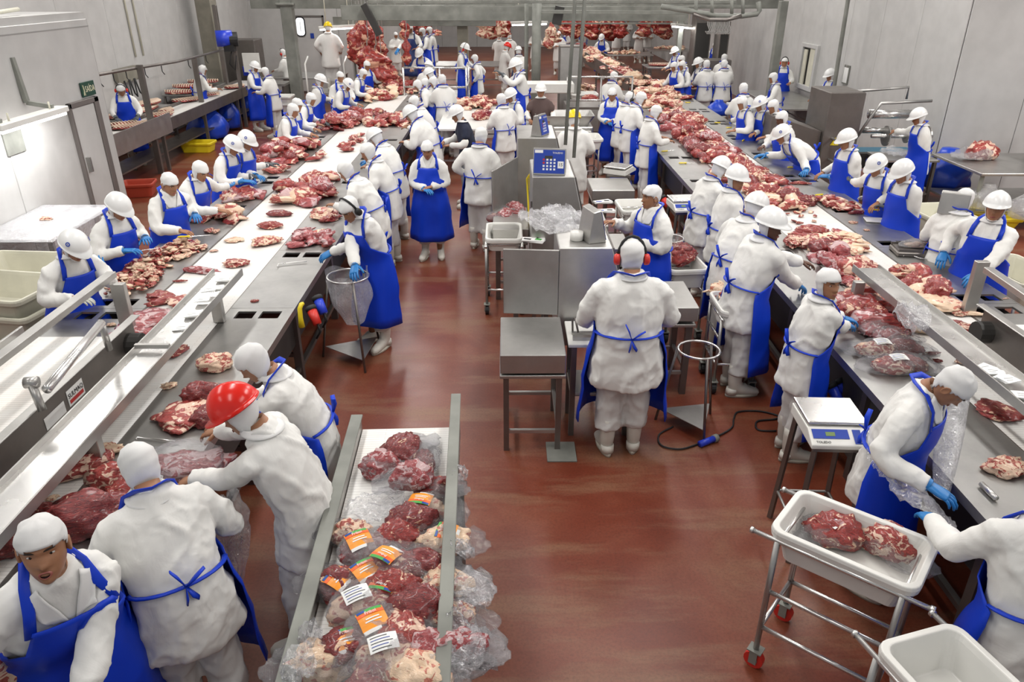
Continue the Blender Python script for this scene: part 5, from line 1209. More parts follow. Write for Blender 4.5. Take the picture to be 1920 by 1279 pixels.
# incline chute into the right line
t = thing('chute_conveyor', 'steel chute carrying trimmings down to the far end of the right table', 'conveyor', (0, 0, 0))
A = at(1120, 100, 1.5); B = at(1222, 146, 1.05); A = Vector((2.6, 26.5, 1.35)); B = Vector((3.55, 20.6, .98)); dr = (B-A).normalized(); sd = Vector((dr.y, -dr.x, 0)).normalized()
mb = MB(); mb.rings([[A+sd*.26, A-sd*.26, A-sd*.26-Vector((0, 0, .05)), A+sd*.26-Vector((0, 0, .05))], [B+sd*.26, B-sd*.26, B-sd*.26-Vector((0, 0, .05)), B+sd*.26-Vector((0, 0, .05))]], M['steel']); recalc(mb.build('belt', t))
for s_ in (-1, 1): mb = MB(); mb.bar(A+sd*.27*s_, B+sd*.27*s_, .02, .34, M['steel_dark']); mb.build('side_plate', t)
for u in (.15, .8): 
    for s_ in (-1, 1): p = A.lerp(B, u)+sd*.26*s_; mb = MB(); mb.box(p.x-.03, p.x+.03, p.y-.03, p.y+.03, 0, p.z-.1, M['steel_dark']); mb.build('leg', t)
# platforms, railings and boxes in the middle distance
def railing(label, pts, posts=True, r=.025, zs=(1.0, .55), m='steel_bright', base=0):
    t = thing('hand_railing', label, 'railing', (0, 0, 0)); 
    for z in zs: mb = MB(); mb.tube([(x, y, z+base) for x, y in pts], r, M[m], 8); mb.build('rail_pipe', t, smooth=True)
    for x, y in pts: mb = MB(); mb.cyl((x, y, base), (x, y, zs[0]+base), r, M[m], 8); mb.build('post', t, smooth=True)
    return t
mb = MB(); mb.box(-2.6, -.9, 19.2, 23.0, .50, .56, M['steel']); 
for x in (-2.5, -1.0): mb.box(x-.05, x+.05, 19.3, 19.4, 0, .5, M['steel_dark']); mb.box(x-.05, x+.05, 22.8, 22.9, 0, .5, M['steel_dark'])
tag(mb.build('work_platform'), 'raised steel platform under the carcass cutters', 'platform')
railing('bright tubular railing around the carcass cutters', [(-2.5, 19.3), (-1.6, 19.2), (-.95, 19.2), (-.95, 20.5)], base=.56)
mb = MB(); mb.box(-.95, 1.1, 18.6, 22.5, .20, .26, M['steel']); mb.box(-.95, 1.1, 18.56, 18.62, 0, .26, M['plastic']); tag(mb.build('floor_platform'), 'low white-edged platform behind the trimming table', 'platform')
railing('dark railing at the middle pillar', [(.35, 18.8), (.35, 20.2)], zs=(1.05, .6), base=.26, m='galv')
t = thing('grinder', 'grey steel mincer box behind the brown-shirted worker', 'machine', (1.15, 15.0, 0)); mb = MB(); mb.box(-.55, .55, -.4, .4, .35, .95, M['steel']); bev(mb.build('machine_body', t), .02)
mb = MB(); mb.rings([rr(.9, .6, .05, .95), rr(1.15, .8, .05, 1.15), rr(1.1, .75, .05, 1.15), rr(.85, .55, .05, .96)], M['steel'], cap=False); recalc(mb.build('hopper', t)); mb = MB(); mb.box(-.5, .5, -.5, -.4, .70, .88, M['plastic']); mb.build('white_chute', t)
for sx in (-.45, .45): mb = MB(); mb.box(sx-.05, sx+.05, -.3, .3, 0, .35, M['steel_dark']); mb.build('leg', t)
t = thing('white_trough', 'white trough above the mincer near the middle pillar', 'trough', (.95, 17.6, 0)); mb = MB(); mb.box(-.75, .6, -.25, .25, 1.20, 1.42, M['plastic']); bev(mb.build('trough_body', t), .02)
for sx in (-.6, .5): mb = MB(); mb.box(sx-.03, sx+.03, -.03, .03, 0, 1.2, M['steel_dark']); mb.build('leg', t)
t = thing('rail_machine', 'grey framed machine with railing behind the tall rods', 'machine', (2.15, 17.9, 0)); mb = MB(); mb.box(-.75, .55, -.5, .5, .30, .90, M['steel_dark']); mb.box(-.65, .45, -.51, -.5, .36, .84, M['steel']); bev(mb.build('machine_body', t), .015)
mb = MB(); 
for z in (1.05, 1.55): mb.tube([(-.75, -.5, z), (.7, -.5, z)], .022, M['steel_bright'], 8)
for x in (-.75, 0, .7): mb.cyl((x, -.5, .0), (x, -.5, 1.55), .02, M['steel'], 8)
mb.build('railing', t, smooth=True)
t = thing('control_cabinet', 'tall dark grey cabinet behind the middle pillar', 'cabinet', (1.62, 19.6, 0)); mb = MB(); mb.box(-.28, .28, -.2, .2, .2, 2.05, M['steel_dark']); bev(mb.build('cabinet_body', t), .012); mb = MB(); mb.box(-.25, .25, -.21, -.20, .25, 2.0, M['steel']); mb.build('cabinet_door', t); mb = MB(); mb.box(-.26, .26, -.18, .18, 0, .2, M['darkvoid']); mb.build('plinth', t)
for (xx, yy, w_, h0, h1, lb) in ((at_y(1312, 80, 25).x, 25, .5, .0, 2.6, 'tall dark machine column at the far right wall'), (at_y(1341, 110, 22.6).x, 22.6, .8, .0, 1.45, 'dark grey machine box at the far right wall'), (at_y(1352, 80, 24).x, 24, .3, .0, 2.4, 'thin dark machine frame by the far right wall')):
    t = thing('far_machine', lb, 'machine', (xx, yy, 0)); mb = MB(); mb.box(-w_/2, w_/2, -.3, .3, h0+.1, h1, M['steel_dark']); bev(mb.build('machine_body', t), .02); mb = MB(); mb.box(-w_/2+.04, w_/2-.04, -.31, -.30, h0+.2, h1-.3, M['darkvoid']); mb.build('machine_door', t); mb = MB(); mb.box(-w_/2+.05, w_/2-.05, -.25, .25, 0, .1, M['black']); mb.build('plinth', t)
# left far machine + standing platform of yellow helmet man
t = thing('left_machine', 'grey machine with a blue lamp box by the left wall corner', 'machine', (-7.75, 23.2, 0)); mb = MB(); mb.box(-.6, .6, -.4, .4, .5, 1.95, M['steel_dark']); bev(mb.build('machine_body', t), .02); mb = MB(); mb.box(.2, .6, -.5, -.38, 1.0, 1.25, M['blueplug']); mb.build('lamp_box', t); mb = MB(); mb.box(-.5, .5, -.3, .3, 0, .5, M['darkvoid']); mb.build('plinth', t)
t = thing('side_desk', 'grey control desk with a white screen left of the yellow helmet man', 'desk', (-6.9, 22.3, 0)); mb = MB(); mb.box(-.6, .7, -.4, .4, .80, .86, M['steel']); mb.build('desk_top', t); mb = MB(); mb.box(-.45, .0, -.1, 0, 1.15, 1.65, M['plastic']); mb.box(-.25, -.2, -.05, 0, .86, 1.2, M['galv']); mb.build('screen', t)
for sx in (-.55, .65): mb = MB(); mb.box(sx-.03, sx+.03, -.35, .35, 0, .8, M['steel_dark']); mb.build('leg', t)

# yellow cable looping down the middle cabinet, clipboard on the wall
pts = [at(1035, 300, 1.66), at(1000, 318, 1.60), at(988, 335, 1.35), at(990, 372, 1.1), at(992, 410, .9), at(994, 440, .6)]
mb = MB(); mb.tube(pts, .012, M['yellow'], 6); mb.tube([p+Vector((.03, 0, .01)) for p in pts], .010, M['yellow'], 6); tag(mb.build('yellow_cable', smooth=True), 'yellow cable looping down the left side of the middle cabinet', 'cable')
a = at_x(1587, 140, WR-.03); mb = MB(); mb.box(WR-.05, WR-.03, a.y-.14, a.y+.14, a.z-.2, a.z+.2, M['galv']); cb_ = tag(mb.build('clipboard'), 'clipboard with a white sheet on the right wall', 'clipboard'); mb = MB(); mb.box(WR-.055, WR-.05, a.y-.11, a.y+.11, a.z-.17, a.z+.15, M['paper']); mb.build('sheet', cb_); mb = MB(); mb.box(WR-.06, WR-.05, a.y-.05, a.y+.05, a.z+.16, a.z+.2, M['steel']); mb.build('clip', cb_)
# ================================================================ MEAT
ICO = {}
def ico(sub):
    if sub not in ICO:
        bm = bmesh.new(); bmesh.ops.create_icosphere(bm, subdivisions=sub, radius=1.0); ICO[sub] = ([v.co.copy() for v in bm.verts], [tuple(v.index for v in f.verts) for f in bm.faces]); bm.free()
    return ICO[sub]
def meat_geo(kind, seed, sub=3):
    vs, fs = ico(sub); rnd = random.Random(seed); o = Vector((rnd.uniform(-50, 50), rnd.uniform(-50, 50), rnd.uniform(-50, 50)))
    dims = {'chunk': (.5, .36, .30), 'slab': (.5, .34, .13), 'strip': (.5, .14, .09), 'flat': (.5, .42, .10), 'trim': (.5, .30, .17), 'loaf': (.5, .26, .24), 'joint': (.5, .38, .34)}[kind]
    amp = {'chunk': .32, 'slab': .42, 'strip': .40, 'flat': .38, 'trim': .60, 'loaf': .20, 'joint': .22}[kind]; out = []
    bend = rnd.uniform(-.5, .5)*(1.4 if kind == 'strip' else .5)
    for v in vs:
        n1 = noise.noise(v*1.3+o); n2 = noise.noise(v*3.1+o*1.7); n3 = noise.noise(Vector((v.x*3, v.y*9, v.z*9))+o); n4 = 1-abs(noise.noise(v*2.6+o*2.1))*2.6; r = 1+amp*(n1*1.0+n2*.55)+.10*n3+.07*n4
        taper = 1-.35*v.x*(1 if kind in ('slab', 'flat', 'joint') else .4)
        p = Vector((v.x*dims[0]*r, v.y*dims[1]*r*taper, v.z*dims[2]*(1+amp*.9*(n2+n1*.5)+.14*n3+.14*n4)))
        p.y += bend*p.x*p.x; p.z = max(p.z, -dims[2]*.55)+dims[2]*.55
        if kind in ('slab', 'flat', 'trim'): p.z *= 1+.5*max(0, abs(p.x)-.2)*rnd.uniform(.9, 1.1)
        out.append(p)
    return out, fs
MEAT = {}
def meat_mesh(kind, i, sub=4):
    k = (kind, i, sub)
    if k not in MEAT:
        v, f = meat_geo(kind, i*13+hash(kind) % 1 + len(kind)*101, sub); me = bpy.data.meshes.new('meat'); me.from_pydata([tuple(p) for p in v], [], f); me.materials.append(MEATS[0]); me.polygons.foreach_set('use_smooth', [True]*len(f)); me.update(); MEAT[k] = me
    return MEAT[k]
N_MEAT = 0
def piece(kind, loc, size, rz, label, mi=None, group=None, tilt=(0, 0), seed=None, name='meat_cut', sub=3, zs=1.0):
    global N_MEAT; N_MEAT += 1; sd = seed if seed is not None else random.randrange(5); mi = random.randrange(len(MEATS)) if mi is None else mi
    o = bpy.data.objects.new(name, meat_mesh(kind, sd)); COL.objects.link(o); o.material_slots[0].link = 'OBJECT'; o.material_slots[0].material = MEATS[mi]; o.location = loc; o.scale = (size, size, size*zs); o.rotation_euler = (tilt[0], tilt[1], rz); return tag(o, label, 'meat', group)
def heap(label, pts, w, n, size, kinds, mis, seed, grp, hmax=.10, z=.9, stuff=0, zmode=None, name='meat_cut'):
    """pieces strewn along a line of photo points (px,py) on the plane z; w: half width in metres"""
    rnd = random.Random(seed); P_ = [at(x, y, z) for x, y in pts]; seg = [(a, b) for a, b in zip(P_, P_[1:])] or [(P_[0], P_[0])]; Ls = [max((b-a).length, 1e-4) for a, b in seg]; T_ = sum(Ls)
    def spot():
        u = rnd.random()*T_
        for (a, b), L_ in zip(seg, Ls):
            if u <= L_: break
            u -= L_
        c = a.lerp(b, min(1, u/L_)); r = w*sqrt(rnd.random()); an = rnd.random()*2*pi; d_ = Vector((cos(an)*r, sin(an)*r*1.0, 0)); return c+d_, (r/w)
    made = []; n_all = n; n = max(3, int(n*.46)) if n > 4 else n; extra = int((n_all-n)*2.2)
    for k in range(n):
        p, q = spot(); h_ = hmax*(1-q*q)*(.3+.7*rnd.random()); s_ = size*rnd.uniform(.7, 1.3)
        kd = rnd.choice(kinds); mi_ = rnd.choice(mis); made.append((p.y, kd, mi_, piece(kd, (p.x, p.y, z+.003+h_), s_, rnd.random()*6.3, label, mi_, grp, (rnd.uniform(-.35, .35)*(h_ > .02), rnd.uniform(-.35, .35)*(h_ > .02)), rnd.randrange(5), name)))
    if size >= .19:
        ADJ = ['lean red', 'dark red', 'marbled', 'fatty', 'pale', 'silvery']; SHP = {'chunk': 'chunk', 'slab': 'slab', 'strip': 'strip', 'flat': 'slice', 'trim': 'trimming', 'loaf': 'fillet', 'joint': 'joint'}
        wds = grp.split(); k0 = next((i for i, w_ in enumerate(wds) if w_ in ('in', 'on', 'by', 'before', 'beside', 'near', 'opposite', 'left', 'beyond', 'below', 'just', 'behind', 'piled', 'across', 'between', 'sliding', 'under', 'at', 'to')), 1); where = ' '.join(wds[k0:])
        for k, (yy, kd, mi_, o_) in enumerate(sorted(made, key=lambda t_: t_[0])):
            n_ = k+1; sf = 'th' if 10 <= n_ % 100 <= 20 else {1: 'st', 2: 'nd', 3: 'rd'}.get(n_ % 10, 'th'); o_['label'] = '%s %s %s, %s' % (ADJ[mi_], SHP[kd], where, 'nearest the camera' if n_ == 1 else '%d%s nearest the camera' % (n_, sf))
            if len(o_['label'].split()) > 16: o_['label'] = o_['label'].replace(', nearest', ', nearest').replace(' of the left line', '').replace('the camera', 'camera')
    if stuff or extra:
        mb = MB()
        for k in range(stuff+extra):
            p, q = spot(); h_ = hmax*(1-q*q)*rnd.random()*.85; s_ = size*(rnd.uniform(.7, 1.1) if k < extra else rnd.uniform(.4, .75)); v, f = meat_geo(rnd.choice(kinds), rnd.randrange(6), 3 if (k < extra and size > .2) else 2)
            R = Matrix.Rotation(rnd.random()*6.3, 3, 'Z') @ Matrix.Rotation(rnd.uniform(-.6, .6), 3, 'X'); o3 = Vector((p.x, p.y, z+.003+h_)); mb.add([R @ (x*s_)+o3 for x in v], f, MEATS[rnd.choice(mis)])
        tag(mb.build('meat_heap', smooth=True), 'loose mass of pieces beneath: '+label, 'meat', None, 'stuff')
C, S_, T_, F_ = 'chunk', 'slab', 'trim', 'flat'
# --- left line (near to far)
heap('small red and cream trimming in the nearer heap before the helmeted left workers', [(240, 545), (262, 515), (285, 498)], .22, 44, .11, [T_, 'strip', T_], [0, 2, 3, 3, 4], 1, 'trimmings in the nearer heap by the helmeted left workers', .13, stuff=260)
heap('small red and cream trimming in the second heap before the helmeted left workers', [(300, 485), (345, 470)], .20, 40, .11, [T_, 'strip', T_], [0, 2, 3, 3, 4], 2, 'trimmings in the second heap by the helmeted left workers', .12, stuff=220)
heap('piece of meat under the hands of the third and fourth left workers', [(395, 412), (440, 408)], .20, 7, .30, [S_, C, F_], [5, 3, 2], 3, 'pieces before the third and fourth left workers', .04)
heap('piece of meat before the left worker with teal gloves', [(430, 375), (465, 368)], .18, 6, .30, [S_, C, T_], [3, 2, 5], 4, 'pieces before the left worker with teal gloves', .05)
heap('small scrap of meat on the left table beside the belt', [(390, 437), (372, 452), (345, 462)], .14, 6, .13, [T_, S_], [3, 4, 2], 5, 'scraps on the left table beside the belt', .01)
heap('red cut in the pile lying across the middle of the left belt', [(560, 350), (575, 372), (540, 382)], .27, 15, .34, [S_, C, T_], [0, 2, 0, 5, 3], 6, 'cuts piled across the middle of the left belt', .09)
heap('cut of meat on the left belt above the long steak', [(590, 345), (615, 335)], .2, 7, .3, [S_, C], [0, 5, 2], 7, 'cuts just above the long steak', .06)
heap('silvery trimming on the left table before the worker with black ear muffs', [(560, 455), (585, 440), (600, 460)], .16, 12, .24, [S_, 'strip', T_], [5, 3, 5], 8, 'silvery trimmings by the worker with black ear muffs', .07)
heap('red cut on the aisle side of the left table behind the bending worker', [(600, 412), (612, 405)], .12, 4, .32, [S_, 'strip'], [0, 3], 9, 'cuts beside the bending worker', .02)
heap('cut in the big dark pile before the seventh left worker', [(520, 305), (545, 285), (575, 275)], .30, 16, .36, [C, S_, 'loaf'], [1, 5, 0, 2], 10, 'cuts in the big dark pile on the left outer shelf', .2, stuff=16)
heap('cut on the left outer shelf near the glove of the fifth worker', [(505, 320), (520, 322)], .15, 5, .26, [S_, T_], [2, 3], 101, 'cuts near the glove of the fifth left worker', .04)
heap('red cut in the long heap on the far left shelf', [(600, 245), (650, 230), (690, 215)], .34, 22, .34, [C, S_, T_], [0, 1, 2, 5], 11, 'cuts in the long heap on the far left shelf', .2, stuff=30)
heap('cut lying on the left belt before the broad-backed worker', [(700, 235), (735, 232), (770, 225)], .34, 14, .32, [C, S_], [0, 1, 2], 12, 'cuts before the broad-backed left worker', .12, stuff=18)
heap('cut in the far heap on the left line', [(690, 190), (730, 175), (770, 172), (720, 160), (760, 160)], .42, 26, .36, [C, S_, T_], [0, 3, 2, 4], 13, 'cuts in the far heap on the left line', .2, stuff=60)
heap('meat on the belt between the two middle rows of the left line', [(660, 255), (690, 262), (600, 300)], .18, 6, .25, [S_, T_], [0, 2], 14, 'small cuts between the middle left rows', .03)
# --- single large cuts on the left line, near the camera
def cut(kind, px, py_, size, deg, label, mi, seed=0, z=.902, zs=1.0): return piece(kind, at(px, py_, z), size, radians(deg), label, mi, None, (0, 0), seed, zs=zs)
cut(F_, 283, 600, .44, 12, 'large pale pink flat cut on the left belt beside the guard rail post', 5, 1, zs=.8)
cut('loaf', 250, 636, .42, 18, 'long pinkish cut at the end of the left infeed conveyor', 5, 2, zs=.5)
cut('strip', 318, 566, .34, 25, 'folded red strip on the left belt, upper of the pair beside the labels', 0, 1); cut(S_, 345, 566, .26, 35, 'folded red slab on the left belt, lower of the pair beside the labels', 2, 3); cut(S_, 305, 560, .26, -15, 'small red slab tucked against the folded strips on the left belt', 0, 2)
cut('strip', 378, 510, .36, -12, 'thin silvery strip at the end of the left trough', 5, 2); cut(S_, 445, 496, .24, 10, 'marbled red cut lying alone on the left belt', 2, 2); cut(S_, 500, 455, .30, 20, 'pinkish marbled cut at the right edge of the left belt', 3, 1); cut(S_, 508, 425, .26, 0, 'curled red cut below the long dark steak', 0, 0)
cut('loaf', 525, 403, .30, 0, 'long dark red steak lying across the left belt', 1, 3, zs=.5); cut(F_, 440, 450, .19, 5, 'thin pale pink slice on the left belt', 4, 0, zs=.5); cut(F_, 402, 470, .08, 0, 'tiny pink slice on the left belt', 3, 1, zs=.6); cut('strip', 338, 528, .12, 5, 'small red strip on the left belt', 0, 3)
cut(S_, 330, 660, .20, 60, 'pointed dark red piece under the left trough', 0, 3); cut(T_, 210, 610, .07, 0, 'tiny cream scrap by the left table holes', 4, 1); cut(S_, 478, 565, .07, 20, 'tiny red scrap on the left table near the yellow handle', 0, 2)
cut(C, 407, 690, .24, 20, 'raw reddish joint on the near left table by the white cap', 3, 4); cut(T_, 318, 725, .10, 35, 'pale fat scrap at the right edge of the left belt', 4, 2)
cut(F_, 345, 780, .36, 60, 'flat dark red cut with white sinew under the gloved bag', 2, 1, zs=1.1); cut(C, 385, 750, .28, 10, 'dark red round cut just left of the red helmet', 1, 2); cut(C, 390, 790, .22, 50, 'small dark red cut under the red helmet', 1, 0)
cut('loaf', 155, 880, .34, 40, 'red and cream oblong cut under the near trough', 2, 2, zs=.8); cut(T_, 195, 850, .18, 30, 'pink fatty trimming beside the trough post', 4, 1); cut(T_, 98, 935, .06, 40, 'small cream scrap on the near left belt', 4, 0); cut(S_, 18, 885, .12, 45, 'dark scrap at the left edge beneath the side plate', 1, 0)
cut(C, 210, 905, .24, 10, 'triangular cut with a fat rim left of the white hood', 2, 3); cut(C, 245, 935, .24, 0, 'small red cut under the white hood', 0, 1); cut(C, 165, 985, .42, 20, 'big dark red joint in front of the shouting man', 1, 3, zs=.9); cut(C, 95, 985, .24, -30, 'round dark cut behind the shouting man', 1, 2); cut(C, 20, 1030, .25, 10, 'cut of meat at the left edge beside the shouting man', 1, 1); cut(C, 40, 1210, .34, 10, 'dark cut under the arm of the shouting man', 1, 4); cut(C, 30, 1270, .3, 60, 'pale cut at the bottom left corner', 3, 2)
# bagged joint held by the red-helmet pair
# --- right line
heap('pale trimming in the heap at the far end of the right table', [(1185, 158), (1215, 160), (1240, 170), (1225, 180), (1265, 190)], .48, 34, .30, [T_, S_, C], [3, 2, 4, 3], 20, 'trimmings at the far end of the right table', .22, stuff=110)
heap('creamy trimming in the heap before the two far aproned workers', [(1290, 160), (1315, 168)], .30, 10, .28, [T_, S_], [4, 3], 21, 'creamy trimmings by the two far aproned workers', .2, stuff=40)
heap('pink trimming on the right belt before the first three aisle workers', [(1225, 190), (1245, 205), (1262, 220)], .36, 20, .32, [S_, T_, C], [3, 4, 2], 22, 'pink trimmings on the upper right belt', .12, stuff=30)
heap('dark red cut in the dense row along the middle of the right belt', [(1265, 222), (1290, 250), (1325, 280), (1350, 305)], .34, 44, .34, [C, S_, 'loaf'], [0, 1, 5, 2, 0], 23, 'dark cuts in the dense row of the right belt', .13, stuff=40)
heap('red cut on the right belt opposite the leaning worker', [(1350, 300), (1395, 330), (1420, 352)], .34, 26, .30, [S_, C, T_], [0, 3, 2, 1], 24, 'red cuts opposite the leaning worker', .10, stuff=30)
heap('red cut in the row beside the second and third aisle helmets', [(1405, 360), (1450, 370), (1480, 385)], .34, 20, .28, [S_, 'strip', C], [0, 1, 3], 25, 'red cuts beside the aisle helmets of the right line', .08, stuff=24)
heap('trimming before the worker with the white glove on the right', [(1545, 380), (1575, 385), (1590, 392)], .18, 12, .20, [T_, 'strip'], [2, 3, 0], 26, 'trimmings by the white-gloved right worker', .08, stuff=40)
heap('scrap on the clear part of the right belt', [(1450, 390), (1520, 410), (1475, 440)], .28, 9, .09, [T_, S_], [0, 3], 27, 'scraps on the clear part of the right belt', .0)
heap('trimming in the pile below the long smooth fillet', [(1510, 455), (1560, 470), (1590, 455)], .26, 18, .25, [S_, T_, 'strip'], [3, 0, 2, 4], 28, 'trimmings below the long smooth fillet', .08, stuff=24)
heap('silvery cut in the long pile on the right belt', [(1560, 480), (1575, 500), (1595, 520), (1620, 530)], .26, 18, .28, ['strip', C, S_], [5, 5, 1, 2], 29, 'silvery cuts in the long pile on the right belt', .12)
heap('red and cream cut between the aisle edge and the right trough', [(1600, 545), (1640, 560), (1660, 580)], .22, 12, .26, [C, S_, T_], [0, 2, 3], 30, 'cuts left of the right trough', .06)
heap('dark strip of meat in the bundle before the woman looking at the camera', [(1590, 585), (1630, 600), (1650, 618)], .22, 18, .34, ['strip', 'loaf'], [1, 5, 0], 31, 'strips before the woman looking at the camera', .08)
heap('piece of meat on the strip of belt beyond the right trough', [(1700, 520), (1735, 540), (1745, 560)], .15, 10, .24, [C, S_, T_], [3, 2, 0], 32, 'pieces beyond the right trough', .06)
cut('loaf', 1520, 436, .36, -8, 'long smooth pink fillet on the right belt', 0, 1, zs=.6); cut(C, 1512, 383, .28, 20, 'round dark red joint with white sinew on the right belt', 1, 2, zs=.9); cut(F_, 1755, 572, .44, -32, 'large cream fat-covered piece beyond the right trough', 4, 2); cut(S_, 1725, 614, .20, -10, 'red piece left of the right trough near the plastic bag', 0, 1); cut('loaf', 1722, 618, .32, -25, 'cream fat-rimmed piece leaning on the right trough', 4, 3, zs=.7)
cut(S_, 1822, 622, .22, -40, 'red and cream piece beside the right drum', 2, 2); cut(S_, 1795, 607, .12, -30, 'small red scraps on the strip of belt beyond the trough', 0, 0); cut('strip', 1820, 590, .22, -10, 'cream strip lying at the foot of the right guard post', 4, 1); cut(T_, 1800, 590, .12, 0, 'red fatty scrap at the foot of the right guard post', 3, 2)
cut(S_, 1758, 677, .07, 0, 'small dark red cube on the near right belt', 1, 3); cut('strip', 1745, 664, .14, 12, 'thin red strip on the near right belt', 0, 2); cut(S_, 1806, 680, .10, -40, 'pink scrap at the lip of the right trough', 3, 1)
cut(F_, 1875, 775, .26, -30, 'flat red piece with a white label near the right edge', 0, 2); cut(C, 1885, 882, .24, 15, 'oval raw steak on the near right table', 3, 0, zs=.6); cut('strip', 1885, 560, .06, 10, 'tiny scrap on the right outer shelf', 3, 1)
cut('strip', 1610, 400, .26, 10, 'dark red strip being cut by the sixth right worker', 1, 2); cut('strip', 1500, 345, .26, -10, 'thin red strip on the right table near the black hole', 0, 1)
cut(S_, 1600, 418, .10, 0, 'small pale scrap beside the cutting board', 3, 2); cut(S_, 1625, 432, .07, 0, 'tiny scrap beyond the white cutting board', 3, 3)
# bones / table scraps elsewhere
cut(T_, 88, 412, .13, 0, 'small red and white scrap on the film-covered side table', 3, 3)
heap('red cut heaped on the trimming table beyond the navy-shirted worker', [(890, 205), (905, 195), (870, 200)], .30, 16, .34, [C, S_, T_], [0, 3, 2, 3], 33, 'cuts on the trimming table in the middle', .16, stuff=30)
cut('loaf', 905, 222, .6, 60, 'large folded red piece hanging over the trimming table', 0, 2, zs=.8)
p_ = at(1262, 558, .92); piece('loaf', (1.20, 6.30, .905), .30, radians(70), 'curved red cut on the platform scale right of the man with ear muffs', 0, None, (0, 0), 1)
# ribs
def ribs(label, c, L, W, rz, z, seed, group=None):
    t = thing('rib_rack', label, 'meat', (c.x, c.y, z), rz, group); rnd = random.Random(seed); n = max(5, int(L/.055)); mb = MB()
    vs, fs = ico(3); o3 = Vector((seed*3.1, 0, 0)); mb.add([Vector((v.x*L/2, v.y*W/2*(1+.2*noise.noise(v*2+o3)), (v.z*.05 if v.z > 0 else 0)+.02*noise.noise(v*4+o3)+.02)) for v in vs], fs, MEATS[0]); mb.build('meat', t, smooth=True)
    mb = MB()
    for k in range(n):
        x = -L/2*.92+L*.92*k/(n-1); w = W/2*sqrt(max(.08, 1-(x/(L/2))**2)); mb.tube([(x+.02, -w*.95, .045), (x, -w*.3, .078), (x-.01, w*.4, .075), (x, w*.95, .04)], .013, M['bone'], 6)
    o = mb.build('rib_bones', t, smooth=True); return t
for k, (px, py_, L, W, rz, z, lb) in enumerate(((250, 238, .9, .4, 60, .905, 'rib rack before the worker with red and black ear muffs at left'), (300, 218, .6, .35, 55, .905, 'rib rack on the belt just above the steel guard plate'), (312, 210, .4, .3, 85, .905, 'small curled rib piece on the rib belt'), (350, 190, .7, .4, 50, .905, 'rib rack lying at the middle of the rib belt'), (395, 180, .5, .16, 50, .905, 'bare backbone on the rib belt'), (440, 165, .6, .4, 60, .905, 'rib rack at the far end of the rib belt'), (233, 236, .5, .3, 40, .935, 'small rib rack on top at the near end of the rib belt'))):
    ribs(lb, at(px, py_, z), L, W, radians(rz), z, k+1)
ribs('long rib rack on the table behind the rib belt', Vector((-8.02, 16.6, 0)), 1.9, .55, radians(85), .92, 11); ribs('second rib rack on the table behind the rib belt', Vector((-7.98, 17.2, 0)), .9, .45, radians(80), 1.0, 12)
for k in range(4): ribs('rib rack in the stack beside the concrete column', Vector((-7.98, 19.2+.5*k, 0)), .8, .55, radians(10), .98+.07*(k % 2), 13+k, 'rib racks stacked by the concrete column')
for (px, py_, lb) in ((478, 128, 'red tub behind the far left helmeted worker'), (448, 137, 'red tub by the concrete column')):
    a = at(px, py_, 1.0); tub(lb, (a.x, a.y, .7), .6, .4, .3, 0, 'red')
ribs('red ribs on the table left of the far right workers', at(1238, 122, .97), .8, .5, 0, .955, 31)
for (pts, lb, z, w_, n_, st, mm) in (([(1150, 100), (1190, 100)], 'orange trimming on the far table beside the chute', .955, .35, 8, 60, [4, 3]), ([(1235, 90), (1275, 92)], 'pale trimming on the farthest right table', .955, .4, 6, 40, [4, 3])):
    heap(lb, pts, w_, n_, .26, [T_, S_], mm, 40+n_, lb.replace('trimming', 'trimmings'), .06, z=z, stuff=st)
rnd_ = random.Random(5)
for k in range(14):
    q = Vector((2.6, 26.5, 1.37)).lerp(Vector((3.55, 20.6, 1.0)), k/13.0); piece(rnd_.choice([T_, S_, C]), (q.x+rnd_.uniform(-.12, .12), q.y, q.z), rnd_.uniform(.45, .65), rnd_.random()*6, 'trimming sliding down the steel chute to the right table', rnd_.choice([0, 3, 2, 4]), 'trimmings sliding down the chute', (0, 0), k % 5)
heap('trimming heaped in the upper white tub near the tall rods', [(1098, 170)], .22, 10, .24, [T_, 'strip'], [3, 2, 4], 46, 'trimmings in the upper white tub', .2, z=.92, stuff=20)
cut('loaf', 1105, 190, .4, 5, 'red cut in the lower white tub near the tall rods', 0, 1, z=.84)
heap('pale pink trimming in the white tub beside the right-hand aisle workers', [(1360, 552)], .14, 14, .15, [T_, 'strip'], [4, 3, 4], 47, 'pale trimmings in the tub beside the aisle', .06, z=.80, stuff=40)
heap('red cut in the tub behind the woman with the stretched arm', [(1278, 488)], .12, 5, .26, [C, S_], [1, 0], 48, 'cuts in the tub behind the woman', .06, z=.78)
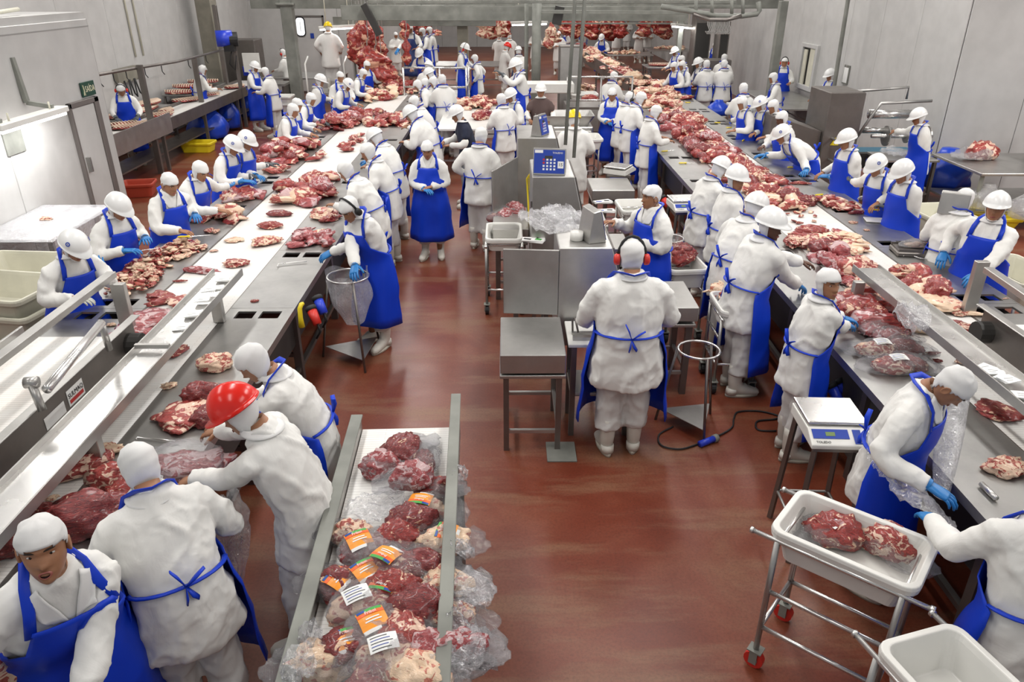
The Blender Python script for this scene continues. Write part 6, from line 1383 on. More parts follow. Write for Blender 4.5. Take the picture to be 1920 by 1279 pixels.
# hanging carcasses
def carcass(label, px, py0, py1, Y, r, seed, pale=False, group='hanging carcasses', dx=0):
    a = at_y(px, py0, Y); b = at_y(px+dx, py1, Y); rnd = random.Random(seed); t = thing('hanging_carcass', label, 'meat', (a.x, Y, a.z), 0, group); L_ = (b-a); N = 26; rs = []; K = 40; r *= .62
    for k in range(K+1):
        u = k/K; rr_ = r*(.22+.95*smoothstep(u, 0, .35)-.25*math.exp(-((u-.55)/.12)**2)-.75*smoothstep(u, .82, 1.02)); c = L_*u+Vector((noise.noise(Vector((u*3, seed, 0)))*r*.6, 0, 0)); row = []
        for j in range(N):
            an = 2*pi*j/N; q = 1+.55*noise.noise(Vector((cos(an)*1.6, sin(an)*1.6, u*4+seed*5)))+.45*(1-3*abs(noise.noise(Vector((cos(an)*2.6, sin(an)*2.6, u*3+seed)))))+.25*noise.noise(Vector((cos(an)*5, sin(an)*5, u*16+seed))); row.append(c+Vector((cos(an)*rr_*q, sin(an)*rr_*q*.7, 0)))
        rs.append(row)
    mb = MB(); mb.rings(rs, M['hang'] if not pale else MEATS[3]); mb.build('side_of_meat', t, smooth=True)
    mb = MB(); mb.tube([(0, 0, -.05), (0, 0, .10), (.04, 0, .16), (.04, 0, .22)], .012, M['steel'], 6); mb.cyl((.04, 0, .20), (.04, 0, max(.5, 3.0-a.z)), .012, M['steel'], 6); mb.build('hook', t); return t
for k, (px, y0, y1, Y, r, dx, lb) in enumerate(((683, 35, 130, 21.0, .42, 6, 'big dark red carcass hanging right of the lamp, front of its cluster'), (672, 40, 110, 21.6, .32, 0, 'carcass at the left of the front cluster'), (697, 38, 120, 21.5, .34, 8, 'carcass at the right of the front cluster'), (688, 85, 158, 20.6, .45, 22, 'lower big carcass sagging behind the aproned workers'), (712, 110, 160, 20.8, .38, 20, 'dark carcass foot behind the table corner'), (661, 60, 95, 22.5, .16, 0, 'small red carcass piece at the left of the cluster'), (715, 72, 130, 22.6, .2, -2, 'brownish carcass behind the black brace'),
        (677, 36, 125, 20.9, .36, 4, 'ragged carcass strip at the front left of the big cluster'), (690, 60, 140, 21.2, .36, 10, 'ragged carcass strip in the middle of the big cluster'), (703, 95, 150, 20.7, .36, 14, 'ragged carcass at the right foot of the big cluster'), (668, 60, 118, 21.2, .3, 6, 'ragged carcass at the outer left of the big cluster'),
        (757, 35, 75, 21.0, .13, 3, 'upper part of the narrow red carcass at the railing'), (760, 70, 122, 20.6, .12, 4, 'narrow red carcass being cut at the railing'), (778, 40, 70, 24, .25, 0, 'red carcass behind the cutters'), (790, 38, 66, 25, .2, 0, 'second red carcass behind the cutters'), (802, 42, 60, 26, .18, 0, 'third red carcass behind the cutters'), (818, 55, 68, 26, .2, 0, 'low red carcass piece behind the cutters'),
        (910, 36, 72, 28, .34, 0, 'brown carcass with fat right of the column'), (921, 38, 74, 28.5, .26, 0, 'dark brown carcass right of the column'), (938, 32, 70, 28, .30, 0, 'carcass with pale fat behind the hooded man'), (946, 32, 70, 28.6, .26, 0, 'carcass at the right of the pair behind the hooded man'), (1033, 42, 92, 24, .2, -2, 'pale red carcass beside the middle pillar'), (1040, 60, 80, 24.5, .18, 3, 'fatty carcass beside the middle pillar'))):
    carcass(lb, px, y0, y1, Y, r, k+3, pale=('pale' in lb or 'fat' in lb), dx=dx)
for k, px in enumerate((1062, 1076, 1090, 1112, 1136, 1146, 1162, 1236, 1250, 1208)):
    carcass('red carcass in the far row beneath the overhead beam', px, 32, 66+(k*7) % 12, 33+(k % 3), .34, 40+k, group='far row of carcasses')

# ================================================================ BAGGED MEAT
FILM = {}
def bag_geo(seed, L=1.0, W=.8, H=.55, tail=.35):
    vs, fs = ico(4); o = Vector((seed*3.7, seed*1.3, 0)); out = []
    for v in vs:
        n1 = noise.noise(v*2.2+o); n2 = noise.noise(v*6+o); n3 = noise.noise(Vector((v.x*3, v.y*14, v.z*10))+o); r = 1+.14*n1+.07*n2+.05*n3
        p = Vector((v.x*L/2*r, v.y*W/2*r, v.z*H/2*r))
        if v.x > .35: k = (v.x-.35)/.65; p.x += tail*k*k*(1+.5*n1); p.y *= 1+k*.8*(1+n2); p.z *= 1-.80*k; p.z += -.10*k+.10*n3*k
        p.z = max(p.z, -H*.36)+H*.36; out.append(p)
    return out, fs
def bag_mesh(i, m):
    if (i, m) not in FILM:
        v, f = bag_geo(i+1); me = bpy.data.meshes.new('bag'); me.from_pydata([tuple(p) for p in v], [], f); me.materials.append(M[m]); me.polygons.foreach_set('use_smooth', [True]*len(f)); me.update(); FILM[(i, m)] = me
    return FILM[(i, m)]
def pack(label, px, py_, z, L, rz, mi, seed, lab=None, la=(0, 0), lrz=0, kind='joint', group=None, loc=None, tilt=(0, 0), film='film'):
    c = loc or at(px, py_, z); t = thing('bagged_joint', label, 'bagged meat', c, radians(rz), group); t.rotation_euler[0] = tilt[0]; t.rotation_euler[1] = tilt[1]
    o = bpy.data.objects.new('meat', meat_mesh(kind, seed % 5)); COL.objects.link(o); o.material_slots[0].link = 'OBJECT'; o.material_slots[0].material = MEATS[mi]; o.parent = t; o.scale = (L*.92, L*.95, L*.9)
    o = bpy.data.objects.new('plastic_bag', bag_mesh(seed % 6, film)); COL.objects.link(o); o.parent = t; o.scale = (L, L, L*.86); o.location = (0, 0, -.002)
    if lab:
        h = L*.42; Fm = Matrix.Translation((la[0]*L, la[1]*L, h)) @ Matrix.Rotation(radians(lrz), 4, 'Z') @ Matrix.Rotation(.12, 4, 'X')
        def sheet(name, x0, x1, y0, y1, m, dz, par, bow=.010):
            q = MB(); n = 6; q.rings([[Vector((x0+(x1-x0)*k/n, yy, dz+zz-bow*((x0+(x1-x0)*k/n)/.06)**2-bow*.6*(yy/.05)**2)) for k in range(n+1)]+[Vector((x0+(x1-x0)*k/n, yy, dz+zz-.001-bow*((x0+(x1-x0)*k/n)/.06)**2-bow*.6*(yy/.05)**2)) for k in range(n, -1, -1)] for yy, zz in [(y0+(y1-y0)*r/4, 0) for r in range(5)]], m); o = q.build(name, par); return o
        if lab == 'orange':
            b = sheet('brand_label', -.060, .060, -.05, .05, M['orange'], 0, t); b.matrix_local = Fm; b['label'] = 'orange label with a red band and green top'
            sheet('red_band', -.060, .060, .018, .036, M['orange_red'], .0012, b); sheet('green_top', -.055, .055, .036, .052, M['ink_green'], .0014, b); sheet('blue_corner', -.055, -.02, .038, .050, M['ink_blue'], .0024, b); sheet('white_panel', -.058, .02, -.066, -.050, M['paper'], .001, b)
            text('Friboi', 'lettering', .022, M['paper'], Matrix.Translation((0, .026, .004)), b); 
            for yy, w in ((-.002, .030), (-.016, .036)):
                sheet('script_line', -w, w, yy-.003, yy+.003, M['paper'], .0016, b)
        else:
            b = sheet('paper_label', -.060, .060, -.040, .040, M['paper'], 0, t); b.matrix_local = Fm
            for r in range(5): sheet('print_line', -.05, .02+.01*(r % 3), .026-.014*r, .029-.014*r, M['ink'] if r % 2 == 0 else M['ink_blue'], .0010, b)
    return t
packs = [ # px, py, z, L, rz, meat, label kind, offset, label rot
 (755, 860, .89, .27, 60, 1, None, (0, 0), 0, 'dark bagged cut at the far end of the packing conveyor'), (720, 880, .89, .24, 30, 5, None, (0, 0), 0, 'silvery bagged cut at the far left of the packing conveyor'), (795, 875, .90, .22, 100, 1, None, (0, 0), 0, 'dark bagged cut at the far right of the packing conveyor'),
 (770, 905, .97, .22, 200, 5, None, (0, 0), 0, 'bagged cut lying on top at the far end of the packing conveyor'),
 (815, 925, .89, .20, 10, 0, None, (0, 0), 0, 'bagged red cut against the right rail below the far pile'), (800, 965, .89, .24, 350, 4, 'orange', (-.1, .0), 170, 'bagged fatty cut with an orange label seen edge-on by the right rail'), (775, 990, .90, .24, 20, 1, 'orange', (0, .05), 160, 'bagged cut with the label half-hidden, upper middle'),
 (660, 1010, .89, .20, 170, 3, None, (0, 0), 0, 'bagged fatty cut against the left rail'), (690, 1040, .91, .26, 20, 5, 'orange', (-.12, .0), 30, 'bagged cut whose orange label sits top left of the pile'), (740, 1020, .90, .22, 200, 0, None, (0, 0), 0, 'bagged red cut in the middle behind the labels'),
 (830, 1030, .90, .24, 10, 4, 'orange', (.1, .05), 80, 'bagged pale cut with a small sideways label near the right rail'), (745, 1075, .93, .28, 10, 0, 'orange', (-.14, .02), 150, 'large bagged round joint with an orange label in the centre'), (800, 1080, .90, .24, 350, 1, None, (0, 0), 0, 'bagged round joint right of the central label'),
 (640, 1110, .89, .24, 160, 1, 'orange', (-.02, .05), 60, 'bagged cut with an orange label against the left rail'), (688, 1095, .92, .22, 30, 5, 'orange', (.0, .0), 40, 'bagged cut with a narrow orange label left of centre'), (735, 1120, .91, .24, 0, 0, 'orange', (-.1, -.05), 165, 'bagged cut with a low orange label below the central joint'),
 (835, 1110, .90, .24, 5, 4, None, (0, 0), 0, 'pale bagged fatty piece along the right rail'), (680, 1150, .92, .28, 25, 3, 'white', (-.05, 0), 30, 'bagged cut with a white printed label, left middle'), (790, 1160, .91, .28, 0, 1, None, (0, 0), 0, 'dark bagged cut with loose film, right middle'), (845, 1170, .91, .22, 350, 3, None, (0, 0), 0, 'bagged fatty piece leaning on the right rail'),
 (705, 1195, .94, .26, 30, 1, 'orange', (-.02, 0), 30, 'bagged cut with a large orange label, lower left'), (760, 1215, .93, .26, 340, 2, None, (0, 0), 0, 'bagged cut at the lower centre'), (655, 1235, .90, .26, 10, 1, 'orange', (0, 0), 20, 'bagged cut with an orange label, lowest at left'), (735, 1245, .95, .28, 15, 3, 'white', (-.08, .02), 20, 'bagged cut with a big white printed label, bottom centre'),
 (810, 1240, .92, .26, 5, 5, None, (0, 0), 0, 'bagged cut at the bottom right of the pile'), (600, 1255, .90, .24, 180, 4, None, (0, 0), 0, 'pale bagged piece spilling over the left rail'), (700, 1285, .94, .26, 40, 0, None, (0, 0), 0, 'bagged red cut cropped by the lower edge'), (790, 1290, .94, .26, 330, 4, None, (0, 0), 0, 'bagged pale cut cropped by the lower edge'), (860, 1225, .93, .22, 0, 5, None, (0, 0), 0, 'bagged cut at the lower right rail')]
for k, (px, py_, z, L, rz, mi, lb, la, lrz, name_) in enumerate(packs):
    pack(name_, px, py_, z+.005, L*1.14, rz, mi, k, lb, la, lrz-rz, kind=('joint', 'chunk', 'loaf')[k % 3], film='film' if k % 4 else 'film_milky')
# loose film wings spilling over the rails
def film_sheet(label, pts, z0, seed, m='film_milky', w=.10, droop=.12, name='loose_film'):
    P_ = [at(x, y, z0) for x, y in pts]; a, b = P_[0], P_[-1]; mb = MB(); N, K = 22, 18; d_ = (b-a); q = Vector((-d_.y, d_.x, 0)).normalized(); vs = []
    for i in range(K+1):
        u = i/K; c = a.lerp(b, u)
        for j in range(N+1):
            v = j/N-.5; o3 = Vector((u*2.4, v*3, seed*5)); p = c+q*(v*2*w*(.35+.85*sin(pi*min(1, u*.8+.15)))); cr = 1.9 if name == 'crumpled_film' else 1.0; p.z += cr*(.035*noise.noise(o3*1.7)+.02*noise.noise(o3*5)+.012*abs(noise.noise(o3*9)))-droop*u*u+.02*cr; p += q*.02*noise.noise(o3*3); vs.append(p)
    mb.add(vs, [(i*(N+1)+j, i*(N+1)+j+1, (i+1)*(N+1)+j+1, (i+1)*(N+1)+j) for i in range(K) for j in range(N)], M[m]); return tag(mb.build(name, smooth=True), label, 'film')
for k, (pts, lb, m, w, dr) in enumerate((([(845, 1030), (890, 1028)], 'small twist of clear film over the right rail', 'film_milky', .05, .05), ([(850, 1100), (925, 1115)], 'pointed wing of film over the right rail', 'film_milky', .09, .04), ([(850, 1150), (892, 1190)], 'curved tail of film below the pointed wing', 'film_milky', .05, .08), ([(840, 1215), (885, 1250)], 'wide film edge at the lower right rail', 'film_milky', .12, .06), ([(590, 1235), (525, 1260)], 'pointed film tail over the left rail at the bottom', 'film_milky', .08, .05), ([(600, 1180), (560, 1200)], 'film fold hanging on the left rail', 'film_milky', .06, .05), ([(690, 930), (720, 975)], 'crumpled milky film at the upper left of the pile', 'film_milky', .14, .0), ([(850, 885), (872, 895)], 'small puff of film over the right rail at the far end', 'film_milky', .05, .03))):
    film_sheet(lb, pts, 1.02 if k != 6 else .93, k+1, m, w, dr)
# tub joints
pack('left of the two labelled joints in the white tub', 1562, 1010, .80, .30, 160, 0, 2, 'white', (0, .0), 180+15-160+10, kind='joint'); pack('right of the two labelled joints in the white tub', 1662, 1030, .80, .30, 300, 2, 3, 'white', (0, 0), -35-300+360, kind='joint')
# right line bagged bundle
for k, (x, y, rz, lb, nm) in enumerate(((1640, 625, 20, None, 'upper bagged bundle before the woman looking at the camera'), (1670, 640, 5, None, 'second bagged bundle before the woman looking at the camera'), (1690, 660, 350, None, 'bagged bundle with the dark end on the right table'), (1640, 665, 175, 'white', 'bagged bundle with a printed label on the right table edge'), (1670, 695, 170, 'white', 'lowest bagged bundle with a label on the right table edge'), (1700, 690, 340, None, 'bagged bundle nearest the leaning woman'))):
    pack(nm, x, y, .905, .30, rz, (5, 5, 1, 3, 2, 1)[k], k+3, lb, (-.12, 0), 5-rz, kind='loaf')
pack('film-wrapped joint on the right side table', 1833, 297, .905, .55, 200, 2, 4, None, kind='joint', film='film_milky')
pack('bagged red joint hanging in the hands of the red-helmeted worker', 0, 0, 0, .42, 170, 5, 1, None, kind='slab', loc=at(355, 885, 1.0))
pack('wrapped cut at left in the tub on the trolley by the cabinets', 930, 413, .83, .26, 20, 1, 2, None, kind='loaf'); pack('wrapped cut in the middle of the tub by the cabinets', 948, 410, .84, .26, 80, 5, 3, 'white', kind='joint'); pack('wrapped cut at right in the tub by the cabinets', 965, 400, .86, .30, 120, 5, 5, None, kind='joint', film='film_milky')
pack('wrapped piece with an orange corner in the tray scale', 1715, 462, .965, .2, 180, 4, 1, None, kind='slab', film='film_milky')
# big crumpled film on the nearest cabinet, film in the woman's hands
for k, (pts, z, w, dr, lb) in enumerate((([(1003, 400), (1060, 440)], 1.50, .20, .02, 'large crumpled clear bag on top of the nearest cabinet, left part'), ([(1040, 395), (1095, 430)], 1.52, .17, .02, 'large crumpled clear bag on top of the nearest cabinet, right part'), ([(1650, 905), (1790, 900)], 1.0, .26, .30, 'clear film hanging over the leaning woman\'s hip'), ([(1700, 580), (1720, 620)], 1.20, .10, .05, 'clear bag stuck on the right trough'), ([(1655, 284), (1708, 292)], .88, .22, .02, 'crumpled white film on the small table by the wrapping machine'), ([(410, 935), (420, 1020)], 1.0, .12, .25, 'grey clear bag between the two foreground workers'))):
    film_sheet(lb, pts, z, 20+k, 'film_milky', w, dr, 'crumpled_film')
def open_bag(label, top, rtop, bot, seed, m='film', name='clear_bag', n=28):
    mb = MB(); rs = []; K = 14
    for k in range(K+1):
        u = k/K; c = top.lerp(bot, u); r = rtop*(1-.55*u*u); row = []
        for j in range(n):
            a = 2*pi*j/n; q = 1+.20*noise.noise(Vector((cos(a)*2, sin(a)*2, u*3+seed)))+.08*noise.noise(Vector((cos(a)*6, sin(a)*6, u*5+seed))); row.append(c+Vector((cos(a)*r*q, sin(a)*r*q, .03*sin(a*3)*(1-u))))
        rs.append(row)
    mb.rings(rs, M[m], cap=False); mb.rings([rs[-1], [p.lerp(bot, .9) for p in rs[-1]]], M[m], cap=False); return tag(mb.build(name, smooth=True), label, 'bag')
open_bag('clear bag opened on the ring stand by the worker with black ear muffs', at(650, 512, .93), .21, at(650, 512, .93)+Vector((.04, -.04, -.50)), 1, 'film_milky')
open_bag('tall clear bag hanging from the leaning woman\'s hands', at(1790, 720, 1.25), .09, at(1765, 930, .85), 3, 'film_milky'); 
open_bag('clear bag ring bin behind the woman with the stretched arm', Vector((1.83, 7.9, .92)), .14, Vector((1.83, 7.9, .4)), 5, 'film_milky', 'ring_bin_bag')
# paper bundles
for k, (px, py_, z, rz, g, lb) in enumerate(((985, 343, .905, 20, 1, 'stack of white bag labels left of the middle cabinet, upper'), (990, 355, .905, 5, 2, 'stack of white bag labels left of the middle cabinet, lower'), (1130, 380, .80, 10, 3, 'bundle of white paper labels right of the middle cabinet, upper'), (1135, 397, .80, -5, 4, 'bundle of white paper labels right of the middle cabinet, lower'), (1020, 445, .98, 15, 5, 'printed plastic pouches left of the nearest cabinet'), (1000, 452, .98, -20, 6, 'second printed plastic pouch left of the nearest cabinet'))):
    a = at(px, py_, z); t = thing('label_bundle', lb, 'paper', a, radians(rz)); 
    for i in range(4): mb = MB(); mb.box(-.12, .12, -.06, .06, i*.006, i*.006+.005, M['paper'], rz=.08*i); mb.build('sheet', t)
    mb = MB(); mb.box(-.10, -.02, -.04, .0, .024, .0246, M['ink' if k > 3 else 'ink_blue']); mb.box(.02, .09, -.02, .03, .024, .0246, M['ink_green'] if k > 3 else M['ink']); mb.build('print', t)
steel_table('label_shelf', 'narrow shelf table under the pouches left of the nearest cabinet', .05, .44, 6.55, 7.1, .97, m='steel'); steel_table('label_shelf', 'small shelf with paper bundles right of the middle cabinet', .92, 1.4, 7.9, 8.45, .79, m='steel')
mb = MB(); mb.cyl((0, 0, 0), (0, 0, .07), .055, M['plastic'], 20); tw = mb.build('tape_roll', smooth=True); tw.location = (.60, 6.0, 1.525); tag(tw, 'white round tub of tape on the nearest cabinet', 'roll')
# ================================================================ PEOPLE
G, K_, W_, Yg = 'glove', 'glove_grey', 'glove_white', 'glove_yellow'
# ---- foreground left
person(80, 966, 318, 'man with open mouth, white cap and blue apron in the bottom left corner', 24, cap=True, face=True, mouth=True, hp=-22, yaw=-22, hl=(.12, .42, .95, 0), hr=(.30, .30, 1.0, 0), gl=G, gr=G, bulk=1.1, ht=1.74, skin='skin')
person(262, 828, 128, 'worker in a white hood seen from behind, left of the red helmet', 24, hl=(197, 1010, 1.0), gl=G, gr=G, bulk=1.08, hood=False, hp=25, ht=1.68)
person(437, 714, 182, 'worker with a red hard hat and white coat reaching over the near left table', 20, 'R', hl=(350, 905, 1.06), hr=(378, 812, 1.06), apron=False, ht=1.74, hp=22, face=True)
person(472, 645, 196, 'worker in a white cap just behind the red helmet', 24, hp=25, hl=(400, 800, 1.0), hr=(430, 760, 1.0))
# ---- left line, outer side
person(139, 428, 328, 'first worker on the left line, white hard hat with emblem, nearest the camera', 22, 'H', emblem=True, hl=(198, 508, 1.10), gl=G, gr=W_, hp=22, face=True)
person(222, 359, 332, 'second left-line worker, white hard hat, long knife over the trimmings', 15, 'H', hl=(280, 455, 1.10), hr=(240, 478, 1.10), gl=G, gr=G, hp=25, face=True, bulk=1.05)
person(318, 324, 328, 'third left-line worker, smooth white cap, yellow-handled knife in the bare hand', 12, cap=True, hl=(372, 411, 1.08), hr=(345, 440, 1.05), gl=G, hp=18, face=True, bulk=1.05)
person(375, 302, 333, 'fourth worker on the left line, smooth white cap, bare forearm over the meat', 24, hl=(442, 353, 1.05), hr=(418, 400, 1.02), gl=G, hp=20, face=True)
person(437, 252, 340, 'fifth worker on the left line, white hard hat with emblem and teal gloves', 18, 'H', emblem=True, hl=(487, 335, 1.05), hr=(462, 345, 1.05), gl=G, gr=G, hp=22)
person(463, 243, 335, 'sixth worker on the left line, white hard hat just behind the teal gloves', 16, 'H', emblem=True, hl=(507, 312, 1.05), gl=K_, gr=K_)
person(549, 194, 355, 'worker in a white cap at the big dark pile on the left line', 14, hp=22, apron=True)
person(557, 184, 350, 'worker in a white cap half hidden behind the one at the dark pile', 14)
person(583, 174, 355, 'worker in a white cap bending over the long heap on the left line', 22, gl=K_)
person(601, 138, 5, 'tall worker with a white peaked cap and a yellow glove on the left line', 8, 'H', hr=(628, 188, 1.10), gr=Yg, gl=Yg)
person(638, 134, 300, 'worker in a white cap facing the camera beside the yellow glove', 4)
person(654, 146, 345, 'worker with a black-emblem white helmet looking down at the far left heap', 22, 'H', emblem=True, hp=30)
person(681, 129, 350, 'worker in a white cap with the arm stretched over the far left heap', 22, hl=(703, 170, 1.05))
person(688, 114, 310, 'worker in a white cap with a grey glove at the far left table corner', 10, hl=(720, 155, 1.05), gl=K_)
# ---- left line, aisle side
person(655, 369, 232, 'worker with black ear muffs opening a clear bag in the aisle', 20, muffs='black', hl=(612, 480, 1.0), hr=(668, 520, .98), gl=G, gr=G, hp=26, face=True, ht=1.72)
person(648, 302, 168, 'worker bending over the left belt just behind the black ear muffs', 30, hp=20)
person(690, 268, 178, 'worker in a white cap with one blue glove over the left belt', 20, hr=(650, 297, 1.05), gr=G, hp=15, gl=G)
person(702, 238, 158, 'helmeted worker with a lowered chin right of the blue glove', 24, 'H', hp=25)
person(769, 196, 165, 'broad-backed worker with a white peaked cap leaning over the left belt', 26, 'H', bulk=1.22, hp=20, ht=1.75)
person(777, 180, 170, 'worker in a long white hood directly behind the broad-backed one', 24, hood=True)
person(783, 150, 178, 'worker in a white cap bending lowest in the far left row', 32, hp=22)
person(797, 147, 172, 'worker in a grey-white cap bowed between two others in the far left row', 34, hp=22)
person(813, 144, 168, 'worker in a white hood in the middle of the far left row', 26, hood=True)
person(829, 139, 108, 'standing worker with a blue bow at the back in the far left row', 6, ht=1.72)
person(804, 126, 175, 'worker with a white helmet above the far left row', 16, 'H')
person(804, 113, 65, 'worker with a white helmet and dark straps across the back, far left row', 16, 'H', emblem=True, apron='apron_dark')
# ---- centre
person(801, 264, 268, 'woman in a full-length blue apron walking towards the camera', 2, cap=True, hl=(-.05, .20, 1.08, 0), hr=(.05, .24, 1.06, 0), gr=G, face=True, hp=22, stance=.12, ht=1.64, bulk=1.05)
person(902, 238, 72, 'worker seen from behind walking away beside the steel door panel', 4, hl=(-.20, .12, 1.0, 0), hr=(.22, .25, 1.0, 0), hood=False, ht=1.72)
person(855, 196, 195, 'worker in a navy t-shirt and grey trousers at the trimming table', 12, 'H', top='navy', legs='greycloth', apron=False, sleeves='white', coat_len=.84)
person(940, 175, 118, 'worker with a blue bow at the back beside the trimming table', 10)
person(957, 164, 215, 'worker with a white helmet facing the trimming table', 8, 'H')
person(890, 102, 168, 'worker in a white cap with a hand on the hip behind the trimming table', 2, hl=(-.25, .05, 1.0, 0), hr=(.25, .05, 1.0, 0))
person(872, 80, 345, 'worker with red ear muffs and blue apron beside the concrete column', 4, 'H', muffs='red', base=.26)
person(967, 108, 188, 'worker in a very long blue apron with raised arms at the middle pillar', 4, 'H', hl=(-.25, .40, 1.45, 0), hr=(.2, .4, 1.4, 0), gl=K_, base=.26, ht=1.8)
person(936, 63, 88, 'person in a long white hooded coat seen from behind in the middle background', 2, hood=True, apron=False, coat_len=.5)
person(952, 79, 20, 'white-coated person with a red helmet in the middle background', 8, 'R', apron=False, coat_len=.5)
person(972, 86, 100, 'helmeted worker with dark straps left of the middle pillar', 6, 'H', apron='apron_dark')
person(769, 46, 258, 'worker in a dark apron cutting a carcass on the platform', 8, base=.56, apron='apron_dark', hl=(-.3, .4, 1.1, 0), hr=(.35, .3, 1.0, 0), gr=G, ht=1.78)
person(792, 52, 200, 'worker in a white cap behind the carcass cutter', 8, base=.56)
person(805, 50, 185, 'second worker in a white cap behind the carcass cutter', 2, base=.56)
person(786, 89, 250, 'worker crouched low by the green lights at the railing', 30, hat='H', base=.3)
YM = person(615, 40, 92, 'man with a yellow helmet and white coat standing high on the steps', 0, 'Y', Y=21.9, apron=False, coat_len=.58, hl=(-.28, .10, .98, 0), hr=(.26, .15, .98, 0), ht=1.76, bulk=1.1)
person(530, 92, 160, 'white-coated person with red ear muffs walking by the left portal post', 6, muffs='red', apron=False, coat_len=.52)
person(478, 114, 345, 'helmeted worker in a blue apron at the far end of the rib conveyor', 6, 'H')
person(497, 126, 165, 'worker seen from behind at the far end of the rib conveyor', 10, ht=1.66)
person(380, 122, 40, 'hooded worker in white at the rib tables, back to the camera', 14, hood=True)
person(227, 157, 292, 'worker with red and black ear muffs at the near end of the rib conveyor', 10, muffs='red', hl=(-.2, .35, 1.02, 0), hr=(.18, .38, 1.02, 0), gl=K_, gr=K_, hp=30)
person(1014, 155, 268, 'worker in a brown t-shirt with white sleeves facing the camera', 4, 'H', top='brown', apron=False, sleeves='white', coat_len=.84, hp=2, face=True, bulk=1.05)
person(1076, 205, 95, 'person with a yellow helmet and white poncho behind the middle cabinet', 2, 'Y', apron=False, coat_len=.45, bulk=1.02, hood=True, hl=(-.2, .2, 1.0, 0), hr=(.2, .2, 1.0, 0), gl=G)
person(1185, 448, 89, 'man with red ear muffs seen from behind at the packing bench', 3, muffs='red', ht=1.80, bulk=1.22, hp=10, hl=(-.26, .30, .98, 0), hr=(.26, .30, .98, 0), gl=None, coat_len=.62, stance=.10)
person(1222, 346, 208, 'woman in a white cap stretching her arm to the packing cabinet', 4, cap=True, hr=(1140, 420, 1.22), hl=(1192, 462, 1.08), gl=W_, face=True, hp=2, yaw=-12, skin='skin', bulk=1.12, ht=1.68)
# ---- right line, aisle side
person(1151, 134, 50, 'worker in a white cap at the head of the right line, back turned', 12)
person(1148, 165, 255, 'aproned woman looking down at her hands left of the right line', 2, cap=True, hl=(-.05, .22, 1.08, 0), hr=(.05, .24, 1.06, 0), gr=G, hp=24, face=True)
person(1181, 172, 20, 'worker with a small black ear muff in the upper right-line row', 10, muffs='black')
person(1202, 172, 10, 'tall worker in a white cap and long blue apron in the upper right-line row', 12, ht=1.75)
person(1230, 197, 15, 'worker in a white cap standing alone before the yellow knife handles', 6, hp=22)
person(1353, 292, 20, 'first helmeted worker on the aisle side of the right line, emblem on the side', 12, 'H', emblem=True, hp=25)
person(1382, 307, 5, 'helmeted worker turning the face to the camera on the right line', 6, 'H', yaw=-70, hp=2, face=True, ht=1.72, hr=(.1, .25, 1.0, 0), hl=(.0, .3, 1.0, 0))
person(1420, 358, 30, 'helmeted worker bent forward, seen from behind on the right line', 22, 'H', hp=14, ht=1.70)
person(1447, 386, 15, 'dark-skinned worker with a white helmet looking towards the camera', 14, 'H', yaw=-66, hp=0, skin='skin_dark', face=True, ht=1.76, bulk=1.1, hl=(1575, 520, 1.0), hr=(1500, 540, .98), gr=G)
person(1553, 502, 8, 'woman in a white cap looking at the camera beside the right table', 8, yaw=-80, hp=-6, skin='skin', face=True, hr=(1590, 612, 1.02), hl=(1585, 600, 1.02), gl=G, gr=G, ht=1.62)
person(1794, 688, 318, 'woman in a white cap leaning over clear film near the right corner', 12, cap=True, hp=44, hl=(1822, 700, 1.05), hr=(1745, 930, 1.02), gl=G, gr=G, face=True, ht=1.70, bulk=1.08)
person(1968, 862, 88, 'worker cropped by the right edge, bending with one blue glove on the tub', 14, hl=(1738, 978, 1.02), gl=G, gr=G, ht=1.68, bulk=1.15)
# ---- right line, outer side
person(1870, 357, 225, 'helmeted worker facing the camera at the right edge', 6, 'H', face=True, hp=-4, hl=(1815, 535, 1.0), hr=(1762, 482, 1.02), gl=G, gr=G, bulk=1.08, ht=1.72, yaw=8)
person(1808, 352, 48, 'worker in a white cap with the back turned behind the grey display', 8, ht=1.66)
person(1692, 297, 203, 'helmeted worker cutting on a white board, right line', 10, 'H', hp=22, hl=(1660, 395, 1.05), hr=(1640, 388, 1.05), gl=K_, ht=1.70, face=True)
person(1643, 287, 205, 'helmeted worker with one white glove, right line', 18, 'H', emblem=True, hp=20, hl=(1628, 378, 1.02), hr=(1578, 345, 1.02), gl=W_, gr=K_)
person(1588, 240, 198, 'helmeted worker standing upright in the middle of the right line', 6, 'H', hp=16, hl=(1548, 335, 1.02), hr=(1538, 330, 1.02), gl=G, ht=1.72, face=True)
person(1466, 232, 188, 'helmeted worker stretched far across the right table', 56, 'H', emblem=True, hp=0, hl=(1515, 325, .98), hr=(1430, 294, 1.0), gl=G, gr=G, ht=1.78)
person(1466, 208, 200, 'dark-skinned worker in a white cap behind the stretched one', 12, skin='skin_dark', hl=(1415, 272, 1.02), gl=K_, hp=16)
person(1450, 187, 196, 'worker in a white cap second behind the stretched one', 14)
person(1425, 179, 195, 'helmeted worker holding a yellow knife on the upper right line', 14, 'H', emblem=True, hl=(1388, 245, 1.02), hr=(1384, 243, 1.02))
person(1392, 181, 195, 'hooded worker with a grey glove on the upper right line', 14, hood=True, hr=(1366, 232, 1.02), gr=K_)
person(1394, 155, 95, 'worker in a white cap with the back turned above the upper right line', 2)
person(1450, 136, 165, 'worker in a grey-white cap between the right line and the wall', 6)
person(1471, 108, 255, 'worker with red ear muffs and blue apron near the right wall', 2, muffs='red', face=True, hp=4)
person(1556, 128, 198, 'helmeted worker at the wall hatch table on the right', 6, 'H', hr=(.0, .35, 1.05, 0), hl=(.1, .35, 1.05, 0))
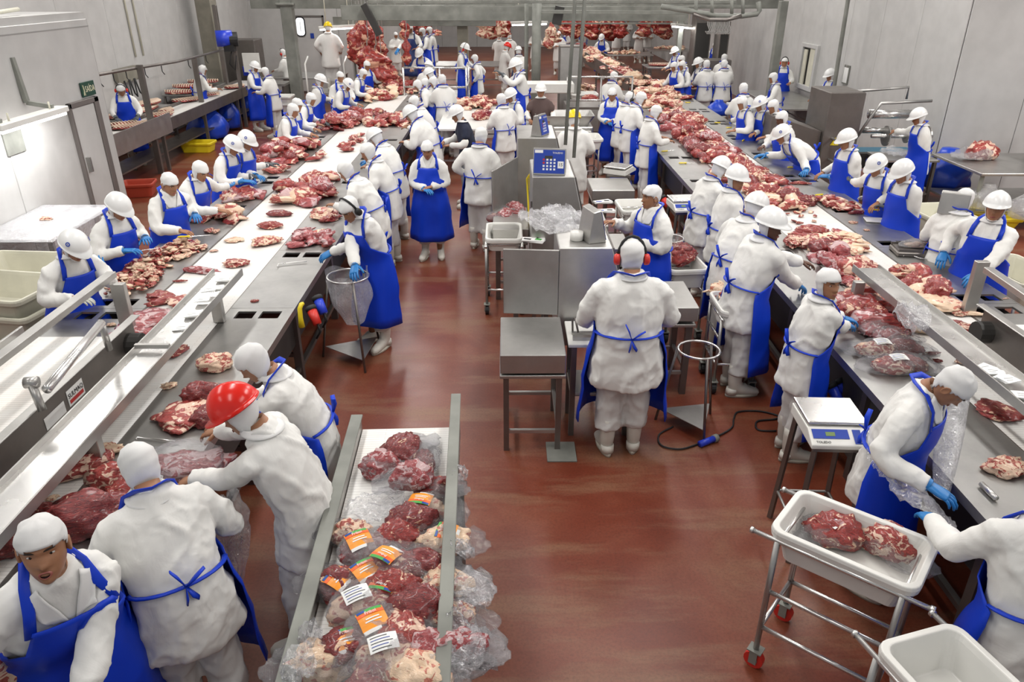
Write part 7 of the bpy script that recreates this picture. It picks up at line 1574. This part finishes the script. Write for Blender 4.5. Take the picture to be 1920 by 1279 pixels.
person(1722, 201, 178, 'helmeted worker feeding the wrapping machine', 10, 'H', hr=(1668, 248, 1.15), hl=(1672, 252, 1.1))
# ---- far right group
person(1265, 87, 205, 'helmeted worker at the rib table in the far right group', 10, 'H')
person(1278, 104, 200, 'worker in a white cap behind the two aproned ones, far right group', 6)
person(1264, 116, 212, 'left of the two aproned workers at the creamy heap', 14)
person(1279, 114, 205, 'right of the two aproned workers at the creamy heap', 10)
person(1309, 107, 195, 'helmeted worker with a brown beard net look in the far right group', 6, 'H', apron='apron_dark')
person(1325, 112, 95, 'worker with a narrow white cap seen from behind, far right group', 2)
person(1358, 112, 92, 'worker with a round hood and blue bow seen from behind, far right group', 2, hood=True, bulk=1.05)
person(1358, 101, 60, 'worker behind the one with the blue bow, far right group', 8)
person(1341, 79, 250, 'white-capped head behind the dark machine at the far right', 2)
# ---- far background
person(1128, 63, 250, 'worker in a white helmet by the chute', 20, 'H')
bg = [(1157, 42, 30.5, 90), (1178, 34, 30, 268), (1200, 46, 30.8, 262), (1218, 45, 31.5, 280), (1060, 52, 27, 200), (1068, 44, 29, 320), (1090, 50, 31, 170), (1048, 58, 26, 270), (1206, 42, 33, 90), (955, 62, 33, 100), (1002, 55, 30, 240), (742, 60, 26, 300)]
wh = ['left of the white-clad group under the far beam', 'centre of the white-clad group under the far beam, arms folded', 'right of centre in the white-clad group under the far beam', 'rightmost of the white-clad group under the far beam', 'behind the dark grey cabinet', 'leaning figure behind the tall rods', 'bending right of the tall rods', 'on top behind the cabinet at the middle pillar', 'deepest in the white-clad group', 'deep behind the hooded man', 'deep behind the middle pillar', 'half hidden left of the carcass cutters']
for (px, py_, Y, F), w_ in zip(bg, wh):
    person(px, py_, F, 'far worker in white, '+w_, 4, apron=(F in (170, 200, 320)), coat_len=.5, hl=(-.12, .2, 1.1, 0), hr=(.12, .22, 1.12, 0))
t = thing('step_platform', 'high steel platform with white stair rails under the yellow helmet man', 'platform', (YM.location.x, YM.location.y, 0)); H_ = YM.location.z; mb = MB(); mb.box(-.6, .75, -.5, .5, H_-.06, H_, M['steel']); mb.build('deck', t)
for sx in (-.55, .7):
    for sy in (-.45, .45): mb = MB(); mb.box(sx-.03, sx+.03, sy-.03, sy+.03, 0, H_-.06, M['steel_dark']); mb.build('leg', t)
for x in (-.60, .45): mb = MB(); mb.tube([(x, -.5, .1), (x, -.5, H_+.75), (x, -.1, H_+.9)], .025, M['plastic'], 8); mb.build('hand_rail', t, smooth=True)
mb = MB(); mb.tube([(.75, -.5, H_), (.75, -.5, H_+1.0), (1.15, .3, H_+1.15), (1.35, .5, H_)], .03, M['galv'], 8); mb.box(.8, 1.2, .0, .05, H_+.2, H_+.8, M['steel_dark']); mb.build('gate', t)
bake_all()
print('PEOPLE', PEOPLE, 'MEAT', N_MEAT, 'objects', len(bpy.data.objects))
